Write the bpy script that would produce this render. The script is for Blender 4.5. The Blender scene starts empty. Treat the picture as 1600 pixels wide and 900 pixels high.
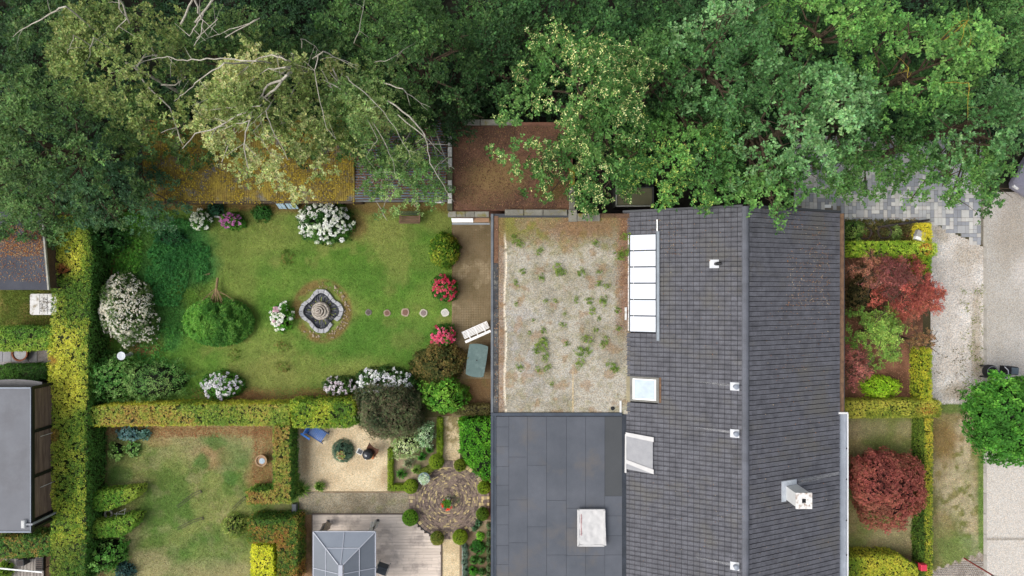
import bpy, math, random
import numpy as np
from mathutils import Vector, Matrix, Euler

SC = bpy.context.scene
COL = SC.collection
R = math.radians
rng = np.random.default_rng(7)
random.seed(7)

# ------------------------------------------------------------ camera, sky, sun, exposure
H = 33.3            # flying height of the camera (m)
F = 1066.667        # focal length in photo pixels (24 mm on 36 mm film, 1600 px wide)
cam_d = bpy.data.cameras.new('camera'); cam_d.lens = 24.0; cam_d.sensor_width = 36.0
cam_d.clip_start = 0.5; cam_d.clip_end = 2000
cam = bpy.data.objects.new('camera', cam_d); COL.objects.link(cam)
cam.location = (0, 0, H); cam.rotation_euler = (0, 0, 0); SC.camera = cam

SUN_EL, SUN_AZ = 52.0, 255.0      # the light comes softly from the left and a little below
world = bpy.data.worlds.new('World'); SC.world = world; world.use_nodes = True
wn = world.node_tree; wn.nodes.clear()
sky = wn.nodes.new('ShaderNodeTexSky'); sky.sky_type = 'NISHITA'; sky.sun_disc = False
sky.sun_elevation = R(SUN_EL); sky.sun_rotation = R(SUN_AZ); sky.dust_density = 3.0; sky.air_density = 1.0
hs = wn.nodes.new('ShaderNodeHueSaturation'); hs.inputs['Saturation'].default_value = 0.35
bg = wn.nodes.new('ShaderNodeBackground'); bg.inputs['Strength'].default_value = 0.15
wo = wn.nodes.new('ShaderNodeOutputWorld')
wn.links.new(sky.outputs[0], hs.inputs['Color']); wn.links.new(hs.outputs[0], bg.inputs['Color'])
wn.links.new(bg.outputs[0], wo.inputs['Surface'])
sun_d = bpy.data.lights.new('sun', 'SUN'); sun_d.energy = 1.15; sun_d.angle = R(42); sun_d.color = (1.0, 0.96, 0.9)
sun = bpy.data.objects.new('sun', sun_d); COL.objects.link(sun)
_az = R(SUN_AZ)
_d = Vector((math.sin(_az) * math.cos(R(SUN_EL)), math.cos(_az) * math.cos(R(SUN_EL)), math.sin(R(SUN_EL))))
sun.rotation_euler = _d.to_track_quat('Z', 'Y').to_euler(); sun.location = (-20, -5, 30)
SC.view_settings.view_transform = 'Standard'; SC.view_settings.look = 'None'
SC.view_settings.exposure = 0.54; SC.view_settings.gamma = 1.0

# ------------------------------------------------------------ helpers
def X(px, z=0.0): return (px - 800.0) / F * (H - z)
def Y(py, z=0.0): return (450.0 - py) / F * (H - z)
def P(px, py, z=0.0): return Vector((X(px, z), Y(py, z), z))
def M(px, z=0.0): return px / F * (H - z)          # length in metres of px pixels at height z

def lin(c):
    c = np.asarray(c, float) / 255.0
    return np.where(c <= 0.04045, c / 12.92, ((c + 0.055) / 1.055) ** 2.4)
def L4(c, k=1.0):
    a = lin(c) * k
    return (float(a[0]), float(a[1]), float(a[2]), 1.0)

def _hash(ix, iy, seed):
    n = (ix.astype(np.int64) * 374761393 + iy.astype(np.int64) * 668265263 + seed * 1442695041) & 0xffffffff
    n = ((n ^ (n >> 13)) * 1274126177) & 0xffffffff
    n = n ^ (n >> 16)
    return (n & 0xffff) / 65535.0
def vn(x, y, s, seed=0):
    x = np.asarray(x, float) / s + 1000; y = np.asarray(y, float) / s + 1000
    ix = np.floor(x); iy = np.floor(y); fx = x - ix; fy = y - iy
    fx = fx * fx * (3 - 2 * fx); fy = fy * fy * (3 - 2 * fy)
    a = _hash(ix, iy, seed); b = _hash(ix + 1, iy, seed); c = _hash(ix, iy + 1, seed); d = _hash(ix + 1, iy + 1, seed)
    return (a * (1 - fx) + b * fx) * (1 - fy) + (c * (1 - fx) + d * fx) * fy
def fbm(x, y, s, seed=0, o=4):
    t = 0; a = 1; n = 0
    for i in range(o):
        t = t + a * vn(x, y, s / 2 ** i, seed + i * 17); n += a; a *= 0.55
    return t / n
def sm(a, b, x):
    t = np.clip((x - a) / (b - a), 0, 1); return t * t * (3 - 2 * t)
def mixc(a, b, t):
    return a * (1 - t[..., None]) + b * t[..., None]

WL = {}
def base_of(parent):
    return WL[parent.name] if parent is not None else Vector((0, 0, 0))
def thing(name, label, cat, loc, group=None, kind=None):
    o = bpy.data.objects.new(name, None); COL.objects.link(o)
    o.empty_display_size = 0.3
    o.location = loc; WL[o.name] = Vector(loc)
    if label: o['label'] = label
    if cat: o['category'] = cat
    if group: o['group'] = group
    if kind: o['kind'] = kind
    return o
def tag(o, label=None, cat=None, group=None, kind=None):
    if label: o['label'] = label
    if cat: o['category'] = cat
    if group: o['group'] = group
    if kind: o['kind'] = kind
    return o
def link(name, me, parent=None, loc=None, rot=None, mat=None):
    o = bpy.data.objects.new(name, me); COL.objects.link(o)
    if parent is not None: o.parent = parent
    if loc is not None: o.location = loc
    if rot is not None: o.rotation_euler = rot
    if mat is not None and not me.materials: me.materials.append(mat)
    WL[o.name] = (WL[parent.name] if parent is not None else Vector((0, 0, 0))) + (Vector(loc) if loc is not None else Vector((0, 0, 0)))
    return o
def np_mesh(name, V, Fc, cols=None, smooth=False):
    me = bpy.data.meshes.new(name)
    V = np.asarray(V, np.float32); Fc = np.asarray(Fc, np.int32); k = Fc.shape[1]; m = Fc.shape[0]
    me.vertices.add(len(V)); me.vertices.foreach_set('co', V.ravel())
    me.loops.add(m * k); me.loops.foreach_set('vertex_index', Fc.ravel())
    me.polygons.add(m); me.polygons.foreach_set('loop_start', np.arange(0, m * k, k, dtype=np.int32))
    me.update(calc_edges=True)
    me.polygons.foreach_set('use_smooth', np.full(m, smooth, bool))
    if cols is not None:
        at = me.color_attributes.new('Col', 'FLOAT_COLOR', 'POINT')
        c = np.ones((len(V), 4), np.float32); c[:, :3] = cols
        at.data.foreach_set('color', c.ravel())
    return me
def np_obj(name, V, Fc, cols, mat, parent=None, origin=None, smooth=False):
    V = np.asarray(V, float)
    if parent is not None:
        b = base_of(parent); me = np_mesh(name, V - np.array(b), Fc, cols, smooth)
        me.materials.append(mat); return link(name, me, parent)
    b = Vector(origin) if origin is not None else Vector((float(V[:, 0].mean()), float(V[:, 1].mean()), float(V[:, 2].min())))
    me = np_mesh(name, V - np.array(b), Fc, cols, smooth); me.materials.append(mat)
    return link(name, me, None, b)

class MB:
    """collects faces in world coordinates, links them as one object"""
    def __init__(s): s.v = []; s.f = []
    def add(s, vs, fs):
        n = len(s.v); s.v += [tuple(v) for v in vs]; s.f += [tuple(i + n for i in f) for f in fs]; return s
    def box(s, x0, x1, y0, y1, z0, z1, rz=0.0, piv=None, bev=0.0):
        c = [(x0, y0), (x1, y0), (x1, y1), (x0, y1)]
        if bev > 0:
            b = min(bev, (x1 - x0) * .4, (y1 - y0) * .4, (z1 - z0) * .4)
            lo = [(x, y, z0) for x, y in c]; mid = [(x, y, z1 - b) for x, y in c]
            hi = [(x0 + b, y0 + b, z1), (x1 - b, y0 + b, z1), (x1 - b, y1 - b, z1), (x0 + b, y1 - b, z1)]
            vs = lo + mid + hi
            fs = [(3, 2, 1, 0)] + [(i, (i + 1) % 4, 4 + (i + 1) % 4, 4 + i) for i in range(4)] + [(4 + i, 4 + (i + 1) % 4, 8 + (i + 1) % 4, 8 + i) for i in range(4)] + [(8, 9, 10, 11)]
        else:
            vs = [(x, y, z0) for x, y in c] + [(x, y, z1) for x, y in c]
            fs = [(3, 2, 1, 0), (4, 5, 6, 7)] + [(i, (i + 1) % 4, 4 + (i + 1) % 4, 4 + i) for i in range(4)]
        if rz:
            if piv is None: piv = ((x0 + x1) / 2, (y0 + y1) / 2)
            ca, sa = math.cos(rz), math.sin(rz)
            vs = [(piv[0] + (x - piv[0]) * ca - (y - piv[1]) * sa, piv[1] + (x - piv[0]) * sa + (y - piv[1]) * ca, z) for x, y, z in vs]
        return s.add(vs, fs)
    def prism(s, pts, z0, z1, inset=0.0):
        n = len(pts); cx = sum(p[0] for p in pts) / n; cy = sum(p[1] for p in pts) / n
        vs = [(x, y, z0) for x, y in pts]
        if inset > 0:
            vs += [(x, y, z1 - inset) for x, y in pts]
            for x, y in pts:
                d = math.hypot(x - cx, y - cy) or 1; k = (d - inset) / d
                vs.append((cx + (x - cx) * k, cy + (y - cy) * k, z1))
            fs = [tuple(range(n - 1, -1, -1))] + [(i, (i + 1) % n, n + (i + 1) % n, n + i) for i in range(n)] + [(n + i, n + (i + 1) % n, 2 * n + (i + 1) % n, 2 * n + i) for i in range(n)] + [tuple(range(2 * n, 3 * n))]
        else:
            vs += [(x, y, z1) for x, y in pts]
            fs = [tuple(range(n - 1, -1, -1)), tuple(range(n, 2 * n))] + [(i, (i + 1) % n, n + (i + 1) % n, n + i) for i in range(n)]
        return s.add(vs, fs)
    def lathe(s, cx, cy, prof, n=20, a0=0.0, a1=2 * math.pi):
        vs = []; full = abs(a1 - a0 - 2 * math.pi) < 1e-6
        for r, z in prof:
            for i in range(n):
                a = a0 + (a1 - a0) * i / (n if full else n - 1)
                vs.append((cx + r * math.cos(a), cy + r * math.sin(a), z))
        fs = []
        for j in range(len(prof) - 1):
            for i in range(n if full else n - 1):
                fs.append((j * n + i, j * n + (i + 1) % n, (j + 1) * n + (i + 1) % n, (j + 1) * n + i))
        if full and prof[-1][0] > 1e-4: fs.append(tuple((len(prof) - 1) * n + i for i in range(n)))
        return s.add(vs, fs)
    def tube(s, pts, r, n=6, r1=None):
        pts = [Vector(p) for p in pts]; m = len(pts)
        if r1 is None: r1 = r
        vs = []; ref = Vector((0.13, 0.31, 0.94))
        for i, p in enumerate(pts):
            t = (pts[min(i + 1, m - 1)] - pts[max(i - 1, 0)]).normalized()
            a = t.cross(ref)
            if a.length < 1e-3: a = t.cross(Vector((1, 0, 0)))
            a.normalize(); b = t.cross(a)
            rr = r + (r1 - r) * i / max(m - 1, 1)
            for k in range(n):
                an = 2 * math.pi * k / n
                vs.append(p + a * (rr * math.cos(an)) + b * (rr * math.sin(an)))
        fs = [(i * n + k, i * n + (k + 1) % n, (i + 1) * n + (k + 1) % n, (i + 1) * n + k) for i in range(m - 1) for k in range(n)]
        fs += [tuple(range(n - 1, -1, -1)), tuple((m - 1) * n + k for k in range(n))]
        return s.add(vs, fs)
    def bar(s, a, b, w, h):
        a = Vector(a); b = Vector(b); t = (b - a).normalized()
        u = t.cross(Vector((0, 0, 1)))
        if u.length < 1e-3: u = Vector((1, 0, 0))
        u.normalize(); v = u.cross(t)
        vs = []
        for p in (a, b):
            for su, sv in ((-1, -1), (1, -1), (1, 1), (-1, 1)): vs.append(p + u * (su * w / 2) + v * (sv * h / 2))
        return s.add(vs, [(3, 2, 1, 0), (4, 5, 6, 7)] + [(i, (i + 1) % 4, 4 + (i + 1) % 4, 4 + i) for i in range(4)])
    def build(s, name, mat, parent=None, origin=None, smooth=False):
        if parent is not None: b = base_of(parent)
        elif origin is not None: b = Vector(origin)
        else:
            xs = [v[0] for v in s.v]; ys = [v[1] for v in s.v]; zs = [v[2] for v in s.v]
            b = Vector(((min(xs) + max(xs)) / 2, (min(ys) + max(ys)) / 2, min(zs)))
        me = bpy.data.meshes.new(name)
        me.from_pydata([(v[0] - b[0], v[1] - b[1], v[2] - b[2]) for v in s.v], [], s.f)
        me.update()
        me.materials.append(mat)
        if smooth:
            for p in me.polygons: p.use_smooth = True
            try: me.set_sharp_from_angle(angle=R(40))
            except Exception: pass
        return link(name, me, parent) if parent is not None else link(name, me, None, b)

# ------------------------------------------------------------ materials
def newmat(name):
    m = bpy.data.materials.new(name); m.use_nodes = True; t = m.node_tree
    b = t.nodes['Principled BSDF']; return m, t, b
def _noise(t, scale, detail=4, rough=.55, vec=None):
    n = t.nodes.new('ShaderNodeTexNoise'); n.inputs['Scale'].default_value = scale
    n.inputs['Detail'].default_value = detail; n.inputs['Roughness'].default_value = rough
    if vec is not None: t.links.new(vec, n.inputs['Vector'])
    return n
def _geo(t, stretch=None):
    g = t.nodes.new('ShaderNodeNewGeometry')
    if stretch is None: return g.outputs['Position']
    mp = t.nodes.new('ShaderNodeMapping'); mp.inputs['Scale'].default_value = stretch
    t.links.new(g.outputs['Position'], mp.inputs['Vector']); return mp.outputs[0]
def _ramp(t, fac, stops):
    r = t.nodes.new('ShaderNodeValToRGB')
    while len(r.color_ramp.elements) < len(stops): r.color_ramp.elements.new(0.5)
    for e, (p, c) in zip(r.color_ramp.elements, stops): e.position = p; e.color = c
    t.links.new(fac, r.inputs[0]); return r.outputs[0]
def _mul(t, a, b, fac=1.0, mode='MULTIPLY'):
    m = t.nodes.new('ShaderNodeMix'); m.data_type = 'RGBA'; m.blend_type = mode
    m.inputs[0].default_value = fac
    t.links.new(a, m.inputs[6]); t.links.new(b, m.inputs[7]); return m.outputs[2]
def _bump(t, b, h, strength, dist):
    bp = t.nodes.new('ShaderNodeBump'); bp.inputs['Strength'].default_value = strength; bp.inputs['Distance'].default_value = dist
    t.links.new(h, bp.inputs['Height']); t.links.new(bp.outputs[0], b.inputs['Normal'])
def surf(name, c1, c2, scale=2.0, rough=.8, fine=40.0, fineamt=.3, bump=.3, bd=.01, stretch=None, rnd=0.0, metal=0.0, spec=.3, blotch=None, bscale=1.0):
    """two-tone weathered surface: broad noise between two colours, fine grain over it"""
    m, t, b = newmat(name); pos = _geo(t, stretch)
    n = _noise(t, scale, 5, .6, pos)
    col = _ramp(t, n.outputs[0], [(.32, L4(c1)), (.68, L4(c2))])
    if blotch is not None:
        nb = _noise(t, bscale, 6, .65, _geo(t))
        f = _ramp(t, nb.outputs[0], [(.52, (0, 0, 0, 1)), (.66, (1, 1, 1, 1))])
        mm = t.nodes.new('ShaderNodeMix'); mm.data_type = 'RGBA'; t.links.new(f, mm.inputs[0])
        t.links.new(col, mm.inputs[6]); mm.inputs[7].default_value = L4(blotch); col = mm.outputs[2]
    nf = _noise(t, fine, 3, .7, pos)
    g = _ramp(t, nf.outputs[0], [(.25, (1 - fineamt,) * 3 + (1,)), (.75, (1 + fineamt,) * 3 + (1,))])
    col = _mul(t, col, g)
    if rnd > 0:
        oi = t.nodes.new('ShaderNodeObjectInfo')
        g2 = _ramp(t, oi.outputs['Random'], [(0, (1 - rnd,) * 3 + (1,)), (1, (1 + rnd,) * 3 + (1,))])
        col = _mul(t, col, g2)
    t.links.new(col, b.inputs['Base Color']); b.inputs['Roughness'].default_value = rough
    b.inputs['Metallic'].default_value = metal; b.inputs['Specular IOR Level'].default_value = spec
    if bump: _bump(t, b, nf.outputs[0], bump, bd)
    return m
def colmat(name, rough=.85, fine=45.0, fineamt=.35, bump=.4, bd=.02, vor=0.0, voramt=.5, spec=.2):
    """surface coloured by its own painted colour map, with grain or pebbles over it"""
    m, t, b = newmat(name); pos = _geo(t)
    at = t.nodes.new('ShaderNodeAttribute'); at.attribute_name = 'Col'; col = at.outputs['Color']
    nf = _noise(t, fine, 4, .7, pos)
    g = _ramp(t, nf.outputs[0], [(.25, (1 - fineamt,) * 3 + (1,)), (.75, (1 + fineamt,) * 3 + (1,))])
    col = _mul(t, col, g); h = nf.outputs[0]
    if vor:
        v = t.nodes.new('ShaderNodeTexVoronoi'); v.inputs['Scale'].default_value = vor; t.links.new(pos, v.inputs['Vector'])
        sx = t.nodes.new('ShaderNodeSeparateColor'); t.links.new(v.outputs['Color'], sx.inputs[0])
        g2 = _ramp(t, sx.outputs[0], [(0, (1 - voramt,) * 3 + (1,)), (1, (1 + voramt,) * 3 + (1,))])
        col = _mul(t, col, g2)
        tint = _ramp(t, sx.outputs[1], [(0, (1.08, .98, .88, 1)), (1, (.95, 1.0, 1.06, 1))]); col = _mul(t, col, tint)
        h = v.outputs['Distance']
    t.links.new(col, b.inputs['Base Color']); b.inputs['Roughness'].default_value = rough; b.inputs['Specular IOR Level'].default_value = spec
    _bump(t, b, h, bump, bd)
    return m
def leafmat(name, rough=.62, trans=.22, spec=.22):
    m, t, b = newmat(name)
    at = t.nodes.new('ShaderNodeAttribute'); at.attribute_name = 'Col'
    t.links.new(at.outputs['Color'], b.inputs['Base Color']); b.inputs['Roughness'].default_value = rough
    b.inputs['Specular IOR Level'].default_value = spec
    tr = t.nodes.new('ShaderNodeBsdfTranslucent'); g_ = t.nodes.new('ShaderNodeRGB'); g_.outputs[0].default_value = (1.5, 1.6, 1.0, 1)
    t.links.new(_mul(t, at.outputs['Color'], g_.outputs[0]), tr.inputs['Color'])
    mx = t.nodes.new('ShaderNodeMixShader'); mx.inputs[0].default_value = trans
    t.links.new(b.outputs[0], mx.inputs[1]); t.links.new(tr.outputs[0], mx.inputs[2])
    t.links.new(mx.outputs[0], t.nodes['Material Output'].inputs['Surface'])
    return m
def plain(name, c, rough=.5, metal=0.0, spec=.4, fineamt=.08):
    return surf(name, c, [min(255, v * 1.06) for v in c], 3, rough, 60, fineamt, .05, .002, metal=metal, spec=spec)
def glass(name, c, rough=.08):
    m, t, b = newmat(name); b.inputs['Base Color'].default_value = L4(c); b.inputs['Roughness'].default_value = rough
    b.inputs['Specular IOR Level'].default_value = .8
    n = _noise(t, 3, 3, .6, _geo(t)); col = _ramp(t, n.outputs[0], [(.3, L4(c)), (.7, L4([min(255, v * 1.15) for v in c]))])
    t.links.new(col, b.inputs['Base Color']); return m

LEAF = leafmat('leaf'); PETAL = leafmat('petal', .7, .15, .15); LITTER = leafmat('dry_leaf', .9, .05, .1)
BARK = surf('bark', (92, 78, 60), (60, 50, 40), 6, .9, 30, .4, .6, .02)
BIRCHBARK = surf('birch_bark', (184, 178, 164), (140, 133, 120), 3, .7, 14, .35, .4, .01, stretch=(1, 1, 2.5))
TWIG = surf('twig', (135, 118, 88), (100, 84, 62), 5, .9, 30, .3, .4, .01)
GRASSG = colmat('turf', .9, 26, .38, .5, .03)
GRAVELM = colmat('pebbles', .85, 60, .15, .6, .015, vor=30, voramt=.36)
FINEGRAVEL = colmat('fine_gravel', .9, 90, .22, .5, .01, vor=40, voramt=.3)
SOIL = colmat('soil', .95, 30, .45, .8, .03)
CONC = surf('concrete', (150, 146, 136), (120, 117, 108), 1.2, .9, 45, .28, .4, .006, blotch=(98, 94, 80), bscale=1.6)
COPING = surf('weathered_coping', (138, 135, 124), (108, 105, 96), 2, .9, 35, .35, .5, .008, rnd=.1, blotch=(112, 105, 50), bscale=2.2)
COPINGMOSS = surf('mossy_coping', (150, 135, 30), (112, 105, 60), 5, .95, 35, .35, .6, .01)
PALESTONE = surf('pale_stone', (206, 204, 198), (170, 168, 162), 4, .8, 30, .25, .4, .006, rnd=.08)
WHITE = plain('white_paint', (232, 232, 230), .45)
DIRTYWHITE = surf('stained_white', (222, 222, 220), (205, 203, 198), 2, .6, 30, .12, .1, .003, blotch=(150, 140, 120), bscale=4)
BLACK = plain('black_metal', (24, 24, 26), .45)
DARKGREY = plain('dark_grey', (58, 60, 64), .5)
ZINC = surf('zinc', (172, 178, 186), (150, 156, 164), 1.5, .45, 20, .1, .05, .003, metal=.3)
# ------------------------------------------------------------ foliage
def leafgeo(c, d, n, L, W, fold=.18):
    """N folded leaves: c base, d direction, n face normal, L length, W width"""
    s = np.cross(d, n); s /= (np.linalg.norm(s, axis=1, keepdims=True) + 1e-9)
    L = L[:, None]; W = W[:, None]
    V = np.stack([c, c + d * L * .5 - s * W * .5 + n * W * fold, c + d * L, c + d * L * .5 + s * W * .5 + n * W * fold], 1)
    N = len(c); i = np.arange(N)[:, None] * 4
    Fc = np.concatenate([i + np.array([[0, 1, 2]]), i + np.array([[0, 2, 3]])], 1).reshape(-1, 3)
    return V.reshape(-1, 3), Fc
KL = 1.28
def unit(v): return v / (np.linalg.norm(v, axis=1, keepdims=True) + 1e-9)
def tufts(c, n, K, L, W, col, lift=.45, spread=.3, jit=.5, lvar=.3, cvar=.14):
    """rosettes of K leaves on each tuft centre c with outward normal n; col = Tx3 linear colours"""
    T = len(c); col = col * KL
    if T == 0: return np.zeros((0, 3)), np.zeros((0, 3), int), np.zeros((0, 3))
    n = unit(n); a = unit(np.cross(n, np.array([.31, .17, .93]) + 1e-3)); b = np.cross(n, a)
    ang = (rng.random((T, 1)) * 6.283 + np.arange(K)[None] * (6.283 / K) + rng.normal(0, .35, (T, K))).reshape(-1)
    rep = lambda v: np.repeat(v, K, 0)
    A, B, N = rep(a), rep(b), rep(n)
    rad = np.cos(ang)[:, None] * A + np.sin(ang)[:, None] * B
    d = unit(rad + N * (lift + rng.normal(0, .3, (T * K, 1))))
    nn = N - d * (N * d).sum(1, keepdims=True) + rng.normal(0, jit * .5, (T * K, 3)); nn = unit(nn - d * (nn * d).sum(1, keepdims=True))
    LL = L * (1 + rng.uniform(-lvar, lvar, T * K)); WW = W * (1 + rng.uniform(-lvar, lvar, T * K))
    cc = rep(c) + rad * (LL * spread)[:, None] * rng.random((T * K, 1)) + N * rng.normal(0, L * .25, (T * K, 1))
    V, Fc = leafgeo(cc, d, nn, LL, WW)
    lc = rep(col) * (1 + rng.normal(0, cvar, (T * K, 1))) * (1 + rng.normal(0, cvar * .35, (T * K, 3)))
    return V, Fc, np.repeat(np.clip(lc, .002, .9), 4, 0)
class Mix:
    """accumulates triangle sets with colours"""
    def __init__(s): s.V = []; s.F = []; s.C = []; s.n = 0
    def add(s, V, Fc, C):
        if len(V) == 0: return s
        s.V.append(V); s.F.append(Fc + s.n); s.C.append(C); s.n += len(V); return s
    def ell(s, cx, cy, cz, rx, ry, rz, col, n=14, m=7):
        """rough dark inner body of a dense shrub (added solid that blocks light)"""
        th = np.linspace(0, 2 * math.pi, n, endpoint=False); ph = np.linspace(-.35, math.pi / 2, m)
        A, B = np.meshgrid(th, ph); k = 1 + (rng.random(A.shape) - .5) * .16
        V = np.stack([cx + rx * np.cos(A) * np.cos(B) * k, cy + ry * np.sin(A) * np.cos(B) * k, cz + rz * np.sin(B) * k], -1).reshape(-1, 3)
        Fc = []
        for j in range(m - 1):
            for i in range(n):
                a = j * n + i; b = j * n + (i + 1) % n; c = b + n; d = a + n
                Fc += [(a, b, c), (a, c, d)]
        return s.add(V, np.array(Fc), np.tile(lin(col), (len(V), 1)) * (1 + rng.normal(0, .1, (len(V), 1))))
    def build(s, name, mat, parent=None):
        return np_obj(name, np.concatenate(s.V), np.concatenate(s.F), np.concatenate(s.C), mat, parent)
def pick(pal, x, y, scale, seed, k=1.0, rnd=.35):
    """colour per point from a palette: smooth drift over the plant + chance from leaf to leaf"""
    pal = np.array([lin(c) for c in pal]) * k
    t = fbm(x, y, scale, seed, 3); t = (t - .28) / .44 + rng.normal(0, rnd, len(t))
    t = np.clip(t, 0, .999) * (len(pal) - 1); i = t.astype(int); f = (t - i)[:, None]
    return pal[i] * (1 - f) + pal[np.minimum(i + 1, len(pal) - 1)] * f

BR = {}
def crown(px, py, rx, ry, ztop, depth, pal, L=.13, W=.09, K=6, dens=1.0, cr=(.42, .85), seed=1, cover=1.0, k=1.0, rough=.3, tip=None, tipn=0.0, flat=.75, mask=None, lift=.45, hang=0.0, gapth=.34, elong=1.45, droop=.22):
    """clumped crown. returns Mix and the clump centres"""
    cx, cy = X(px, ztop - depth * .4), Y(py, ztop - depth * .4); ax, ay = M(rx, ztop - depth * .4), M(ry, ztop - depth * .4)
    area = math.pi * ax * ay; mean = (cr[0] + cr[1]) / 2
    n = max(4, int(area / (math.pi * mean * mean) * 2.5 * cover))
    i = np.arange(n) + .5
    rr = np.sqrt(i / n); th = i * 2.399963 + seed
    rr = rr + rng.normal(0, .06, n); th = th + rng.normal(0, .12, n)
    out = 1 + rough * (vn(np.cos(th) * 2 + seed * 7, np.sin(th) * 2, .9, seed) - .5) * 2
    x = cx + ax * rr * np.cos(th) * out; y = cy + ay * rr * np.sin(th) * out
    z = ztop - depth * np.clip(rr, 0, 1.2) ** 2 - rng.random(n) ** 1.4 * depth * .5 + rng.normal(0, .16, n)
    cs = rng.uniform(cr[0], cr[1], n) * (1 - .25 * rr)
    mx = Mix()
    c = np.stack([x, y, z], 1)
    ctone = 1 + rng.normal(0, .12, n)
    mt = np.maximum(5, (math.pi * cs ** 2 * 1.15 / (K * L * W * .33) * dens)).astype(int)
    ci = np.repeat(np.arange(n), mt); T = len(ci)
    u = rng.random(T); a = rng.random(T) * 6.283; dz = -.5 + 1.5 * u; hr = np.sqrt(np.clip(1 - dz * dz, 0, 1))
    dr = np.stack([np.cos(a) * hr, np.sin(a) * hr, dz], 1)
    # each clump is a leafy spray stretched along its own outward twig, drooping at its tip
    ca = np.arctan2(y - cy, x - cx) + rng.normal(0, .7, n); e1 = np.stack([np.cos(ca), np.sin(ca)], 1)[ci]; e2 = np.stack([-e1[:, 1], e1[:, 0]], 1)
    lump = .72 + .55 * vn(dr[:, 0] * 3 + ci * 3.1, dr[:, 1] * 3 + ci * 1.7, 1.0, seed + 5)
    rad = cs[ci] * lump * rng.random(T) ** .38
    lx = dr[:, 0] * rad * elong; ly = dr[:, 1] * rad * .85
    off = np.stack([e1[:, 0] * lx + e2[:, 0] * ly, e1[:, 1] * lx + e2[:, 1] * ly, dr[:, 2] * rad * flat * .8 - droop * lx], 1)
    pos = c[ci] + off + rng.normal(0, .04, (T, 3))
    gap = vn(pos[:, 0] + pos[:, 2] * .7, pos[:, 1] - pos[:, 2] * .6, .26, seed + 77) > gapth
    pos = pos[gap]; ci = ci[gap]; dr = dr[gap]; T = len(pos)
    nrm = unit(dr * .55 + np.array([0, 0, .9]) + rng.normal(0, .3, (T, 3)))
    if hang: pos[:, 2] -= hang * rng.random(T) ** 2
    if mask is not None:
        kp = mask(pos); pos = pos[kp]; nrm = nrm[kp]; ci = ci[kp]; T = len(pos)
    col = pick(pal, pos[:, 0], pos[:, 1], 1.6, seed, k) * ctone[ci][:, None]
    col = (col * .86 + col.mean(1, keepdims=True) * .14) * np.array([1.12, 1.10, 1.0])
    mx.add(*tufts(pos, nrm, K, L, W, col, lift, lvar=.42, cvar=.22))
    if tip is not None and tipn > 0:
        tn = int(T * tipn); sel = rng.choice(T, tn, replace=False)
        sel = sel[dr[sel, 2] > -.2]
        # blossom sprays gather on some clumps
        g = vn(pos[sel, 0], pos[sel, 1], 1.1, seed + 31); sel = sel[g > .36]
        tp = pos[sel] + nrm[sel] * L * .5
        tc = np.tile(lin(tip), (len(sel), 1)) * (1 + rng.normal(0, .15, (len(sel), 1)))
        mx.add(*tufts(tp, nrm[sel], 4, L * .95, W * .5, tc, .3))
    return mx, c, cs
def limbs_for(base, c, ztrunk, mat, parent, r0=.16, count=12, name='limb', join=True):
    """trunk is separate; limbs sweep from the trunk to some clump centres"""
    idx = rng.choice(len(c), min(count, len(c)), replace=False); mb = MB()
    for i in idx:
        e = Vector(c[i]); s = Vector((base[0], base[1], ztrunk * random.uniform(.6, 1)))
        m1 = s.lerp(e, .35) + Vector((random.uniform(-.3, .3), random.uniform(-.3, .3), .25))
        m2 = s.lerp(e, .7) + Vector((random.uniform(-.3, .3), random.uniform(-.3, .3), .2))
        mb.tube([s, m1, m2, e], r0 * .6, 5, .02)
        for k in range(3):
            q = m2.lerp(e, random.random()); d = Vector((random.uniform(-1, 1), random.uniform(-1, 1), random.uniform(0, .6))) * .7
            mb.tube([q, q + d * .5 + Vector((0, 0, .08)), q + d], .025, 4, .008)
    return mb.build(name, mat, parent)
def tree(name, label, cat, px, py, rx, ry, ztop, depth, pal, trunk=None, bark=None, group=None, limbs=12, tr=.2, **kw):
    bark = bark or BARK
    zc = ztop - depth * .4
    if trunk is None: bx, by = X(px, zc), Y(py, zc)
    else: bx, by = trunk
    t = thing(name, label, cat, (bx, by, 0), group)
    mx, c, cs = crown(px, py, rx, ry, ztop, depth, pal, **kw)
    mx.build('crown', LEAF, t)
    mb = MB(); pts = [(bx + math.sin(q * 2.2 + px) * .12 * q, by + math.cos(q * 1.7 + py) * .12 * q, q * (ztop - depth * .95)) for q in (0, .25, .5, .75, 1)]
    mb.lathe(bx, by, [(tr * 1.6, 0), (tr * 1.15, .25), (tr, .6)], 10); mb.tube(pts, tr, 8, tr * .45)
    mb.build('trunk', bark, t, smooth=True)
    if limbs: limbs_for((bx, by), c, ztop - depth * 1.0, bark, t, tr * .55, limbs)
    return t

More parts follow.
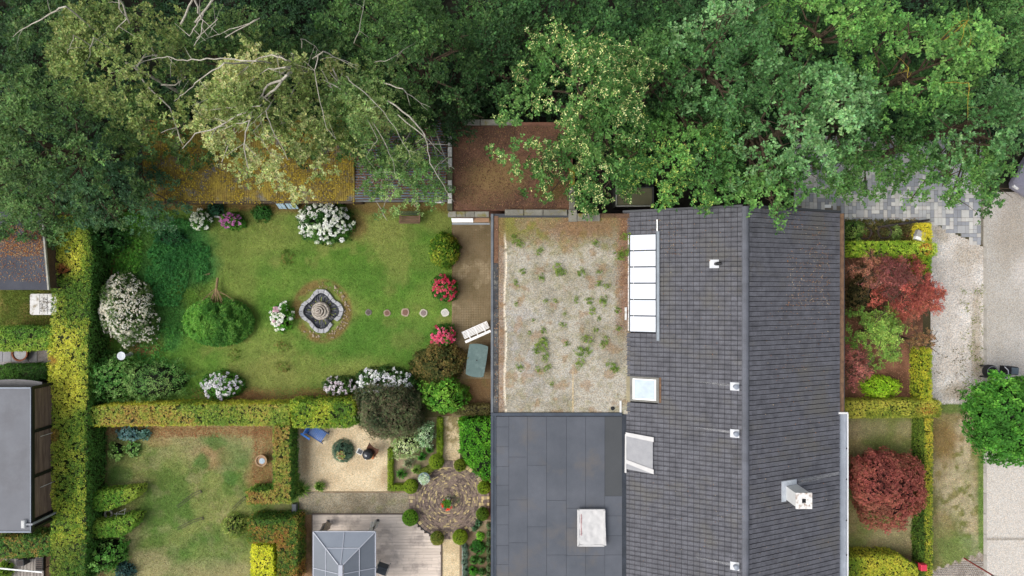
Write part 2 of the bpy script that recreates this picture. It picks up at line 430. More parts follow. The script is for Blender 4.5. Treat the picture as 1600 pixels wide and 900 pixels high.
def shrub(name, label, px, py, rx, ry, h, pal, L=.07, W=.045, K=5, dens=1.0, z0=0.0, group=None, seed=None, core=(26, 34, 18), k=1.0, rough=.32, ragged=.2, cat='shrub', round_=False, lift=.5, stems=True, pts=None, coresc=.8, petals=None, tone=.12):
    """dome-shaped shrub. petals=(colours, count, size, K) adds flower heads"""
    seed = seed if seed is not None else int(px * 7 + py * 3) % 997
    cx, cy = X(px, z0 + h * .5), Y(py, z0 + h * .5); ax, ay = M(rx, z0 + h * .5), M(ry, z0 + h * .5)
    t = thing(name, label, cat, (cx, cy, z0), group)
    area = 2.2 * ax * ay + 3.0 * h * (ax + ay) * .6
    T = int(area / (L * L) * 1.15 * dens)
    u = rng.random(T); a = rng.random(T) * 6.283
    dz = (-.15 + 1.15 * u) if not round_ else (-.7 + 1.7 * u); hr = np.sqrt(np.clip(1 - dz * dz, 0, 1))
    zc = z0 if not round_ else z0 + h * .5; hz = h if not round_ else h * .5
    lump = 1 + rough * (fbm(np.cos(a) * hr * 2.2 + seed, np.sin(a) * hr * 2.2 + dz, .8, seed, 3) - .5) * 2
    dr = np.stack([np.cos(a) * hr, np.sin(a) * hr, dz], 1)
    rad = lump * (1 - ragged * rng.random(T) + ragged * .3) + (rng.random(T) < .08) * rng.random(T) * ragged * .6
    pos = np.array([cx, cy, zc]) + dr * rad[:, None] * np.array([ax, ay, hz])
    pos[:, 2] = np.maximum(pos[:, 2], z0 + .02)
    nrm = unit(dr / np.array([ax, ay, hz]) * hz + np.array([0, 0, .35]) + rng.normal(0, .22, (T, 3)))
    col = pick(pal, pos[:, 0], pos[:, 1], max(.35, min(ax, ay) * .7), seed, k, .4)
    col = col * (1 + tone * (vn(pos[:, 0], pos[:, 1], L * 4, seed + 3) - .5) * 2)[:, None]
    mx = Mix()
    if coresc > 0: mx.ell(cx, cy, zc, ax * coresc, ay * coresc, hz * coresc, core, 14 if ax > .5 else 10, 7 if ax > .5 else 5)
    mx.add(*tufts(pos, nrm, K, L, W, col, lift))
    mx.build('foliage', LEAF, t)
    if petals:
        cols, cnt, size, kk = petals
        fm = Mix(); place = []
        tries = 0
        while len(place) < cnt and tries < cnt * 30:
            tries += 1
            if cnt > 300: aa = random.random() * 6.283; q = math.sqrt(random.random()); place.append((q * math.cos(aa), q * math.sin(aa))); continue
            aa = random.random() * 6.283; q = math.sqrt(random.random()) * .98
            if all((q * math.cos(aa) - p[0]) ** 2 + (q * math.sin(aa) - p[1]) ** 2 > (size * .72 / max(ax, ay)) ** 2 for p in place):
                g = vn(np.array([q * math.cos(aa) * 2.0 + seed]), np.array([q * math.sin(aa) * 2.0]), .8, seed + 9)[0]
                if g < .3 and random.random() < .8: continue
                place.append((q * math.cos(aa), q * math.sin(aa)))
        for (u_, v_) in place:
            q = math.hypot(u_, v_); zz = zc + hz * math.sqrt(max(0, 1 - q * q)) * 1.04 + .05
            lmp = 1 + rough * (fbm(np.array([u_ * 2.2 + seed]), np.array([v_ * 2.2]), .8, seed, 3)[0] - .5) * 2
            s_ = size * random.uniform(.65, 1.15)
            c0 = np.array([cx + u_ * ax * lmp * 1.03, cy + v_ * ay * lmp * 1.03, zz + s_ * .25])
            m_ = kk; dd = rng.normal(0, 1, (m_, 3)); dd[:, 2] = np.abs(dd[:, 2]) * .9; dd = unit(dd)
            pc = c0 + dd * s_ * .5 * np.array([1, 1, .7])
            cc = np.tile(lin(random.choice(cols)) * .98, (m_, 1)) * (1 + rng.normal(0, .07, (m_, 1)))
            V, Fc, C = tufts(pc, unit(dd + np.array([0, 0, .8])), 4, s_ * .42, s_ * .40, cc / KL, .1, .1, .3, .2, .05); fm.add(V, Fc, C)
        fm.build('flower_heads', PETAL, t)['kind'] = 'stuff'
    if stems:
        mb = MB()
        for i in range(5):
            aa = i * 1.257 + seed; e = (cx + math.cos(aa) * ax * .55, cy + math.sin(aa) * ay * .55, z0 + h * .7)
            mb.tube([(cx + math.cos(aa) * .05, cy + math.sin(aa) * .05, z0), (cx + math.cos(aa) * ax * .25, cy + math.sin(aa) * ay * .25, z0 + h * .4), e], .022 if ax > .5 else .012, 4, .006)
        mb.build('stems', TWIG, t)
    return t
def hedge(name, label, poly, h, pal, seed=1, L=.055, W=.034, dens=1.0, scale=1.0, group=None, k=1.0, core=(52, 62, 28), wob=.05, sidepal=None, extra=None, rnd=.28, z0=0.0):
    """clipped hedge: poly = outline of the flat top in photo pixels at height h"""
    pts = [(X(a, h), Y(b, h)) for a, b in poly]
    n = len(pts); A = sum(pts[i][0] * pts[(i + 1) % n][1] - pts[(i + 1) % n][0] * pts[i][1] for i in range(n)) / 2
    if A < 0: pts = pts[::-1]
    A = abs(A); cx = sum(p[0] for p in pts) / n; cy = sum(p[1] for p in pts) / n
    t = thing(name, label, 'hedge', (cx, cy, z0), group)
    mx = Mix()
    # inner body, set in from the leaves
    ins = .05; inner = []
    for i in range(n):
        p0 = np.array(pts[i - 1]); p1 = np.array(pts[i]); p2 = np.array(pts[(i + 1) % n])
        e1 = (p1 - p0) / (np.linalg.norm(p1 - p0) + 1e-9); e2 = (p2 - p1) / (np.linalg.norm(p2 - p1) + 1e-9)
        nn = np.array([-e1[1], e1[0]]) + np.array([-e2[1], e2[0]]); nn /= np.linalg.norm(nn) + 1e-9
        inner.append(p1 + nn * ins * 1.3)
    V = [(p[0], p[1], z0) for p in inner] + [(p[0], p[1], h - .08 - wob * 1.1) for p in inner]
    import mathutils.geometry as mg
    tri = mg.tessellate_polygon([[Vector((p[0], p[1], 0)) for p in inner]])
    Fc = [tuple(i + n for i in f) for f in tri]
    for i in range(n): j = (i + 1) % n; Fc += [(i, j, n + j), (i, n + j, n + i)]
    mx.add(np.array(V), np.array(Fc), np.tile(lin(core), (2 * n, 1)))
    # top leaves
    def inside(x, y):
        r = np.zeros(len(x), bool)
        for i in range(n):
            x0, y0 = pts[i]; x1, y1 = pts[(i + 1) % n]
            if y0 == y1: continue
            c = ((y0 > y) != (y1 > y)) & (x < (x1 - x0) * (y - y0) / (y1 - y0) + x0); r ^= c
        return r
    xs = [p[0] for p in pts]; ys = [p[1] for p in pts]
    bbA = (max(xs) - min(xs)) * (max(ys) - min(ys)); T = int(bbA / (L * L) * 1.0 * dens)
    x = rng.uniform(min(xs), max(xs), T); y = rng.uniform(min(ys), max(ys), T); ok = inside(x, y); x = x[ok]; y = y[ok]; T = len(x)
    z = h + wob * (fbm(x, y, .5, seed, 3) - .6) * 2 + rng.normal(0, .018, T)
    nrm = np.stack([rng.normal(0, .3, T), rng.normal(0, .3, T), np.ones(T)], 1)
    def colour(x, y, p):
        c = pick(p, x, y, scale, seed, k, rnd)
        if extra is not None: c = extra(x, y, c)
        return c
    mx.add(*tufts(np.stack([x, y, z], 1), nrm, 5, L, W, colour(x, y, pal), .3))
    # side leaves
    for i in range(n):
        p0 = np.array(pts[i]); p1 = np.array(pts[(i + 1) % n]); ln = np.linalg.norm(p1 - p0)
        if ln < .02: continue
        e = (p1 - p0) / ln; o = np.array([e[1], -e[0]])
        T = int(ln * (h - z0) / (L * L) * .7 * dens); s = rng.random(T) * ln; zz = z0 + (h - z0) * (1 - rng.random(T) ** 1.2 * .98)
        bul = wob * (fbm(s + seed, zz, .5, seed + 2, 3) - .5) * 2 - .02 * (zz > h - .06)
        q = p0 + e * s[:, None] + o * (bul + rng.normal(0, .02, T))[:, None]
        pos = np.stack([q[:, 0], q[:, 1], zz], 1)
        nr = np.stack([np.full(T, o[0]), np.full(T, o[1]), np.full(T, .35)], 1) + rng.normal(0, .3, (T, 3))
        mx.add(*tufts(pos, nr, 4, L, W, colour(q[:, 0] + zz * .3, q[:, 1], sidepal or pal), .5))
    mx.build('foliage', LEAF, t)
    return t
def litter(name, rects, pal, size=.05, parent=None, mask=None, seed=5, dens=None, label=None, z=None, clump=1.2, mat=None, thr=.0):
    """fallen leaves: flat scraps. rects = [(px0,py0,px1,py1,z,count)]"""
    mx = Mix()
    for (a, b, c, d, zz, cnt) in rects:
        x = rng.uniform(X(a, zz), X(c, zz), cnt); y = rng.uniform(Y(d, zz), Y(b, zz), cnt)
        g = fbm(x, y, clump, seed, 3)
        kp = g + rng.normal(0, .08, cnt) > thr; x = x[kp]; y = y[kp]; n = len(x)
        if mask is not None:
            kp = mask(x, y); x = x[kp]; y = y[kp]; n = len(x)
        a_ = rng.random(n) * 6.283; zc = np.full(n, zz) if z is None else z(x, y)
        d_ = np.stack([np.cos(a_), np.sin(a_), rng.normal(0, .12, n)], 1); nn = unit(np.stack([rng.normal(0, .25, n), rng.normal(0, .25, n), np.ones(n)], 1))
        L_ = size * rng.uniform(.5, 1.3, n)
        V, Fc = leafgeo(np.stack([x, y, zc + .012 + rng.random(n) * .012], 1), unit(d_), nn, L_, L_ * rng.uniform(.25, .6, n))
        C = np.array([lin(p) for p in pal])[rng.integers(0, len(pal), n)] * (1 + rng.normal(0, .15, (n, 1)))
        mx.add(V, Fc, np.repeat(np.clip(C, .003, .9), 4, 0))
    o = mx.build(name, mat or LITTER, parent); o['kind'] = 'stuff'
    if label: o['label'] = label
    return o
def tuft_plant(name, label, px, py, r, h, pal, blades=40, z0=0.0, group=None, W=.02, cat='plant', kind='blade', k=1.0, arch=.5, part='leaves'):
    """spray of arching strap leaves"""
    cx, cy = X(px, z0), Y(py, z0); rr = M(r, z0)
    t = thing(name, label, cat, (cx, cy, z0), group)
    n = blades; a = rng.random(n) * 6.283; reach = rr * rng.uniform(.4, 1.05, n)
    V = []; Fc = []; C = []
    pl = [lin(p) * k for p in pal]
    for i in range(n):
        d = np.array([math.cos(a[i]), math.sin(a[i]), 0]); s = np.array([-d[1], d[0], 0]) * W * random.uniform(.7, 1.2)
        hh = h * random.uniform(.6, 1.1); p0 = np.array([cx, cy, z0]) + d * .02
        p1 = p0 + d * reach[i] * .45 + np.array([0, 0, hh]); p2 = p0 + d * reach[i] + np.array([0, 0, hh * arch])
        b = len(V); V += [p0 - s * .4, p0 + s * .4, p1 + s, p1 - s, p2]; Fc += [(b, b + 1, b + 2), (b, b + 2, b + 3), (b + 3, b + 2, b + 4)]
        c = random.choice(pl) * random.uniform(.8, 1.25); C += [c] * 5
    np_obj(part, np.array(V), np.array(Fc), np.array(C), LEAF, t)
    return t
def hf(px, py):
    return (.80 + .40 * fbm(px, py, 5.5, 201, 3)) * (.90 + .2 * fbm(px, py, 17, 207, 3))
def patch(name, a, b, c, d, z, fn, mat, res=.09, mask=None, parent=None, kind='structure', bump=0.0):
    """ground sheet over the pixel rectangle a..c x b..d, coloured by fn(px,py)"""
    x0, x1 = X(a, z), X(c, z); y0, y1 = Y(d, z), Y(b, z)
    nx = max(2, int((x1 - x0) / res)); ny = max(2, int((y1 - y0) / res))
    gx, gy = np.meshgrid(np.linspace(x0, x1, nx + 1), np.linspace(y0, y1, ny + 1))
    px = gx / (H - z) * F + 800; py = 450 - gy / (H - z) * F
    zz = np.full(gx.shape, z) + (bump * (fbm(gx, gy, .6, 3, 3) - .5) if bump else 0)
    C = fn(px.ravel(), py.ravel())
    if mat.name.startswith('turf'): C = C * hf(px.ravel(), py.ravel())[:, None]
    V = np.stack([gx.ravel(), gy.ravel(), zz.ravel()], 1)
    i = (np.arange(ny)[:, None] * (nx + 1) + np.arange(nx)[None]).ravel()
    Fc = np.stack([i, i + 1, i + nx + 2, i + nx + 1], 1)
    if mask is not None:
        mc = mask(px.ravel(), py.ravel()); Fc = Fc[mc[Fc].all(1)]
    o = np_obj(name, V, Fc, np.clip(C, .002, .9), mat, parent, origin=((x0 + x1) / 2, (y0 + y1) / 2, z))
    if kind and parent is None: o['kind'] = kind
    return o
def ellm(px, py, cx, cy, rx, ry, soft=.35, seed=1):
    """soft irregular blot 0..1"""
    d = np.hypot((px - cx) / rx, (py - cy) / ry) + (fbm(px, py, max(rx, ry) * .6, seed, 3) - .5) * .7
    return 1 - sm(1 - soft, 1 + soft, d)
def copyt(src, loc, rotz=0.0, label=None, scale=1.0):
    """copy of a thing with copies of its parts and their sub-parts, sharing mesh data"""
    r = src.copy(); COL.objects.link(r); r.location = loc; r.rotation_euler = (0, 0, rotz); r.scale = (scale,) * 3
    if label: r['label'] = label
    for ch in list(src.children):
        c = ch.copy(); COL.objects.link(c); c.parent = r
        for g in list(ch.children):
            d = g.copy(); COL.objects.link(d); d.parent = c
    return r
# ============================================================ THE SETTING: ground sheets
SOILC = lin((104, 82, 62)); 
def soil_fn(px, py, a=(112, 88, 66), b=(78, 62, 46), g=(70, 84, 44), ga=.5):
    t = fbm(px, py, 30, 4, 4); c = mixc(np.tile(lin(a), (len(px), 1)), np.tile(lin(b), (len(px), 1)), sm(.35, .65, t))
    u = fbm(px, py, 45, 9, 4); return mixc(c, np.tile(lin(g), (len(px), 1)), sm(.55, .7, u) * ga)
def C3(c, n): return np.tile(lin(c), (n, 1))
mb = MB(); mb.box(-400, 400, -400, 400, -.5, 0)
g = mb.build('ground', surf('earth', (84, 70, 50), (60, 66, 40), .5, .95, 20, .35, .6, .03), None, (0, 0, 0)); g['kind'] = 'structure'

patch('forest_floor', -60, -60, 1660, 335, .006, lambda x, y: soil_fn(x, y, (40, 38, 28), (26, 26, 20), (24, 38, 20), .9), SOIL, .25)
patch('garden_soil', -40, 310, 780, 915, .010, lambda x, y: soil_fn(x, y), SOIL, .14)

def lawn_main(px, py):
    n = len(px)
    base = mixc(C3((86, 120, 44), n), C3((106, 132, 56), n), sm(.35, .65, fbm(px, py, 60, 11, 4)))
    # mowing bands
    base = base * (1 + .05 * np.sin(py / 27.0 * 2 * math.pi + fbm(px, py, 90, 3, 2) * 3))[:, None]
    dry = sm(.50, .68, fbm(px, py, 48, 21, 5)) * .75
    for (cx, cy, rx, ry, s) in [(420, 372, 70, 30, .6), (360, 400, 40, 60, .6), (500, 490, 48, 42, 1.0), (430, 585, 60, 34, 1.0), (600, 360, 45, 26, .9), (560, 585, 70, 24, .7), (640, 400, 50, 20, .3),
                                (395, 600, 50, 22, 1.1), (352, 372, 22, 30, .5), (565, 350, 22, 26, .9), (690, 345, 40, 18, .8), (420, 560, 60, 40, .6), (380, 460, 26, 40, .5)]:
        dry = np.maximum(dry, ellm(px, py, cx, cy, rx, ry, .5, int(cx)) * s)
    c = mixc(base, C3((140, 136, 78), n), np.clip(dry, 0, 1) * .6)
    lush = np.zeros(n)
    for (cx, cy, rx, ry, s) in [(580, 530, 95, 34, .7), (570, 440, 90, 24, .4), (660, 540, 40, 40, .6), (210, 350, 45, 30, .6), (270, 460, 60, 90, .8), (250, 560, 50, 40, .5), (420, 425, 20, 12, .6), (440, 400, 30, 10, .5)]:
        lush = np.maximum(lush, ellm(px, py, cx, cy, rx, ry, .5, int(cx + cy)) * s)
    c = mixc(c, C3((70, 112, 42), n), np.clip(lush, 0, 1) * .5)
    dk = np.zeros(n)
    for (cx, cy, rx, ry, s) in [(285, 390, 48, 46, 1), (250, 420, 45, 50, .8), (270, 500, 26, 45, .7), (235, 360, 30, 25, .6), (300, 410, 36, 40, .9)]:
        dk = np.maximum(dk, ellm(px, py, cx, cy, rx, ry, .3, int(cx * 3)) * s)
    c = mixc(c, C3((48, 104, 52), n), np.clip(dk, 0, 1) * .85)
    edge = np.maximum(ellm(px, py, 165, 400, 14, 80, .5, 3), ellm(px, py, 178, 395, 22, 16, .5, 9))
    edge = np.maximum(edge, sm(606, 622, py + 14 * (vn(px, py, 30, 5) - .5)) * sm(300, 380, px))
    edge = np.maximum(edge, sm(336, 324, py + 12 * (vn(px, py, 26, 8) - .5)) * .8)
    edge = np.maximum(edge, ellm(px, py, 225, 545, 22, 10, .5, 9)); edge = np.maximum(edge, ellm(px, py, 560, 352, 14, 22, .5, 4) * .6)
    ring = np.abs(np.hypot((px - 503) / 36, (py - 486) / 38) - 1.12); edge = np.maximum(edge, sm(.28, .08, ring) * .75 * sm(.35, .6, fbm(px, py, 12, 41, 3) + .1))
    return mixc(c, C3((132, 96, 66), n), np.clip(edge, 0, 1) * .85)
patch('lawn', 138, 315, 708, 630, .016, lawn_main, GRASSG, .07, bump=.01)
def lawn_low(px, py):
    n = len(px)
    base = mixc(C3((98, 118, 56), n), C3((130, 136, 78), n), sm(.35, .65, fbm(px, py, 40, 14, 4)))
    dry = sm(.50, .68, fbm(px, py, 22, 25, 5)) * .55
    for (cx, cy, rx, ry, s) in [(330, 705, 50, 24, 1), (370, 690, 60, 30, .8), (300, 685, 70, 16, .9), (385, 700, 40, 30, .9), (230, 882, 40, 22, 1.1), (330, 890, 70, 16, .9), (205, 760, 26, 14, .7), (200, 830, 22, 40, .8), (350, 725, 20, 14, 1)]:
        dry = np.maximum(dry, ellm(px, py, cx, cy, rx, ry, .5, int(cx)) * s)
    c = mixc(base, C3((158, 146, 110), n), np.clip(dry, 0, 1) * .7)
    red = np.zeros(n)
    for (cx, cy, rx, ry, s) in [(335, 712, 26, 20, .8), (408, 740, 22, 34, 1), (415, 690, 18, 30, .7), (260, 672, 120, 9, 1), (390, 672, 60, 9, 1), (245, 690, 20, 8, .6)]:
        red = np.maximum(red, ellm(px, py, cx, cy, rx, ry, .4, int(cx * 2)) * s)
    c = mixc(c, C3((156, 116, 84), n), np.clip(red, 0, 1) * .55)
    gr = np.zeros(n)
    for (cx, cy, rx, ry, s) in [(335, 690, 20, 12, 1), (315, 720, 12, 12, 1), (365, 715, 26, 22, .7), (362, 745, 14, 12, 1), (180, 745, 26, 16, .8), (320, 860, 50, 30, .5), (255, 800, 50, 40, .4)]:
        gr = np.maximum(gr, ellm(px, py, cx, cy, rx, ry, .4, int(cx * 5)) * s)
    c = mixc(c, C3((66, 112, 44), n), np.clip(gr, 0, 1) * .7)
    side = sm(175, 158, px); return mixc(c, C3((96, 74, 52), n), side * .8)
patch('lawn', 140, 655, 470, 912, .014, lawn_low, GRASSG, .07, bump=.01)
patch('lawn', -30, 445, 85, 518, .016, lambda x, y: mixc(mixc(C3((88, 104, 40), len(x)), C3((124, 112, 60), len(x)), sm(.4, .62, fbm(x, y, 22, 4, 4))), C3((110, 92, 56), len(x)), ellm(x, y, 65, 503, 26, 16) * .7), GRASSG, .07)
# paths and paved patches of the gardens
def mossy(px, py):
    n = len(px); c = mixc(C3((128, 114, 88), n), C3((108, 94, 66), n), sm(.3, .7, fbm(px, py, 26, 6, 4)))
    c = mixc(c, C3((166, 152, 126), n), ellm(px, py, 735, 495, 26, 26, .6, 2) * .7)
    c = mixc(c, C3((110, 88, 60), n), ellm(px, py, 748, 600, 24, 50, .5, 4) * .8)
    return mixc(c, C3((98, 96, 56), n), sm(.55, .7, fbm(px, py, 14, 19, 3)) * .4)
patch('patio', 706, 345, 772, 652, .024, mossy, FINEGRAVEL, .07)
# small worn setts in the patio, rows of them still readable near its upper end
mb = MB()
for j in range(64):
    for i in range(16):
        x0 = X(708) + i * .118; y1 = Y(350) - j * .118
        zz = .028 + random.random() * .006
        mb.box(x0, x0 + .105, y1 - .105, y1, .02, zz)
o = mb.build('paving_sett', surf('sett', (128, 114, 88), (104, 92, 66), 1.3, .9, 30, .35, .5, .01, blotch=(160, 146, 118), bscale=.7)); tag(o, kind='stuff')
def sand(px, py):
    n = len(px); c = mixc(C3((208, 192, 160), n), C3((194, 176, 144), n), sm(.35, .65, fbm(px, py, 22, 8, 4)))
    return mixc(c, C3((150, 128, 96), n), (ellm(px, py, 478, 700, 8, 50, .6) * .7 + ellm(px, py, 604, 745, 9, 14, .5) * .6).clip(0, 1))
patch('gravel_court', 464, 660, 612, 768, .020, sand, FINEGRAVEL, .08)
def greyg(px, py):
    n = len(px); c = mixc(C3((150, 142, 122), n), C3((124, 116, 98), n), sm(.35, .65, fbm(px, py, 24, 31, 4)))
    return mixc(c, C3((112, 116, 70), n), sm(.55, .7, fbm(px, py, 16, 12, 3)) * .4)
patch('gravel_path', 467, 769, 652, 804, .022, greyg, GRAVELM, .08)
patch('soil_strip', 466, 804, 490, 915, .018, lambda x, y: soil_fn(x, y, (148, 118, 86), (120, 92, 64)), SOIL, .08)
def palep(px, py):
    n = len(px); c = mixc(C3((206, 190, 156), n), C3((190, 172, 138), n), sm(.35, .65, fbm(px, py, 14, 8, 3)))
    m = np.clip(ellm(px, py, 705, 668, 16, 24, .5, 3) * 1.1, 0, 1) * sm(.35, .5, fbm(px, py, 8, 3, 3))
    return mixc(c, C3((112, 104, 60), n), m * .8)
patch('garden_path', 690, 650, 719, 730, .022, palep, FINEGRAVEL, .07)
patch('garden_path', 691, 836, 722, 912, .022, palep, FINEGRAVEL, .07)
def bedfn(px, py):
    return soil_fn(px, py, (164, 146, 120), (120, 102, 80), (92, 92, 56), .6)
patch('planting_bed', 718, 812, 774, 912, .024, bedfn, SOIL, .08)
patch('planting_bed', 611, 652, 692, 770, .024, bedfn, SOIL, .08)

# right-hand side
def mulch(px, py): return soil_fn(px, py, (150, 106, 84), (104, 74, 56), (96, 84, 56), .5)
patch('planting_bed', 1300, 340, 1442, 640, .020, mulch, SOIL, .1)
def lawn_fr(px, py):
    n = len(px); base = mixc(C3((118, 124, 70), n), C3((146, 134, 92), n), sm(.35, .65, fbm(px, py, 36, 51, 4)))
    dry = np.zeros(n)
    for (cx, cy, rx, ry, s) in [(1400, 840, 36, 18, .8), (1425, 830, 16, 30, .8), (1345, 670, 36, 16, .7), (1420, 670, 20, 12, .7)]: dry = np.maximum(dry, ellm(px, py, cx, cy, rx, ry, .5, int(cx)) * s)
    c = mixc(base, C3((162, 146, 118), n), np.clip(dry, 0, 1) * .7)
    brown = np.maximum(sm(1430, 1436, px), sm(862, 872, py)); return mixc(c, C3((132, 104, 84), n), brown * .8)
patch('lawn', 1300, 640, 1440, 912, .020, lawn_fr, GRASSG, .07)
def verge(px, py):
    n = len(px); base = mixc(C3((112, 114, 64), n), C3((138, 126, 86), n), sm(.35, .65, fbm(px, py, 30, 61, 4)))
    bare = np.zeros(n)
    for (cx, cy, rx, ry, s) in [(1505, 690, 14, 50, 1), (1490, 760, 24, 50, 1), (1512, 800, 16, 70, .9), (1470, 740, 12, 60, .6), (1525, 860, 9, 26, 1), (1500, 730, 22, 70, .6)]: bare = np.maximum(bare, ellm(px, py, cx, cy, rx, ry, .5, int(cx)) * s)
    c = mixc(base, C3((184, 170, 144), n), np.clip(bare, 0, 1) * .7 * sm(.3, .55, fbm(px, py, 9, 33, 4)))
    gr = np.zeros(n)
    for (cx, cy, rx, ry, s) in [(1490, 636, 50, 10, .9), (1533, 790, 5, 120, .9), (1495, 860, 36, 26, .8), (1470, 850, 22, 30, .4)]: gr = np.maximum(gr, ellm(px, py, cx, cy, rx, ry, .4, int(cx * 5)) * s)
    c = mixc(c, C3((84, 122, 48), n), np.clip(gr, 0, 1) * .7)
    br = ellm(px, py, 1475, 690, 20, 30, .5, 8) * .7; return mixc(c, C3((132, 106, 62), n), br)
def vmask(px, py): return (py < 892 - (px - 1458) * .36 + 3 * np.sin(px * .5)) & ~((px > 1534) & (py > 870))
patch('grass_verge', 1456, 628, 1538, 912, .018, verge, GRASSG, .06, mask=vmask)
def whiteg(px, py):
    n = len(px); c = mixc(C3((204, 200, 194), n), C3((188, 182, 174), n), sm(.35, .65, fbm(px, py, 26, 71, 4)))
    b = np.maximum(ellm(px, py, 1512, 400, 26, 22, .6, 2) * .5, ellm(px, py, 1526, 530, 9, 80, .5, 3) * .9)
    b = np.maximum(b, ellm(px, py, 1505, 612, 30, 14, .5, 6) * .9); b = np.maximum(b, ellm(px, py, 1470, 365, 14, 14, .5, 6) * .7)
    return mixc(c, C3((132, 116, 84), n), np.clip(b, 0, 1) * .6)
DRV = lambda px, py: (py > 346 + (px - 1455) * .47)
patch('driveway', 1454, 342, 1538, 632, .019, whiteg, GRAVELM, .07, mask=DRV)
def roadfn(px, py):
    n = len(px); c = mixc(C3((182, 178, 172), n), C3((168, 164, 156), n), sm(.35, .65, fbm(px, py, 60, 81, 4)))
    c = mixc(c, C3((150, 141, 128), n), np.clip(ellm(px, py, 1580, 360, 26, 50, .6, 5) * .6, 0, 1))
    low = sm(715, 735, py); c = mixc(c, C3((190, 185, 177), n), low)
    return mixc(c, C3((112, 106, 92), n), sm(2.0, .8, np.abs(py - 841.5)) * .8)
patch('road', 1540, 300, 1760, 930, .014, roadfn, FINEGRAVEL, .08)
mb = MB()
kerbm = surf('kerb_concrete', (176, 170, 160), (150, 144, 134), 2, .9, 40, .25, .4, .005, rnd=.06)
kr = thing('kerb', None, None, (X(1538.5), 0, 0), kind='structure')
y = Y(322); i = 0
while y > Y(905):
    m1 = MB().box(X(1536), X(1541), y - .985, y, -.02, .04 + random.random() * .008, bev=.008); m1.build('kerb_stone', kerbm, kr); y -= 1.0

# interlocking pavers of the drive
PV = [surf('paver_' + str(i), c, [v * .93 for v in c], 2, .85, 50, .18, .3, .004, rnd=.09) for i, c in enumerate([(206, 204, 198), (176, 176, 176), (152, 154, 158), (194, 190, 184)])]
drive = thing('paved_drive', None, None, P(1420, 290, 0), kind='structure')
drive_mesh = {}
U = .19
def pav_mask(px, py):
    if px < 1316 and py > 326: return False
    if px < 1454: return py < 350
    return py < 350 + (px - 1454) * .44
occ = set(); nx = int((X(1536) - X(1240)) / U); ny = int((Y(215) - Y(395)) / U)
rest = MB(); big = []
for j in range(ny):
    for i in range(nx):
        if (i, j) in occ: continue
        q = random.random(); w, h_ = (1, 1) if q < .42 else ((1, 2) if q < .78 else (2, 2) if q < .86 else (2, 1))
        if any((i + a, j + b) in occ for a in range(w) for b in range(h_)) or i + w > nx: w, h_ = 1, 1
        for a in range(w):
            for b in range(h_): occ.add((i + a, j + b))
        x0 = X(1240) + i * U; y1 = Y(395) + (j + h_) * U
        cxp = 800 + (x0 + w * U / 2) / H * F; cyp = 450 - (y1 - h_ * U / 2) / H * F
        if not pav_mask(cxp, cyp): continue
        vis = (cyp > 300) and (cxp > 1316 or cyp < 326)
        big.append((0 if vis else 1, -w * h_, i, j, w, h_, x0, y1))
big.sort()
b0 = base_of(drive)
restm = [MB() for _ in PV]
for k_, (v, _, i, j, w, h_, x0, y1) in enumerate(big):
    mi = random.choices([0, 1, 2, 3], [4, 3, 3, 2])[0] if w * h_ == 1 else random.choices([0, 1, 2, 3], [2, 3, 5, 2])[0]
    if k_ < 300:
        key = (w, h_, mi)
        if key not in drive_mesh:
            m1 = MB().box(.006, w * U - .006, -h_ * U + .006, -.006, -.04, .032, bev=.008)
            o = m1.build('paver', PV[mi], None, (0, 0, 0)); drive_mesh[key] = o.data; bpy.data.objects.remove(o)
        link('paver', drive_mesh[key], drive, (x0 - b0.x, y1 - b0.y, random.random() * .004))
    else: restm[mi].box(x0 + .006, x0 + w * U - .006, y1 - h_ * U + .006, y1 - .006, 0, .032 + random.random() * .004)
allr = MB()
for m_, r_ in zip(PV, restm):
    if r_.v: o = r_.build('pavers', m_, drive); o['kind'] = 'stuff'
patch('paver_bedding', 1240, 215, 1540, 395, .012, lambda x, y: C3((120, 114, 102), len(x)), SOIL, .2, mask=lambda x, y: (x < 1456) & (y < 352) | (x >= 1456) & (y < 348 + (x - 1454) * .46))
# cobbled strip at the lower right
cb = MB(); 
for i in range(26):
    for j in range(9):
        px_, py_ = 1458 + i * 3.2 + (j % 2) * 1.6, 878 + j * 3.3
        if py_ > 893 - (px_ - 1458) * .36 and px_ < 1535:
            r_ = .045; a0 = random.random(); cb.prism([(X(px_) + r_ * random.uniform(.8, 1.1) * math.cos(a0 + q), Y(py_) + r_ * random.uniform(.8, 1.1) * math.sin(a0 + q)) for q in (0, 1.2, 2.3, 3.4, 4.6, 5.4)], .01, .05 + random.random() * .012, .012)
o = cb.build('cobbles', surf('cobble', (176, 168, 160), (130, 124, 118), 9, .8, 50, .25, .3, .005)); tag(o, kind='stuff')
patch('road_shoulder', 1456, 862, 1537, 912, .012, lambda x, y: mixc(C3((168, 158, 146), len(x)), C3((140, 130, 118), len(x)), sm(.4, .6, fbm(x, y, 12, 3, 3))), GRAVELM, .1)

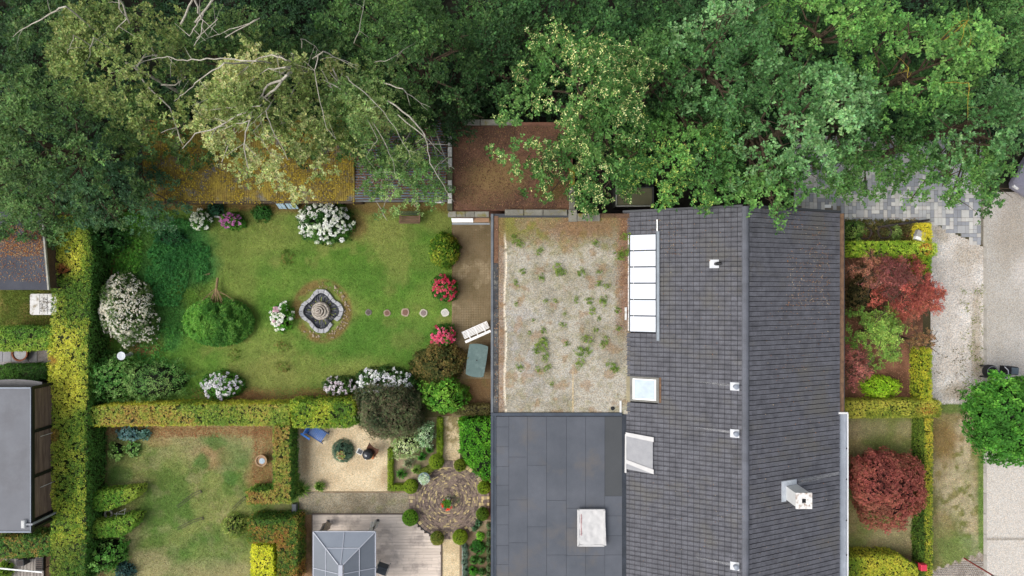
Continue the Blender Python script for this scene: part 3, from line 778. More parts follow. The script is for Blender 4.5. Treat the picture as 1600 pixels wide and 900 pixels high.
# ============================================================ THE HOUSE
ZE, ZR = 2.8, 5.0
YN, YS = 3.36, -16.2
XR, XW, XE = 9.69, 4.98, 14.68
hx = thing('house', 'long house under a dark tiled gable roof with two flat roofs on its left side', 'house', (9.5, -4, 0))
BRICKW = surf('house_brick', (136, 96, 78), (112, 78, 64), 4, .9, 30, .3, .5, .01)
mb = MB(); mb.box(XW + .25, XE - .3, YS + .2, YN - .25, 0, 2.62)
mb.add([(XW + .25, YN - .25, 2.62), (XE - .3, YN - .25, 2.62), (XR, YN - .25, ZR - .22), (XW + .25, YS + .2, 2.62), (XE - .3, YS + .2, 2.62), (XR, YS + .2, ZR - .22)],
       [(0, 1, 2), (5, 4, 3), (0, 2, 5, 3), (1, 4, 5, 2)])
mb.build('wall', BRICKW, hx)
ROOFM = surf('roof_underlay', (30, 30, 34), (24, 24, 27), 2, .9, 20, .2, .2, .01)
TILE = surf('roof_tile', (100, 100, 106), (78, 78, 83), 2.6, .66, 22, .26, .35, .006, rnd=.16, spec=.3, blotch=(94, 92, 90), bscale=.5)
roof = MB()
def slope(xa, za, xb, zb):
    roof.add([(xa, YN, za), (xb, YN, zb), (xb, YS, zb), (xa, YS, za), (xa, YN, za - .14), (xb, YN, zb - .14), (xb, YS, zb - .14), (xa, YS, za - .14)],
             [(0, 1, 2, 3), (7, 6, 5, 4), (0, 4, 5, 1), (2, 6, 7, 3), (1, 5, 6, 2), (0, 3, 7, 4)])
slope(XW, ZE - .06, XR, ZR - .06); slope(XR, ZR - .06, XE, ZE - .16)
rf = roof.build('roof', ROOFM, hx)
def tile_mesh(l, w):
    # local: x down the slope, y across, z up; lower edge raised; one side carries the interlocking roll
    prof = [(.004, -.012), (.006, .010), (w * .74, .012), (w * .80, .030), (w * .90, .030), (w - .014, .008), (w - .014, -.012)]
    vs = [(0, y_, z_ * .6 - .0) for y_, z_ in prof] + [(l, y_, z_ + .026) for y_, z_ in prof] + [(l, prof[0][0], -.01), (l, prof[-1][0], -.01)]
    n = len(prof); fs = [(i, i + 1, n + i + 1, n + i) for i in range(n - 1)] + [tuple(range(n, 2 * n)) + (2 * n + 1, 2 * n)]
    return vs, [f[::-1] for f in fs]
TW = .206
def tiles(side):
    S = math.hypot(XR - XW, ZR - ZE) if side < 0 else math.hypot(XE - XR, ZR - ZE + .10)
    ang = math.atan2(ZR - ZE, XR - XW) if side < 0 else math.atan2(ZR - ZE + .10, XE - XR)
    nc = 20 if side < 0 else 22; e = (S - .08) / nc; vs, fs = tile_mesh(e + .012, TW)
    vs, fs = tile_mesh(e - .020, TW)
    me = bpy.data.meshes.new('roof_tile'); me.from_pydata(vs, [], fs); me.update(); me.materials.append(TILE)
    vs_a = np.array(vs); nr = int((YN - YS) / TW); cand = []
    for i in range(nc):
        for j in range(nr):
            s = .08 + i * e; x = XR + side * s * math.cos(ang); z = ZR - s * math.sin(ang); y_ = YN - (j + (1 if side > 0 else 0)) * TW
            px_ = 800 + x / (H - z) * F; py_ = 450 - y_ / (H - z) * F
            if side < 0:
                if px_ < 1032 and 362 < py_ < 519: continue      # glass roof strip
                if px_ < 1033 and 588 < py_ < 627: continue       # roof window
                if py_ < 648 and px_ < 985 and i == nc - 1: pass
            vis = -40 < py_ < 905
            cand.append((-z if vis else 9, abs(y_ + 4), x, y_, z))
    cand.sort(key=lambda c: (round(c[0], 2), c[1]))
    rest = MB(); b = base_of(rf)
    rz = math.pi if side < 0 else 0
    for k_, (q, _, x, y_, z) in enumerate(cand):
        Rm = Matrix.Rotation(rz, 4, 'Z') @ Matrix.Rotation(ang, 4, 'Y')
        Rm = Rm @ Matrix.Rotation(random.gauss(0, .004), 4, 'Z')
        dz = random.gauss(0, .003)
        if k_ < 150:
            o = link('roof_tile', me, rf, (x - b.x, y_ - b.y, z - b.z + dz), Rm.to_euler())
        else:
            Mx = Matrix.Translation((x, y_, z + dz)) @ Rm
            rest.add([Mx @ Vector(v) for v in vs], fs)
    o = rest.build('roof_tiles', TILE, rf); o['kind'] = 'stuff'
tiles(-1); tiles(1)
# ridge tiles
RT = surf('ridge_tile', (98, 100, 108), (84, 86, 92), 1.2, .6, 26, .2, .3, .005, rnd=.08)
y = YN + .03; prev = None
while y > YS:
    m1 = MB(); n = 7; l = .37; vs = []
    for jj, yy in enumerate((y, y - l)):
        for k_ in range(n):
            a_ = R(-12) + (math.pi + R(24)) * k_ / (n - 1); rr = .145 + .012 * jj
            vs.append((XR + rr * math.cos(a_), yy, ZR - .045 + rr * .78 * math.sin(a_) + .012 * jj))
    for k_ in range(n):
        a_ = R(-12) + (math.pi + R(24)) * k_ / (n - 1); vs.append((XR + .13 * math.cos(a_), y - l, ZR - .06 + .13 * .75 * math.sin(a_)))
    m1.add(vs, [(k_, k_ + 1, n + k_ + 1, n + k_) for k_ in range(n - 1)] + [(n + k_, n + k_ + 1, 2 * n + k_ + 1, 2 * n + k_) for k_ in range(n - 1)])
    m1.build('ridge_tile', RT, rf); y -= .352
# verge trim at the upper gable
m1 = MB(); m1.bar((XW - .02, YN + .05, ZE + .0), (XR - .12, YN + .05, ZR - .02), .09, .12); m1.bar((XR + .12, YN + .05, ZR - .02), (XE + .02, YN + .05, ZE - .08), .09, .12)
m1.build('verge_board', DARKGREY, hx)
# east gutters: dark one full of needles, then a clean zinc one
GUTD = surf('rusty_gutter', (128, 100, 76), (92, 72, 58), 5, .9, 40, .4, .5, .01)
def gutter(name, mat, fill, y0, y1, w):
    m1 = MB(); x0 = XE + .0
    m1.box(x0, x0 + .02, y1, y0, 2.52, 2.66); m1.box(x0 + w - .02, x0 + w, y1, y0, 2.52, 2.68); m1.box(x0 + .02, x0 + w - .02, y1, y0, 2.52, 2.56)
    g_ = m1.build(name, mat, hx)
    return g_
yg = Y(645, 2.6)
g1 = gutter('gutter', DARKGREY, 1, YN, yg + .01, .24); 
m1 = MB(); m1.box(XE + .022, XE + .218, yg + .05, YN - .02, 2.56, 2.66); m1.build('debris', GUTD, g1)
g2 = gutter('gutter', ZINC, 0, yg - .01, YS, .36); g2['label'] = 'wide bare zinc gutter'
m1 = MB(); m1.box(XE + .362, XE + .40, YS, yg - .01, 2.5, 2.70); m1.build('rim', WHITE, g2)
m1 = MB(); m1.box(XE - .22, XE + .36, yg - .03, yg + .05, 2.66, 2.76); m1.build('end_cap', DIRTYWHITE, g2)
for yy in [Y(v, 2.6) for v in (700, 748, 812, 866)]:
    MB().box(XE + .30, XE + .345, yy - .03, yy + .03, 2.68, 2.70).build('bracket', BLACK, g2)
# --- flat roof with gravel (upper) and felt (lower)
ZF = 2.9
xl = X(767, ZF); yt = Y(334, ZF); ym = Y(648, ZF); xr1 = X(984, ZF); xr2 = X(972, ZF)
mb = MB(); mb.box(xl + .04, XW + .3, YS + .2, yt - .05, 0, ZF - .16); mb.build('wall', BRICKW, hx)
fr = MB().box(xl, XW + .1, ym + .02, yt, ZF - .15, ZF - .03).build('flat_roof', DARKGREY, hx); fr['label'] = 'gravel covered flat roof'
def rg(px, py):
    n = len(px); c = mixc(C3((168, 163, 150), n), C3((146, 141, 126), n), sm(.35, .65, fbm(px, py, 40, 91, 4)))
    grey = sm(.5, .7, fbm(px, py, 26, 92, 3)) * ellm(px, py, 830, 540, 50, 70, .6, 2); c = mixc(c, C3((160, 158, 156), n), grey * .6)
    top = sm(405, 350, py + 40 * (fbm(px, py, 30, 5, 4) - .5)); c = mixc(c, C3((122, 108, 70), n), top * .85); c = mixc(c, C3((120, 118, 70), n), sm(.5, .66, fbm(px, py, 9, 191, 4)) * .35)
    ms = sm(.48, .62, fbm(px, py, 16, 95, 4)) * sm(420, 350, py); c = mixc(c, C3((116, 118, 48), n), ms * .7)
    rd = np.maximum(sm(958, 975, px + 12 * (fbm(px, py, 20, 6, 3) - .5)) * sm(560, 470, py), sm(794, 784, px) * .6); rd = np.maximum(rd, ellm(px, py, 905, 355, 50, 18, .5, 7) * .7)
    c = mixc(c, C3((126, 92, 72), n), np.clip(rd, 0, 1) * .8)
    br = sm(.62, .72, fbm(px, py, 14, 97, 3)) * .5; c = mixc(c, C3((140, 112, 80), n), br)
    line = sm(2.2, .6, np.abs(px - (789.5 + 1.5 * np.sin(py * .05)))) * (vn(px, py, 7, 5) > .25) * sm(360, 380, py); c = mixc(c, C3((222, 212, 192), n), line * .8)
    l2 = sm(1.4, .5, np.abs(px - 895)) * sm(560, 600, py); return mixc(c, C3((206, 180, 130), n), l2 * .6)
patch('gravel', 779, 340, 985, 647, ZF - .01, rg, GRAVELM, .05, parent=fr)
GV = lambda n_: 0
m1 = MB(); m1.box(xl, X(771, ZF), ym, yt, ZF - .03, ZF + .05, bev=.01); m1.build('roof_edge', surf('edge_metal', (112, 117, 122), (90, 94, 100), 2, .6, 20, .2, .1, .003), fr)
OLDF = surf('old_felt', (86, 86, 86), (60, 60, 62), 2, .9, 30, .4, .4, .006, rnd=.15, blotch=(132, 128, 118), bscale=3)
yy = Y(412, ZF); 
while yy > ym + .2:
    MB().box(X(771, ZF) + .01, X(778.5, ZF), max(yy - .98, ym), yy, ZF - .03, ZF + .012, bev=.006).build('coping_stone', OLDF, fr); yy -= 1.0
MB().box(X(771, ZF) + .01, X(778.5, ZF), Y(411, ZF), yt - .1, ZF - .03, ZF - .004).build('gravel_edge', surf('litter_strip', (130, 98, 78), (96, 72, 56), 6, .95, 40, .4, .5, .01), fr)
m1 = MB(); m1.box(X(968, ZF), X(971, ZF), Y(645, ZF), Y(626, ZF), ZF - .02, ZF + .03); m1.box(X(961, ZF), X(971, ZF), Y(647, ZF), Y(644.6, ZF), ZF - .02, ZF + .031); m1.build('edge_strip', DIRTYWHITE, fr)
m1 = MB(); m1.lathe(X(957, ZF), Y(638, ZF), [(.09, ZF - .02), (.09, ZF + .04), (.06, ZF + .06)], 10); m1.build('drain_cover', BLACK, fr)
m1 = MB(); m1.box(X(976, ZF), X(979, ZF), Y(500, ZF), Y(480, ZF), ZF, ZF + .06); m1.build('edge_strip', DIRTYWHITE, fr)
# felt roof
FELT = surf('roofing_felt', (92, 95, 102), (80, 84, 91), .7, .75, 60, .12, .15, .003, rnd=.04, blotch=(96, 94, 94), bscale=.5)
FELT2 = surf('new_roofing_felt', (78, 80, 82), (72, 74, 76), .7, .85, 60, .12, .15, .003)
fl = MB().box(xl, XW + .1, YS + .1, ym, ZF - .15, ZF - .005).build('flat_roof', surf('seam', (58, 62, 70), (48, 52, 58), 2, .8, 20, .2, .1, .004), hx); fl['label'] = 'dark felt covered flat roof'
cols = [775, 795, 824, 854, 885, 915, 945, 972]
cuts = {0: [667, 698, 729, 758, 790, 820, 852, 882], 1: [714, 781, 848], 2: [727, 823], 3: [782, 867], 4: [794, 825, 868], 5: [795, 868], 6: [775, 806, 837, 867]}
for i in range(7):
    ys = [651] + cuts[i] + [925]
    for a, b in zip(ys, ys[1:]):
        x0, x1 = X(cols[i], ZF), X(cols[i + 1], ZF)
        mt_ = FELT2 if (i == 6 and b <= 775) else FELT
        MB().box(x0 + .006, x1 - .006, Y(b, ZF) + .006, Y(a, ZF) - .006, ZF - .005, ZF + .006 + .002 * (i % 2)).build('felt_sheet', mt_, fl)
m1 = MB(); m1.box(xl, X(771.5, ZF), YS + .1, ym, ZF - .1, ZF + .07, bev=.01); m1.box(xl, X(972, ZF), ym - .04, ym + .10, ZF - .1, ZF + .075, bev=.015); m1.box(X(771.5, ZF), X(775, ZF), YS + .1, ym, ZF - .01, ZF + .03)
m1.build('roof_edge', surf('upstand', (72, 80, 90), (60, 66, 76), 2, .6, 30, .15, .1, .003), fl)
# --- glass roof strip with six panes
gz = 3.2
gs = thing('part', None, None, (0, 0, 0)); bpy.data.objects.remove(gs)
x0, x1, y0, y1 = X(986, gz), X(1022, gz), Y(519, gz), Y(366, gz)
WPAN = surf('opal_panel', (214, 218, 226), (204, 210, 219), .6, .3, 20, .03, .02, .002)
SPL = lambda x: ZE + (x - XW) * (ZR - ZE) / (XR - XW)
def sloped(xa, xb, ya, yb, dz, th):
    f = lambda x: SPL(x) + dz
    return MB().add([(xa, ya, f(xa) - th), (xb, ya, f(xb) - th), (xb, yb, f(xb) - th), (xa, yb, f(xa) - th), (xa, ya, f(xa)), (xb, ya, f(xb)), (xb, yb, f(xb)), (xa, yb, f(xa))],
                    [(3, 2, 1, 0), (4, 5, 6, 7), (0, 1, 5, 4), (1, 2, 6, 5), (2, 3, 7, 6), (3, 0, 4, 7)])
rl = sloped(x0 - .04, x1 + .04, y0, y1, .07, .2).build('rooflight', surf('rooflight_frame', (70, 74, 80), (60, 64, 70), 2, .5, 30, .1, .05, .002), hx); rl['label'] = 'strip of six white glazed panels'
st = (y1 - y0) / 6
for i in range(6):
    a = y0 + i * st + .032; b = y0 + (i + 1) * st - .032
    sloped(x0, x1, a, b, .10, .03).build('pane', WPAN, rl)
sloped(x1 + .045, x1 + .15, y0 - .35, y1 + .1, .12, .1).build('flashing', surf('blue_flashing', (136, 144, 152), (116, 124, 132), 2, .5, 30, .1, .05, .002), rl)
sloped(x1 + .045, x1 + .085, y1 + .11, y1 + .62, .12, .08).build('flashing', WHITE, rl)
sloped(x0 - .085, x0 - .045, y0 + .05, y1, .02, .1).build('sill', DIRTYWHITE, rl)
sloped(x0 + .12, x0 + .14, y0 + .05, y1 - .05, .105, .01).build('glazing_bar', DIRTYWHITE, rl)
# --- roof window below it
z_ = 3.1; wx0, wx1, wy0, wy1 = X(985, z_), X(1026, z_), Y(627, z_), Y(588, z_)
rw = sloped(wx0, wx1, wy0, wy1, .10, .16).build('roof_window', surf('window_frame', (120, 118, 112), (98, 97, 92), 3, .6, 30, .15, .1, .003), hx); rw['label'] = 'bare glass roof window in a grey frame'
sloped(wx0 + .1, wx1 - .12, wy0 + .09, wy1 - .09, .135, .03).build('sash', WHITE, rw)
sloped(wx0 + .16, wx1 - .19, wy0 + .15, wy1 - .14, .147, .01).build('pane', glass('sky_glass', (128, 146, 160), .35), rw)
sloped(wx0 - .14, wx0, wy0, wy1 - .02, .06, .06).build('apron', surf('lead', (150, 140, 112), (130, 122, 98), 2, .7, 20, .2, .1, .003), rw)
sloped(wx1 + .01, wx1 + .10, wy0, wy1, .055, .04).build('moss_heap', GUTD, rw)
# --- roof window covered with grey cloth
z_ = 3.2; cx0, cx1, cy0, cy1 = X(982, z_), X(1018, z_), Y(738, z_), Y(684, z_)
fz = lambda x: ZE + (x - XW) * (ZR - ZE) / (XR - XW)
def cloth(name, corners, zf, dz, mat, parent, nx=12, ny=12, amp=.02, seed=3):
    (ax, ay), (bx, by), (c_x, c_y), (dx, dy) = corners; V = []; Fc = []
    for j in range(ny + 1):
        for i in range(nx + 1):
            u, v = i / nx, j / ny
            x = (ax * (1 - u) + bx * u) * (1 - v) + (dx * (1 - u) + c_x * u) * v; y = (ay * (1 - u) + by * u) * (1 - v) + (dy * (1 - u) + c_y * u) * v
            V.append((x, y, zf(x) + dz + amp * (fbm(np.array([x]), np.array([y]), .3, seed, 3)[0] - .5) * 2))
    for j in range(ny):
        for i in range(nx): a_ = j * (nx + 1) + i; Fc.append((a_, a_ + 1, a_ + nx + 2, a_ + nx + 1))
    n0 = len(V); V2 = [(x, y, z - .03) for x, y, z in V]
    edge = [i for i in range(nx)] ; m_ = MB(); 
    m_.add(V, Fc); m_.add(V2, [f[::-1] for f in Fc])
    bd = [i for i in range(nx + 1)] + [(j + 1) * (nx + 1) + nx for j in range(ny)] + [ny * (nx + 1) + nx - 1 - i for i in range(nx)] + [(ny - 1 - j) * (nx + 1) for j in range(ny - 1)]
    for p, q in zip(bd, bd[1:] + bd[:1]): m_.f.append((p, n0 + p, n0 + q, q))
    return m_.build(name, mat, parent, smooth=True)
CLOTHG = surf('grey_cloth', (156, 156, 158), (146, 146, 149), 4, .9, 120, .12, .2, .002)
CLOTHW = surf('white_cloth', (200, 198, 196), (190, 188, 186), 3, .9, 60, .06, .2, .003)
rw2 = sloped(cx0 + .05, cx1 - .05, cy0 + .15, cy1 - .1, .10, .12).build('roof_window', DARKGREY, hx); rw2['label'] = 'roof window wrapped in grey and white cloth'
cloth('cloth', [(X(980, z_), Y(735, z_)), (X(1018, z_), Y(738, z_)), (X(1018, z_), Y(682, z_)), (X(980, z_), Y(679, z_))], fz, .13, CLOTHG, rw2)
for a, b, c_, d_ in ((980, 722, 1019, 731), (979, 679, 1019, 681)):
    cloth('edge_strip', [(X(a, z_), Y(b + 4, z_)), (X(c_, z_), Y(d_ + 7, z_)), (X(c_, z_), Y(d_, z_)), (X(a, z_), Y(b - 2, z_))], fz, .165, CLOTHW, rw2, 10, 2, .006, 5)
cloth('edge_strip', [(X(977.5, z_), Y(741, z_)), (X(980, z_), Y(741, z_)), (X(980, z_), Y(680, z_)), (X(978, z_), Y(680, z_))], fz, .15, CLOTHW, rw2, 2, 10, .004, 5)
# --- white covered skylight on the felt roof
z_ = 3.1; s0, s1, t0, t1 = X(903, z_), X(945, z_), Y(853, z_), Y(796, z_)
sk = MB().box(s0 + .06, s1 - .06, t0 + .06, t1 - .06, ZF, z_ - .02).build('skylight', DARKGREY, hx); sk['label'] = 'square skylight under a taped white sheet'
cloth('cover', [(s0 - .02, t0 - .02), (s1 + .06, t0 + .03), (s1, t1 + .02), (s0 + .0, t1 - .02)], lambda x: z_ + .02, 0, CLOTHW, sk, 26, 34, .05, 8)
for a, b, c_, d_ in ((902, 796, 905, 853), (942.5, 797, 945.5, 852), (904, 795.5, 944, 797.5), (904, 851, 944, 853.5)):
    MB().box(X(a, z_), X(c_, z_), Y(d_, z_), Y(b, z_), z_ - .05, z_ + .045).build('batten', CLOTHW, sk)
MB().box(X(907.5, z_), X(908.4, z_), Y(836, z_), Y(803, z_), z_ + .04, z_ + .052).build('strap', plain('red_tape', (170, 110, 110), .6), sk)
# --- chimney
def roof_z(x): return ZR - abs(x - XR) * ((ZR - ZE) / (XR - XW) if x < XR else (ZR - ZE + .1) / (XE - XR))
chx, chy = 12.02, -8.76
ch = MB(); w = .30
ch.box(chx - w, chx + w, chy - w * .95, chy + w * .95, roof_z(chx + w) - .25, 5.15)
CHW = surf('chimney_render', (212, 212, 210), (198, 198, 196), 3, .7, 30, .08, .15, .003)
ct = 5.15
chim = thing('tmp', None, None, (0, 0, 0)); bpy.data.objects.remove(chim)
c1 = ch.build('chimney', CHW, hx)
m1 = MB(); q = .09; W_ = w + .03
for a, b, c_, d_ in ((-W_, W_, -W_, -q), (-W_, W_, q, W_), (-W_, -q, -q, q), (q, W_, -q, q)): m1.box(chx + a, chx + b, chy + c_, chy + d_, ct + .004, ct + .07)
m1.build('cap', surf('chimney_cap', (226, 224, 220), (214, 210, 204), 5, .8, 30, .1, .2, .003, blotch=(150, 128, 112), bscale=5), c1)
MB().box(chx - q, chx + q, chy - q, chy + q, ct + .002, ct + .02).build('flue', BLACK, c1)
fa = (ZR - ZE + .1) / (XE - XR)
m1 = MB(); 
def eastslab(m_, xa, xb, ya, yb, dz, th):
    f = lambda x: ZR - (x - XR) * fa + dz
    m_.add([(xa, ya, f(xa) - th), (xb, ya, f(xb) - th), (xb, yb, f(xb) - th), (xa, yb, f(xa) - th), (xa, ya, f(xa)), (xb, ya, f(xb)), (xb, yb, f(xb)), (xa, yb, f(xa))],
           [(3, 2, 1, 0), (4, 5, 6, 7), (0, 1, 5, 4), (1, 2, 6, 5), (2, 3, 7, 6), (3, 0, 4, 7)])
eastslab(m1, chx - w - .24, chx - w, chy - w - .05, chy + w + .22, .075, .06); eastslab(m1, chx - w, chx + w - .05, chy + w, chy + w + .22, .074, .06)
m1.build('flashing', surf('white_lead', (196, 202, 208), (172, 178, 186), 5, .6, 30, .15, .2, .004), c1)
# --- roof vents
for (vx, vy, dark, sh) in ((1118, 412, 1, 0), (1146, 603, 0, 1), (1146, 676, 0, 0), (1146, 882, 0, 0)):
    x = X(vx, 4.7); y_ = Y(vy, 4.7); m1 = MB(); f = lambda xx: ZE + (xx - XW) * (ZR - ZE) / (XR - XW)
    s_ = .16 if not dark else .17
    v_ = sloped(x - s_, x + s_, y_ - s_ * 1.05, y_ + s_ * 1.05, .07, .05).build('roof_vent', surf('vent_plate' + str(vy), (206, 208, 210), (190, 192, 196), 6, .6, 30, .1, .1, .003), hx)
    m1 = MB(); z0 = f(x) + .05
    if dark: m1.tube([(x + .06, y_, z0), (x + .07, y_, z0 + .30)], .075, 12); m1.tube([(x + .06, y_, z0 + .24), (x + .2, y_, z0 + .33)], .06, 10); m1.build('pipe', BLACK, v_)
    else:
        m1.lathe(x + .02, y_, [(.09, z0), (.09, z0 + .16), (.105, z0 + .16), (.105, z0 + .2), (.02, z0 + .23)], 16); m1.build('pipe', plain('grey_pipe' + str(vy), (132, 138, 148), .5), v_)
# pale run-off streaks below the vents and the chimney
SM, st_, sb_ = newmat('runoff_stain'); sb_.inputs['Base Color'].default_value = L4((176, 176, 176)); sb_.inputs['Roughness'].default_value = .9
_n = _noise(st_, 5, 5, .7, _geo(st_, (1.2, 9, 1))); _r = _ramp(st_, _n.outputs[0], [(.36, (0, 0, 0, 1)), (.74, (.75, .75, .75, 1))]); st_.links.new(_r, sb_.inputs['Alpha'])
for v_ in [o for o in hx.children if o.name.startswith('roof_vent')][1:]:
    vv = [hx.location + v_.data.vertices[0].co]; xx, yy = vv[0].x, vv[0].y + .17; f = lambda x: ZE + (x - XW) * (ZR - ZE) / (XR - XW) + .062
    MB().add([(xx - 1.3, yy + .10, f(xx - 1.3)), (xx, yy - .01, f(xx)), (xx, yy + .09, f(xx)), (xx - 1.3, yy + .13, f(xx - 1.3))], [(0, 1, 2, 3)]).build('runoff_stain', SM, v_)
f = lambda x: ZR - (x - XR) * fa + .064
MB().add([(chx + .35, chy + .28, f(chx + .35)), (XE - .05, chy + .42, f(XE - .05)), (XE - .05, chy + .56, f(XE - .05)), (chx + .35, chy + .50, f(chx + .35))], [(0, 1, 2, 3)]).build('runoff_stain', SM, c1)
# fallen leaves and needles on the tiles
def zroofE(x, y): return ZR - (x - XR) * fa + .055
def zroofW(x, y): return ZE + (x - XW) * (ZR - ZE) / (XR - XW) + .055
litter('fallen_leaves', [(1222, 350, 1308, 478, 3.6, 900), (1180, 470, 1308, 640, 3.6, 260), (1180, 330, 1308, 360, 3.6, 150), (1170, 640, 1305, 890, 3.6, 170)], [(150, 112, 84), (128, 92, 70), (120, 96, 76), (164, 148, 122)], .055, rf, z=zroofE, seed=12, thr=.44, clump=1.0)
litter('fallen_leaves', [(1000, 345, 1060, 400, 3.2, 160), (985, 340, 1150, 560, 3.6, 170), (1000, 740, 1150, 890, 3.6, 120)], [(150, 112, 84), (128, 92, 70), (150, 140, 118)], .055, rf, z=zroofW, seed=15, thr=.46, clump=1.0)
litter('fallen_leaves', [(962, 338, 986, 520, ZF, 900), (772, 340, 786, 640, ZF, 500), (800, 340, 960, 400, ZF, 700), (790, 400, 965, 640, ZF, 240)], [(134, 92, 70), (108, 74, 58), (160, 120, 86), (196, 160, 120)], .05, fr, seed=18, thr=.40)
# ============================================================ GRASS, GROUND COVER
def grass(name, a, b, c, d, z, cnt, fn, h=.06, w=.016, seed=1, mask=None, label=None, green=None):
    x = rng.uniform(X(a, z), X(c, z), cnt); y = rng.uniform(Y(d, z), Y(b, z), cnt)
    px = x / (H - z) * F + 800; py = 450 - y / (H - z) * F
    if mask is not None: kp = mask(px, py); x, y, px, py = x[kp], y[kp], px[kp], py[kp]
    n = len(x); C = 1.28 * fn(px, py) * hf(px, py)[:, None] * (1.0 + rng.normal(0, .22, (n, 1))) * (1 + rng.normal(0, .07, (n, 3)))
    if green is not None: C = mixc(C, np.tile(lin(green), (n, 1)), rng.random(n) * .5)
    hh = (h * rng.uniform(.5, 1.3, n)) if np.isscalar(h) else h(px, py) * rng.uniform(.5, 1.3, n)
    an = rng.random(n) * 6.283; d_ = np.stack([np.cos(an), np.sin(an), np.zeros(n)], 1); s = np.stack([-d_[:, 1], d_[:, 0], np.zeros(n)], 1) * w * rng.uniform(.6, 1.3, n)[:, None]
    p = np.stack([x, y, np.full(n, z)], 1)
    V = np.stack([p - s, p + s, p + d_ * hh[:, None] * rng.uniform(.5, 1.1, (n, 1)) + np.array([0, 0, 1.0]) * hh[:, None] * rng.uniform(.4, .9, (n, 1))], 1).reshape(-1, 3)
    o = np_obj(name, V, np.arange(3 * n).reshape(-1, 3), np.repeat(np.clip(C, .003, .9), 3, 0), LEAF, None, origin=((X(a) + X(c)) / 2, (Y(b) + Y(d)) / 2, 0))
    tag(o, label, 'grass', None, 'stuff'); return o
hfun = lambda px, py: .045 + .16 * np.clip(ellm(px, py, 270, 430, 60, 90, .3, 4) + ellm(px, py, 235, 350, 50, 26, .3, 4), 0, 1)
grass('grass', 150, 322, 706, 622, .016, 120000, lawn_main, hfun, label='short mown grass of the large walled garden lawn', mask=lambda px, py: np.hypot(px - 503, py - 486) > 34)
grass('grass', 156, 668, 424, 905, .014, 52000, lawn_low, .05, label='patchy grass of the lower left garden')
grass('grass', 0, 453, 80, 514, .016, 7000, lambda x, y: C3((96, 108, 44), len(x)), .06, label='rough grass of the neighbouring plot at the left edge')
grass('grass', 1316, 655, 1436, 872, .020, 18000, lawn_fr, .05, label='thin grass around the round red maple')
grass('grass', 1458, 630, 1536, 892, .018, 15000, verge, .05, mask=vmask, label='worn grass verge beside the road')
grass('weeds', 1500, 440, 1540, 630, .02, 2600, lambda x, y: C3((104, 112, 56), len(x)), .06, .02, mask=lambda x, y: fbm(x, y, 8, 4, 3) > .62 - ellm(x, y, 1528, 560, 16, 90, .5, 3) * .16, label='weeds creeping over the pale gravel drive edge')
grass('weeds', 1455, 540, 1530, 632, .02, 900, lambda x, y: C3((88, 84, 60), len(x)), .07, .03, mask=lambda x, y: fbm(x, y, 6, 14, 3) > .6, label='dead leaves and weeds on the pale gravel drive')
# dark undergrowth below the wood
def under(name, a, b, c, d, z, cnt, pal, L, label, cat='ground cover', mask=None, seed=3):
    zz = rng.random(cnt) ** 1.5 * z; x = rng.uniform(X(a), X(c), cnt); y = rng.uniform(Y(d), Y(b), cnt)
    g = fbm(x, y, 1.3, seed, 3); kp = g > .38
    if mask is not None: kp &= mask(x / H * F + 800, 450 - y / H * F)
    x, y, zz = x[kp], y[kp], zz[kp] * (.4 + 1.2 * g[kp]); n = len(x)
    mx = Mix(); mx.add(*tufts(np.stack([x, y, zz + .03], 1), np.stack([rng.normal(0, .35, n), rng.normal(0, .35, n), np.ones(n)], 1), 5, L, L * .65, pick(pal, x, y, 1.5, seed, 1.0), .4))
    o = mx.build(name, LEAF); tag(o, label, cat, None, 'stuff'); return o
wm = lambda px, py: ~(((px > 225) & (px < 905) & (py > 195)) | ((px > 1225) & (py > 225)) | ((px > 895) & (py > 240)))
under('ground_ivy', -20, -20, 1620, 330, 1.1, 26000, [(36, 62, 34), (48, 78, 42), (40, 66, 44)], .15, 'dark ivy and undergrowth covering the ground beneath the wood', mask=wm)

under('ground_cover', 228, 342, 336, 478, .22, 5200, [(44, 96, 46), (56, 114, 54), (72, 130, 62)], .06, 'low dark bluish-green leafy growth spreading over the upper left of the lawn', mask=lambda px, py: ellm(px, py, 285, 395, 46, 50, .3, 855) + ellm(px, py, 262, 430, 36, 50, .3, 9) > .35, seed=31)
under('ground_cover', 158, 326, 262, 440, .25, 3600, [(58, 108, 36), (78, 130, 44), (98, 146, 56)], .06, 'fresh green leafy growth at the upper left corner of the lawn', mask=lambda px, py: ellm(px, py, 222, 352, 50, 24, .4, 12) + ellm(px, py, 200, 400, 26, 40, .4, 19) > .4, seed=33)
under('ground_cover', 150, 500, 330, 625, .25, 3000, [(52, 104, 44), (70, 122, 50), (90, 138, 58)], .06, 'tufty green growth around the shrubs at the lower left of the lawn', mask=lambda px, py: ellm(px, py, 262, 545, 50, 34, .4, 15) > .45, seed=35)
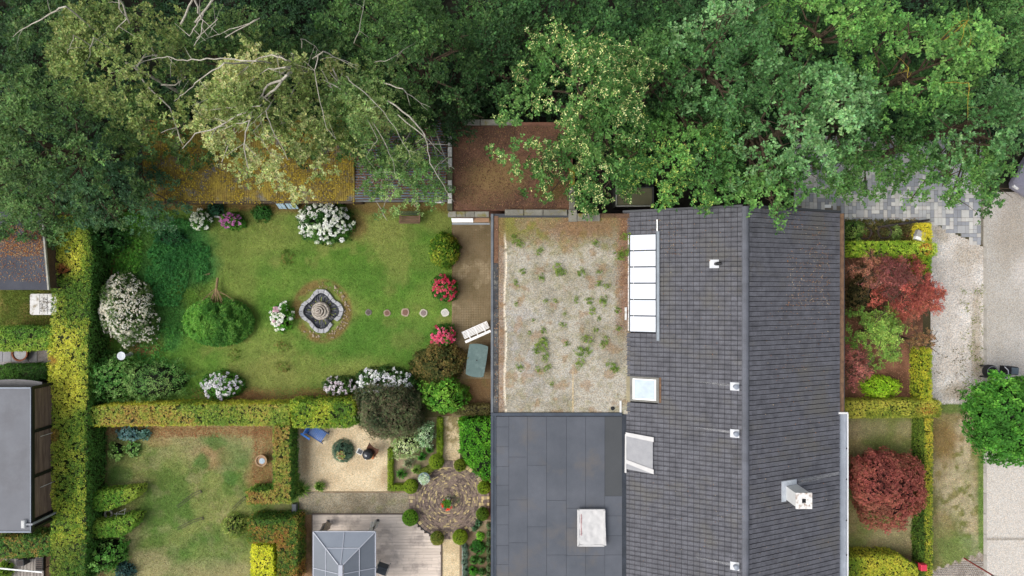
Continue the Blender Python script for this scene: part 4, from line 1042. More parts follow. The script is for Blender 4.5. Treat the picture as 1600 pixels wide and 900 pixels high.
# ============================================================ TREES
OLIVE = [(100, 118, 58), (130, 144, 82), (156, 164, 106), (168, 172, 118)]
DKG = [(54, 82, 42), (70, 100, 52), (90, 120, 64)]
BLG = [(52, 86, 60), (66, 102, 70), (82, 120, 80)]
OAK = [(62, 102, 54), (78, 120, 68), (94, 136, 84), (110, 150, 98)]
OAK2 = [(62, 104, 48), (80, 126, 58), (104, 148, 70)]
LIN = [(58, 98, 44), (74, 116, 54), (92, 132, 64)]
WOOD = 'trees of the wood along the top edge'
KT = 1.0
tree('broadleaf_tree', 'dark bluish green tree in the upper left corner beside the pale birches', 'tree', 40, 215, 120, 130, 9.5, 3.6, DKG, group=WOOD, L=.10, W=.07, cr=(.3, .56), seed=3, k=KT, dens=1.0)
tree('broadleaf_tree', 'dark low-spreading tree hanging over the top of the yellow hedge at left', 'tree', 150, 290, 108, 72, 5.2, 2.4, BLG, group=WOOD, L=.10, W=.065, K=6, seed=5, k=KT, dens=1.1, cr=(.35, .65), trunk=(X(150, 4), Y(230, 4)))
tree('broadleaf_tree', 'dark green tree at the left edge reaching over the felt shed roof', 'tree', 35, 325, 75, 45, 4.6, 1.8, [(50, 84, 46), (66, 102, 54), (84, 122, 62)], group=WOOD, L=.10, W=.07, seed=6, k=KT, cr=(.3, .55), trunk=(X(-10, 4), Y(300, 4)))
t_b2 = tree('birch_tree', 'olive green birch near the upper left corner with thin bare pale branches', 'tree', 160, 75, 140, 92, 10.8, 3.0, [(84, 104, 52), (108, 126, 66), (132, 146, 82)], bark=BIRCHBARK, group=WOOD, L=.09, W=.07, seed=8, k=KT, cr=(.26, .52), cover=1.0, limbs=3, tr=.1)
tree('broadleaf_tree', 'deep green tree filling the gap behind the forked white birch at the top', 'tree', 330, 60, 130, 70, 8.0, 2.8, [(50, 80, 44), (66, 96, 50), (86, 112, 58)], group=WOOD, L=.10, W=.07, cr=(.3, .56), seed=9, k=KT, cover=.8)
t_b1 = tree('birch_tree', 'large pale olive birch with forked white limbs leaning over the mossy shed roof', 'tree', 400, 160, 165, 118, 10.6, 3.6, OLIVE, bark=BIRCHBARK, group=WOOD, L=.085, W=.065, K=7, seed=11, k=KT, cr=(.26, .52), cover=1.2, limbs=3, tr=.13, trunk=(X(470, 6), Y(100, 6)), hang=.5)
t_b3 = tree('birch_tree', 'thinner green birch trailing long pale twigs over the brown shed roof', 'tree', 560, 165, 105, 95, 9.2, 3.2, [(74, 104, 52), (98, 126, 66), (128, 148, 88)], bark=BIRCHBARK, group=WOOD, L=.085, W=.06, K=6, seed=13, k=KT, cr=(.24, .48), cover=.95, limbs=3, tr=.09, trunk=(X(520, 6), Y(90, 6)), hang=.6)
t_b4 = tree('birch_tree', 'sparse drooping birch sprays hanging over the wooden bench and shed eave', 'tree', 630, 275, 82, 50, 5.4, 1.6, [(74, 112, 56), (96, 134, 70), (128, 156, 92)], bark=BIRCHBARK, group=WOOD, L=.085, W=.05, K=5, seed=14, k=KT, cr=(.22, .42), cover=.85, limbs=5, tr=.06, trunk=(X(660, 3), Y(180, 3)), dens=.8)
tree('broadleaf_tree', 'dark green tree between the birches and the blossoming lime at the top', 'tree', 640, 70, 105, 95, 9.2, 3.4, [(48, 76, 38), (62, 94, 44), (84, 116, 54)], group=WOOD, L=.10, W=.07, cr=(.3, .56), seed=15, k=KT, cover=.85)
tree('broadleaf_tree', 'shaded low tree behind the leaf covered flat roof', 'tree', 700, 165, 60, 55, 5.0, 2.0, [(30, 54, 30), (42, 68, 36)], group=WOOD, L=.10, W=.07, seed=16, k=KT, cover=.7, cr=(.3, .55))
tree('broadleaf_tree', 'very dark small tree in the gap left of the blossoming lime', 'tree', 770, 60, 70, 95, 6.4, 2.4, [(44, 76, 42), (56, 92, 48), (72, 108, 56)], group=WOOD, L=.10, W=.07, cr=(.3, .56), seed=17, k=KT, cover=.8)
tree('lime_tree', 'lime tree full of cream blossom hanging over the leaf covered flat roof', 'tree', 935, 118, 135, 140, 10.8, 4.0, LIN, group=WOOD, L=.10, W=.075, seed=19, k=KT, tip=(214, 212, 142), tipn=.42, cr=(.3, .58), hang=.45, rough=.75)
tree('lime_tree', 'lower branch-tips of a lime with a few cream flowers beside the dark yard', 'tree', 935, 262, 98, 56, 6.0, 2.0, LIN, group=WOOD, L=.105, W=.075, seed=20, k=KT, tip=(206, 208, 140), tipn=.5, cr=(.28, .55), cover=1.0, trunk=(X(930, 4), Y(180, 4)), hang=.4, rough=.45)
tree('broadleaf_tree', 'dark shaded tree between the blossoming lime and the bluish oak', 'tree', 1050, 90, 70, 110, 7.4, 2.8, [(48, 84, 44), (60, 100, 52), (78, 118, 60)], group=WOOD, L=.10, W=.07, cr=(.3, .56), seed=21, k=KT, cover=.8)
tree('lime_tree', 'lime with yellowish seed clusters overhanging the ridge of the tiled roof', 'tree', 1085, 245, 125, 72, 7.2, 2.2, [(58, 100, 46), (74, 120, 54), (92, 138, 62)], group=WOOD, L=.10, W=.075, seed=23, k=KT, tip=(176, 188, 96), tipn=.28, cr=(.32, .62), hang=.35, rough=.4, trunk=(X(1060, 5), Y(170, 5)))
tree('oak_tree', 'bluish green oak right of the blossoming lime at the top', 'tree', 1150, 75, 88, 100, 11.0, 3.6, OAK, group=WOOD, L=.105, W=.085, cr=(.3, .58), seed=25, k=KT, K=6)
tree('oak_tree', 'broad pale-topped oak above the right part of the tiled roof', 'tree', 1285, 165, 130, 105, 11.4, 4.0, OAK, group=WOOD, L=.105, W=.085, cr=(.3, .58), seed=27, k=KT, K=6)
tree('oak_tree', 'mid green oak at the top edge with yellow lichen twigs', 'tree', 1320, 30, 120, 70, 9.4, 3.0, OAK2, group=WOOD, L=.105, W=.085, cr=(.3, .58), seed=29, k=KT, cover=.9)
t_o4 = tree('oak_tree', 'bright green oak with bare yellow twigs in its middle near the upper right', 'tree', 1480, 85, 115, 95, 11.2, 4.0, OAK2, group=WOOD, L=.105, W=.085, cr=(.3, .58), seed=31, k=KT)
tree('oak_tree', 'oak in the right corner above the parked grey car', 'tree', 1570, 175, 95, 82, 9.6, 3.2, OAK, group=WOOD, L=.105, W=.085, cr=(.3, .58), seed=33, k=KT)
tree('oak_tree', 'dark green low oak boughs hanging over the grey paved drive', 'tree', 1345, 258, 130, 52, 6.0, 1.6, [(54, 92, 44), (68, 108, 52), (84, 124, 60)], group=WOOD, L=.10, W=.08, seed=35, k=KT, cr=(.26, .52), cover=1.15, gapth=.3, rough=.5, trunk=(X(1340, 4), Y(150, 4)))
tree('oak_tree', 'small green oak boughs ending over the top of the road', 'tree', 1520, 262, 88, 56, 6.0, 1.6, [(58, 98, 46), (74, 118, 54), (92, 134, 64)], group=WOOD, L=.10, W=.08, seed=37, k=KT, cr=(.26, .5), cover=1.15, gapth=.3, rough=.5, trunk=(X(1540, 4), Y(170, 4)))
tree('oak_tree', 'low oak boughs touching the upper right end of the tiled roof', 'tree', 1190, 290, 95, 44, 6.6, 1.3, [(60, 102, 48), (76, 122, 56), (96, 140, 68)], group=WOOD, L=.12, W=.09, seed=39, k=KT, cr=(.26, .5), cover=.8, rough=.45, trunk=(X(1180, 5), Y(200, 5)))

for (a, b, rx_, ry_, z_, p_, lb) in ((250, 190, 110, 60, 5.0, [(56, 84, 44), (78, 106, 52), (100, 124, 62)], 'dull green understorey tree left of the mossy shed roof'), (480, 130, 130, 90, 5.2, [(40, 68, 36), (56, 84, 44), (72, 100, 52)], 'dark understorey tree beneath the pale olive birch'),
        (620, 175, 95, 60, 5.0, [(52, 84, 42), (70, 104, 50), (92, 126, 62)], 'green understorey tree behind the needle strewn shed roof'), (960, 60, 110, 80, 6.0, [(42, 76, 40), (56, 94, 48), (70, 110, 54)], 'green understorey tree behind the blossoming lime at the top edge'),
        (1130, 170, 130, 80, 5.6, [(42, 78, 42), (56, 94, 48), (72, 112, 56)], 'green understorey tree between the blossoming lime and the broad oak'), (1400, 150, 150, 80, 6.4, [(46, 84, 40), (60, 100, 48), (78, 118, 58)], 'green understorey tree below the two middle oaks'),
        (1230, 40, 120, 70, 6.4, [(46, 82, 44), (62, 100, 52), (80, 120, 60)], 'understorey tree between the bluish oak and the broad oak at the top edge'), (1560, 40, 90, 90, 7.4, [(50, 86, 42), (66, 106, 52), (88, 128, 64)], 'mid green tree in the upper right corner'), (590, 20, 120, 60, 5.6, [(46, 78, 40), (60, 94, 48), (78, 112, 56)], 'green understorey tree at the top edge right of the birches'), (830, 20, 90, 60, 5.8, [(46, 80, 42), (60, 96, 48), (78, 114, 58)], 'green understorey tree at the top edge left of the blossoming lime'), (80, 60, 120, 80, 6.0, [(46, 74, 40), (62, 92, 48), (84, 110, 58)], 'green understorey tree in the upper left corner')):
    tree('understorey_tree', lb, 'tree', a, b, rx_, ry_, z_, 1.8, p_, group=WOOD, L=.12, W=.085, seed=a % 97, k=KT, cr=(.32, .6), cover=.8, limbs=4, tr=.12)
# pale birch limbs that show on top of the leaves
def boughs(parent, z0, z1, lines, mat, r=.05):
    for ln, rr in lines:
        n = len(ln); mb = MB()
        pts = [P(a, b, z0 + (z1 - z0) * i / (n - 1)) for i, (a, b) in enumerate(ln)]
        tb_ = base_of(parent); lead = pts[0].lerp(Vector((tb_.x, tb_.y, pts[0].z)), .28); lead.z -= 1.4; pts = [lead] + pts; n += 1
        fine = []
        for i in range(n - 1):
            for k_ in range(3):
                p = pts[i].lerp(pts[i + 1], k_ / 3); fine.append(p + Vector((random.gauss(0, .02), random.gauss(0, .02), random.gauss(0, .02))) * (1 if k_ else .4))
        fine.append(pts[-1]); mb.tube(fine, rr * .62, 6, rr * .18)
        for k_ in range(max(1, n // 2)):
            q = fine[random.randrange(len(fine) // 3, len(fine))]; a_ = random.random() * 6.28; d_ = Vector((math.cos(a_), math.sin(a_), -.1)) * random.uniform(.35, .8)
            mb.tube([q, q + d_ * .5 + Vector((0, 0, .05)), q + d_], rr * .2, 4, rr * .08)
        mb.build('bough', mat, parent, smooth=True)
boughs(t_b1, 10.7, 9.3, [([(447, 118), (430, 140), (405, 158), (385, 175), (340, 200), (305, 208), (285, 232)], .075), ([(438, 126), (418, 133), (402, 156), (393, 175), (386, 200), (382, 225), (384, 246), (389, 264)], .07),
    ([(446, 94), (425, 86), (405, 90), (385, 105), (362, 122)], .05), ([(445, 105), (420, 107), (400, 118), (388, 130)], .045), ([(400, 96), (365, 92), (335, 92), (300, 92), (278, 94), (262, 88), (240, 92), (200, 105), (172, 114)], .045),
    ([(350, 98), (325, 115), (305, 130), (290, 145), (272, 158)], .045), ([(390, 188), (360, 197), (340, 206)], .03), ([(415, 172), (425, 200), (440, 230), (450, 250)], .035), ([(405, 166), (370, 166), (345, 170), (328, 172)], .03), ([(396, 205), (412, 222), (428, 247)], .025),
    ([(497, 86), (492, 110), (500, 160), (510, 200), (525, 218)], .035), ([(505, 80), (530, 92), (560, 102)], .045), ([(300, 165), (312, 178), (322, 186)], .02), ([(410, 178), (398, 190), (372, 208)], .02), ([(470, 60), (492, 72), (505, 88)], .03)], BIRCHBARK)
boughs(t_b2, 11.2, 10.2, [([(303, -4), (309, 20), (317, 33), (315, 50), (303, 72)], .06), ([(336, -6), (318, 20), (307, 40), (296, 56)], .06), ([(103, 10), (80, 20), (55, 35), (35, 45), (20, 58)], .05), ([(184, -5), (190, 20), (198, 30), (180, 48)], .05),
    ([(115, 55), (110, 70), (105, 84)], .03), ([(146, 58), (141, 75), (138, 92)], .03), ([(340, 30), (332, 42), (326, 56)], .025), ([(406, 28), (380, 40), (350, 50), (330, 58)], .03)], BIRCHBARK)
boughs(t_b3, 9.6, 8.2, [([(545, 125), (570, 145), (600, 175), (625, 215), (642, 245)], .035), ([(630, 140), (650, 155), (668, 172)], .04), ([(640, 182), (660, 205), (668, 225), (672, 255), (690, 285), (700, 302)], .05), ([(664, 214), (678, 228), (692, 242)], .035), ([(605, 230), (615, 260), (624, 286)], .025), ([(590, 218), (580, 232), (572, 246)], .02), ([(562, 48), (566, 20), (570, -5)], .03), ([(610, 92), (640, 72), (655, 62)], .02)], BIRCHBARK)
YTW = surf('lichen_twig', (170, 150, 50), (130, 112, 50), 5, .9, 30, .2, .2, .01)
boughs(t_o4, 11.4, 10.8, [([(1512, 32), (1506, 50), (1498, 70)], .03), ([(1500, 34), (1512, 32), (1520, 30)], .02), ([(1514, 130), (1512, 160), (1512, 184)], .025), ([(1518, 60), (1512, 72), (1520, 84)], .02), ([(1420, 105), (1418, 122), (1424, 112)], .025)], YTW)

# ============================================================ HEDGES
YG = [(104, 134, 50), (138, 158, 58), (170, 178, 66), (192, 190, 80)]
GG = [(70, 104, 40), (96, 130, 48), (126, 148, 58)]
BRN = [(116, 134, 56), (144, 150, 68), (160, 146, 76), (152, 120, 68)]
ORG = [(112, 138, 56), (146, 160, 68), (168, 168, 80), (168, 142, 78)]
def lefthedge(x, y, c):
    px = x / (H - 1.6) * F + 800; py = 450 - y / (H - 1.6) * F; n = len(x)
    tg = np.tile(lin((60, 98, 38)), (n, 1)) * (1 + rng.normal(0, .12, (n, 1)))
    low = ellm(px, py, 100, 470, 40, 40, .5, 3) * .5 + sm(830, 860, py) * .7 + sm(126, 140, px + rng.normal(0, 6, n)) * .6 + ellm(px, py, 100, 700, 40, 60, .6, 8) * .35  # darker green toward the right edge: shade put into the leaf colour
    c = mixc(c, tg, np.clip(low, 0, 1)); yl = np.clip(ellm(px, py, 100, 590, 26, 60, .3, 5) + ellm(px, py, 105, 370, 22, 45, .4, 6) * .6, 0, 1)
    c = mixc(c, np.tile(lin((196, 192, 78)), (n, 1)) * (1 + rng.normal(0, .12, (n, 1))), yl * .7)
    red = ellm(px, py, 98, 420, 10, 8, .3, 5) + ellm(px, py, 80, 563, 7, 7, .3, 5) * .7 + ellm(px, py, 84, 680, 8, 10, .3, 5) * .6
    return mixc(c, np.tile(lin((140, 50, 50)), (n, 1)), np.clip(red, 0, 1) * .8)
hedge('clipped_hedge', 'long tall yellow-green hedge running down the left side of the gardens', [(84, 338), (136, 340), (144, 400), (140, 470), (137, 560), (136, 640), (134, 760), (132, 912), (80, 912), (78, 700), (76, 560), (82, 480), (82, 400)], 1.6, YG, 41, .075, .05, extra=lefthedge, scale=1.2, wob=.12, sidepal=[(60, 98, 42), (78, 118, 50), (104, 134, 56)])
hedge('clipped_hedge', 'long yellow and rust hedge between the upper lawn and the lower left garden', [(130, 640), (160, 634), (300, 632), (452, 632), (452, 664), (130, 665)], 1.35, ORG, 43, .06, .04, scale=.9, sidepal=[(120, 140, 50), (170, 170, 60), (190, 186, 70)], wob=.05)
hedge('clipped_hedge', 'taller green-yellow hedge block above the sandy court', [(452, 628), (552, 628), (556, 662), (540, 668), (458, 668)], 1.55, [(84, 118, 42), (122, 150, 50), (166, 172, 62)], 45, .075, .05, scale=.8, wob=.1)
hedge('clipped_hedge', 'rust-topped hedge arm left of the sandy court', [(427, 666), (452, 666), (454, 786), (386, 788), (384, 768), (427, 766)], 1.3, BRN, 47, .06, .04, scale=.8, sidepal=[(58, 100, 40), (84, 126, 48), (120, 146, 60)])
hedge('clipped_hedge', 'squared hedge with a dark notch at the lower end of the left garden', [(386, 812), (464, 812), (464, 912), (434, 912), (434, 848), (388, 848)], 1.3, [(70, 104, 40), (104, 124, 48), (150, 128, 60), (150, 104, 58)], 49, .06, .04, scale=.9)
hedge('clipped_hedge', 'bright yellow hedge block standing in the notch of the squared hedge', [(393, 852), (426, 854), (427, 912), (392, 912)], 1.1, [(150, 166, 44), (190, 194, 54), (212, 206, 70)], 51, .06, .04)
hedge('clipped_hedge', 'short hedge across the left edge below the neighbouring grass', [(-12, 512), (82, 513), (80, 546), (-12, 548)], 1.4, [(84, 124, 48), (116, 152, 58), (154, 172, 74)], 53, .07, .045)
hedge('clipped_hedge', 'low dark green hedge above the grey roofed garden building', [(-12, 573), (72, 571), (72, 592), (-12, 598)], 1.0, [(52, 88, 34), (68, 106, 40), (84, 122, 46)], 55, .06, .04)
hedge('clipped_hedge', 'mixed green and rust hedge below the grey roofed garden building', [(-12, 842), (84, 838), (84, 868), (-12, 872)], 1.3, [(70, 112, 48), (96, 132, 58), (160, 130, 70)], 57, .07, .045)
hedge('clipped_hedge', 'upper pointed tongue of hedge sticking out into the lower left lawn', [(132, 772), (165, 768), (196, 765), (214, 764), (212, 776), (192, 788), (165, 798), (132, 797)], .95, [(84, 128, 44), (112, 152, 54), (146, 162, 66)], 59, .065, .045)
hedge('clipped_hedge', 'lower pointed tongue of hedge sticking out into the lower left lawn', [(132, 816), (170, 814), (196, 808), (212, 808), (206, 824), (188, 838), (132, 840)], .95, [(84, 128, 44), (116, 152, 56), (136, 156, 64)], 61, .065, .045)
LIME = [(116, 148, 44), (150, 174, 56), (180, 194, 76)]
hedge('clipped_hedge', 'bright lime hedge below the overgrown bed right of the house', [(1330, 378), (1445, 378), (1464, 381), (1464, 398), (1445, 400), (1328, 398)], 1.2, LIME, 63, .06, .04, sidepal=LIME, extra=lambda x, y, c: mixc(c, C3((176, 110, 50), len(x)), ellm(x / (H - 1.2) * F + 800, 450 - y / (H - 1.2) * F, 1446, 389, 10, 10, .3, 3) * .8 * (rng.random(len(x)) < .7)), rnd=.5)
hedge('clipped_hedge', 'short yellow hedge stub beside the grey letterbox', [(1441, 349), (1455, 349), (1457, 377), (1441, 377)], 1.1, [(140, 150, 44), (186, 180, 54), (200, 186, 60)], 65, .055, .035)
hedge('clipped_hedge', 'small green-yellow hedge stub between the lime hedge and the red maple', [(1437, 401), (1455, 401), (1455, 428), (1438, 428)], 1.1, [(90, 130, 34), (140, 164, 44), (170, 180, 54)], 67, .055, .035)
hedge('clipped_hedge', 'narrow yellow-green hedge between the maples and the pale gravel drive', [(1442, 545), (1456, 545), (1456, 626), (1442, 626)], 1.1, [(100, 128, 36), (148, 156, 46), (190, 180, 60)], 69, .055, .035)
hedge('clipped_hedge', 'level olive-yellow hedge separating the two front beds', [(1320, 628), (1470, 627), (1471, 651), (1320, 653)], 1.1, [(108, 124, 44), (148, 152, 58), (176, 170, 74)], 71, .05, .034, extra=lambda x, y, c: mixc(c, C3((170, 110, 56), len(x)), ellm(x / (H - 1.1) * F + 800, 450 - y / (H - 1.1) * F, 1450, 640, 16, 9, .4, 3) * .6 * (rng.random(len(x)) < .6)))
hedge('clipped_hedge', 'long thin hedge dividing the red maple lawn from the verge', [(1445, 653), (1457, 653), (1457, 912), (1445, 912)], 1.1, [(104, 122, 40), (140, 148, 50), (180, 166, 62)], 73, .05, .034, sidepal=[(56, 84, 30), (80, 108, 38), (108, 126, 46)])
hedge('clipped_hedge', 'broad low hedge with a clipped corner at the bottom beside the red letterbox', [(1320, 871), (1406, 870), (1432, 885), (1435, 912), (1320, 912)], 1.2, [(110, 134, 42), (150, 160, 52), (182, 176, 64)], 75, .055, .036)
hedge('clipped_hedge', 'glossy bright green laurel hedge against the felt flat roof', [(720, 660), (765, 658), (766, 752), (748, 744), (730, 722), (720, 704)], 1.5, [(60, 118, 26), (84, 144, 36), (112, 168, 52)], 77, .11, .05, wob=.14, dens=1.1, core=(24, 40, 14))
BX = [(92, 118, 24), (112, 136, 32), (130, 150, 44)]
hedge('box_edging', 'low box edging along the right side of the sandy court', [(606, 702), (613, 702), (613, 758), (641, 758), (641, 767), (606, 767)], .35, BX, 79, .035, .022, wob=.02, core=(34, 46, 10))
hedge('box_edging', 'low box edging on the left of the narrow pale path', [(683, 654), (691, 654), (691, 712), (683, 712)], .35, BX, 81, .035, .022, wob=.02, core=(34, 46, 10))
hedge('box_edging', 'short slanting box edging between two box balls', [(655, 736), (676, 726), (680, 733), (662, 746), (655, 752)], .35, [(90, 108, 36), (110, 126, 46)], 83, .035, .022, wob=.02, core=(34, 46, 10))
hedge('box_edging', 'short box edging on the right of the narrow pale path', [(717, 654), (723, 654), (722, 668), (717, 668)], .35, BX, 85, .035, .022, wob=.02, core=(34, 46, 10))
hedge('clipped_hedge', 'thin brownish hedge at the end of the patio against the house', [(712, 634), (764, 634), (766, 648), (712, 648)], .8, [(90, 88, 50), (112, 108, 64), (126, 112, 74)], 87, .05, .03, dens=.8, core=(50, 42, 28))

# ============================================================ SHRUBS AND PLANTS
def ball(label, px, py, r, pal=BX):
    shrub('box_ball', label, px, py, r, r, M(r) * 1.75, pal, .036, .024, 5, 1.1, group='clipped box balls around the brick circle', core=(34, 48, 10), rough=.05, ragged=.05, cat='topiary', round_=True, lift=.6, stems=False, coresc=.93)
ball('box ball beside the blue-grey urn at the edge of the bed', 642, 760, 10.5)
ball('largest box ball at the corner of the plank terrace', 641, 809, 11.8, [(66, 108, 20), (84, 128, 30), (100, 140, 40)])
ball('dull box ball between the terrace and the lower pale path', 683, 841, 10, [(84, 104, 34), (104, 118, 44), (130, 130, 60)])
ball('box ball right of the lower pale path', 719, 839, 11)
ball('box ball by the roof edge below the brick circle', 754, 803, 9.5, [(66, 96, 22), (84, 112, 30), (100, 124, 40)])
ball('box ball by the roof edge right of the brick circle', 756, 762, 9.5)
ball('box ball at the left of the upper pale path', 682, 721, 11)
ball('box ball half hidden by the laurel hedge', 719, 727, 9, [(88, 104, 26), (108, 120, 36)])
shrub('flowering_shrub', 'large shrub thick with creamy white blossom at the left of the lawn', 197, 484, 41, 54, 1.5, [(66, 92, 44), (92, 116, 60)], .06, .04, petals=([(236, 230, 216), (222, 214, 196), (242, 238, 230)], 1500, .072, 4), rough=.35, seed=101, core=(44, 50, 30))
shrub('hydrangea', 'largest white hydrangea against the eave of the mossy shed', 506, 348, 42, 31, 1.3, [(42, 78, 28), (58, 96, 34), (74, 112, 42)], .10, .07, petals=([(240, 242, 236), (228, 234, 216), (246, 246, 244)], 105, .155, 9), seed=103, rough=.25, group='hydrangeas in the gardens')
shrub('hydrangea', 'small white hydrangea at the upper left of the lawn', 313, 344, 14, 15, .8, [(60, 104, 36), (80, 124, 46)], .09, .06, petals=([(242, 244, 232), (232, 236, 214)], 26, .15, 7), seed=105, group='hydrangeas in the gardens')
shrub('hydrangea', 'mauve-pink hydrangea beside the small white one under the shed eave', 362, 345, 17, 12, .8, [(60, 110, 36), (84, 130, 46)], .09, .06, petals=([(206, 130, 186), (192, 112, 170), (214, 150, 200)], 22, .15, 7), seed=107, group='hydrangeas in the gardens')
shrub('hydrangea', 'white hydrangea with a few pale pink heads left of the stone basin', 439, 495, 17, 21, .8, [(70, 124, 36), (92, 144, 46)], .09, .06, petals=([(244, 244, 238), (240, 240, 226), (214, 176, 190)], 26, .16, 7), seed=109, group='hydrangeas in the gardens')
shrub('hydrangea', 'deep pink hydrangea above the path of round stepping stones', 694, 450, 20, 20, .9, [(50, 96, 34), (70, 118, 42)], .09, .06, petals=([(206, 62, 96), (222, 92, 116), (196, 56, 84)], 42, .14, 7), seed=111, group='hydrangeas in the gardens')
shrub('hydrangea', 'pink hydrangea beside the white slatted bench', 692, 525, 19, 16, .9, [(56, 100, 36), (76, 122, 44)], .09, .06, petals=([(222, 84, 120), (232, 116, 146), (206, 66, 104)], 40, .14, 7), seed=113, group='hydrangeas in the gardens')
shrub('hydrangea', 'white-mauve hydrangea at the lower edge of the lawn near the conifer shrubs', 344, 603, 32, 20, .95, [(58, 104, 38), (78, 124, 46), (90, 134, 50)], .09, .06, petals=([(236, 232, 238), (222, 214, 230), (240, 240, 240)], 62, .13, 7), seed=115, group='hydrangeas in the gardens')
shrub('hydrangea', 'sprawling white hydrangea left of the dark bronze shrub', 532, 604, 30, 13, .9, [(56, 84, 38), (76, 100, 44)], .09, .06, petals=([(236, 228, 234), (222, 208, 220)], 46, .13, 7), seed=117, group='hydrangeas in the gardens')
shrub('hydrangea', 'white hydrangea rising behind the dark bronze shrub', 600, 596, 46, 19, 1.15, [(46, 78, 36), (64, 96, 42)], .09, .06, petals=([(244, 244, 248), (232, 230, 240)], 100, .14, 7), seed=119, group='hydrangeas in the gardens')
shrub('bronze_shrub', 'big dark bronze-green shrub between the lawn and the sandy court', 607, 640, 56, 48, 2.2, [(62, 76, 50), (88, 90, 62), (112, 98, 80), (98, 112, 74)], .055, .032, K=6, dens=1.25, seed=121, ragged=.2, core=(34, 32, 24), rough=.3, tone=.2)
shrub('round_bush', 'rounded glossy yellow-green bush at the edge of the patio', 693, 391, 23, 27, 1.2, [(60, 96, 22), (92, 124, 34), (150, 156, 56)], .06, .042, seed=123, dens=1.1, rough=.15)
shrub('brown_bush', 'olive-brown bush below the pink hydrangea beside the green table', 684, 568, 42, 29, 1.3, [(62, 72, 36), (96, 94, 48), (126, 108, 62)], .06, .042, seed=125, tone=.2, dens=1.1)
shrub('green_shrub', 'vivid light green shrub at the lower end of the patio', 693, 619, 36, 28, 1.4, [(74, 128, 40), (100, 150, 50), (128, 170, 66)], .10, .07, seed=127, rough=.4)
shrub('round_bush', 'pale leafy bush sprouting at the lower left corner of the hedge', 365, 822, 19, 17, .8, [(96, 118, 54), (126, 144, 68), (156, 162, 90)], .06, .04, seed=129, rough=.4, dens=.8)
shrub('spreading_shrub', 'feathery green shrub at the lower left corner of the upper lawn', 238, 596, 58, 34, 1.2, [(72, 112, 54), (98, 134, 70), (126, 154, 88)], .12, .028, K=6, k=1.2, seed=131, rough=.5, ragged=.3, dens=1.1)
shrub('leafy_shrub', 'broad-leaved shrub beside the white birdbath in the left bed', 170, 592, 38, 40, 1.3, [(66, 110, 48), (90, 132, 62), (124, 156, 88)], .09, .06, k=1.15, seed=133, rough=.5, ragged=.25)
shrub('leafy_shrub', 'dark green shrub growing against the shaded top of the tall hedge', 165, 372, 30, 22, 1.2, [(44, 84, 36), (60, 102, 46)], .10, .06, seed=135, rough=.5, ragged=.3)
shrub('leafy_shrub', 'light green broad-leaved shrub at the foot of the tall hedge, bottom left', 164, 868, 30, 24, 1.2, [(70, 118, 46), (98, 144, 62), (128, 166, 88)], .11, .08, seed=137, rough=.55, ragged=.25, dens=.9)
shrub('ground_shrub', 'dark bluish periwinkle clump on the lawn below the shed eave', 268, 372, 26, 14, .35, [(34, 80, 44), (46, 96, 52)], .07, .05, seed=139, rough=.4, stems=False)
shrub('leafy_shrub', 'clump of dark green leaves under the shed eave right of the pink hydrangea', 408, 332, 14, 13, .5, [(46, 92, 38), (62, 110, 46)], .09, .05, seed=141, stems=False, rough=.4)
shrub('leafy_shrub', 'blue-green clump under the shed eave between the two small hydrangeas', 337, 327, 13, 9, .5, [(48, 88, 64), (60, 104, 74)], .08, .05, seed=143, stems=False, rough=.4)
shrub('lavender_mound', 'blue-green mound around the flower pot in the sandy court', 535, 706, 17, 17, .55, [(64, 92, 76), (84, 112, 94), (100, 126, 104)], .055, .02, K=7, seed=145, stems=False, rough=.15, core=(34, 48, 38))
for (a, b, r_, s_, lb) in ((366, 555, 8, 1, 'small sprouting sapling on the lawn below the felled bush'), (440, 541, 9, 2, 'brownish sapling on the lawn below the small white hydrangea'), (441, 573, 9, 3, 'lowest little sapling on the lawn left of centre'), (446, 403, 10, 4, 'dark weedy clump in the upper left of the lawn')):
    shrub('sapling', lb, a, b, r_, r_, .35, [(76, 108, 40), (112, 132, 56), (120, 104, 60)], .07, .035, seed=150 + s_, stems=False, coresc=0, dens=.45, rough=.6, ragged=.4)
for (a, b, c, d, z_, p_, lb) in ((202, 678, 26, 10, .4, [(74, 108, 110), (96, 130, 130), (120, 150, 150)], 'blue-grey hosta below the rust hedge, the wider of the two'), (223, 677, 12, 9, .38, [(74, 110, 100), (100, 134, 124)], 'smaller blue-green hosta below the rust hedge'),
        (181, 704, 14, 14, .38, [(110, 150, 70), (150, 178, 100)], 'yellow-green hosta nearest the tall hedge'), (208, 702, 12, 12, .36, [(104, 148, 74), (150, 176, 110)], 'small yellow-green hosta right of its neighbour'), (195, 892, 17, 12, .45, [(44, 72, 70), (62, 92, 88)], 'dark blue hosta at the bottom of the left lawn')):
    shrub('hosta', lb, a, b, c * .8, d, z_, p_, .13, .09, seed=int(a + b), stems=False, rough=.3, dens=.9)
for (a, b, r_, lb) in ((502, 757, 11, 'pale leafy tuft at the lower edge of the sandy court'), (474, 762, 16, 'light green plant spilling over the corner of the hedge arm')):
    tuft_plant('leafy_tuft', lb, a, b, r_, .4, [(110, 146, 60), (150, 176, 86), (84, 122, 48)], 90, 0, W=.03)
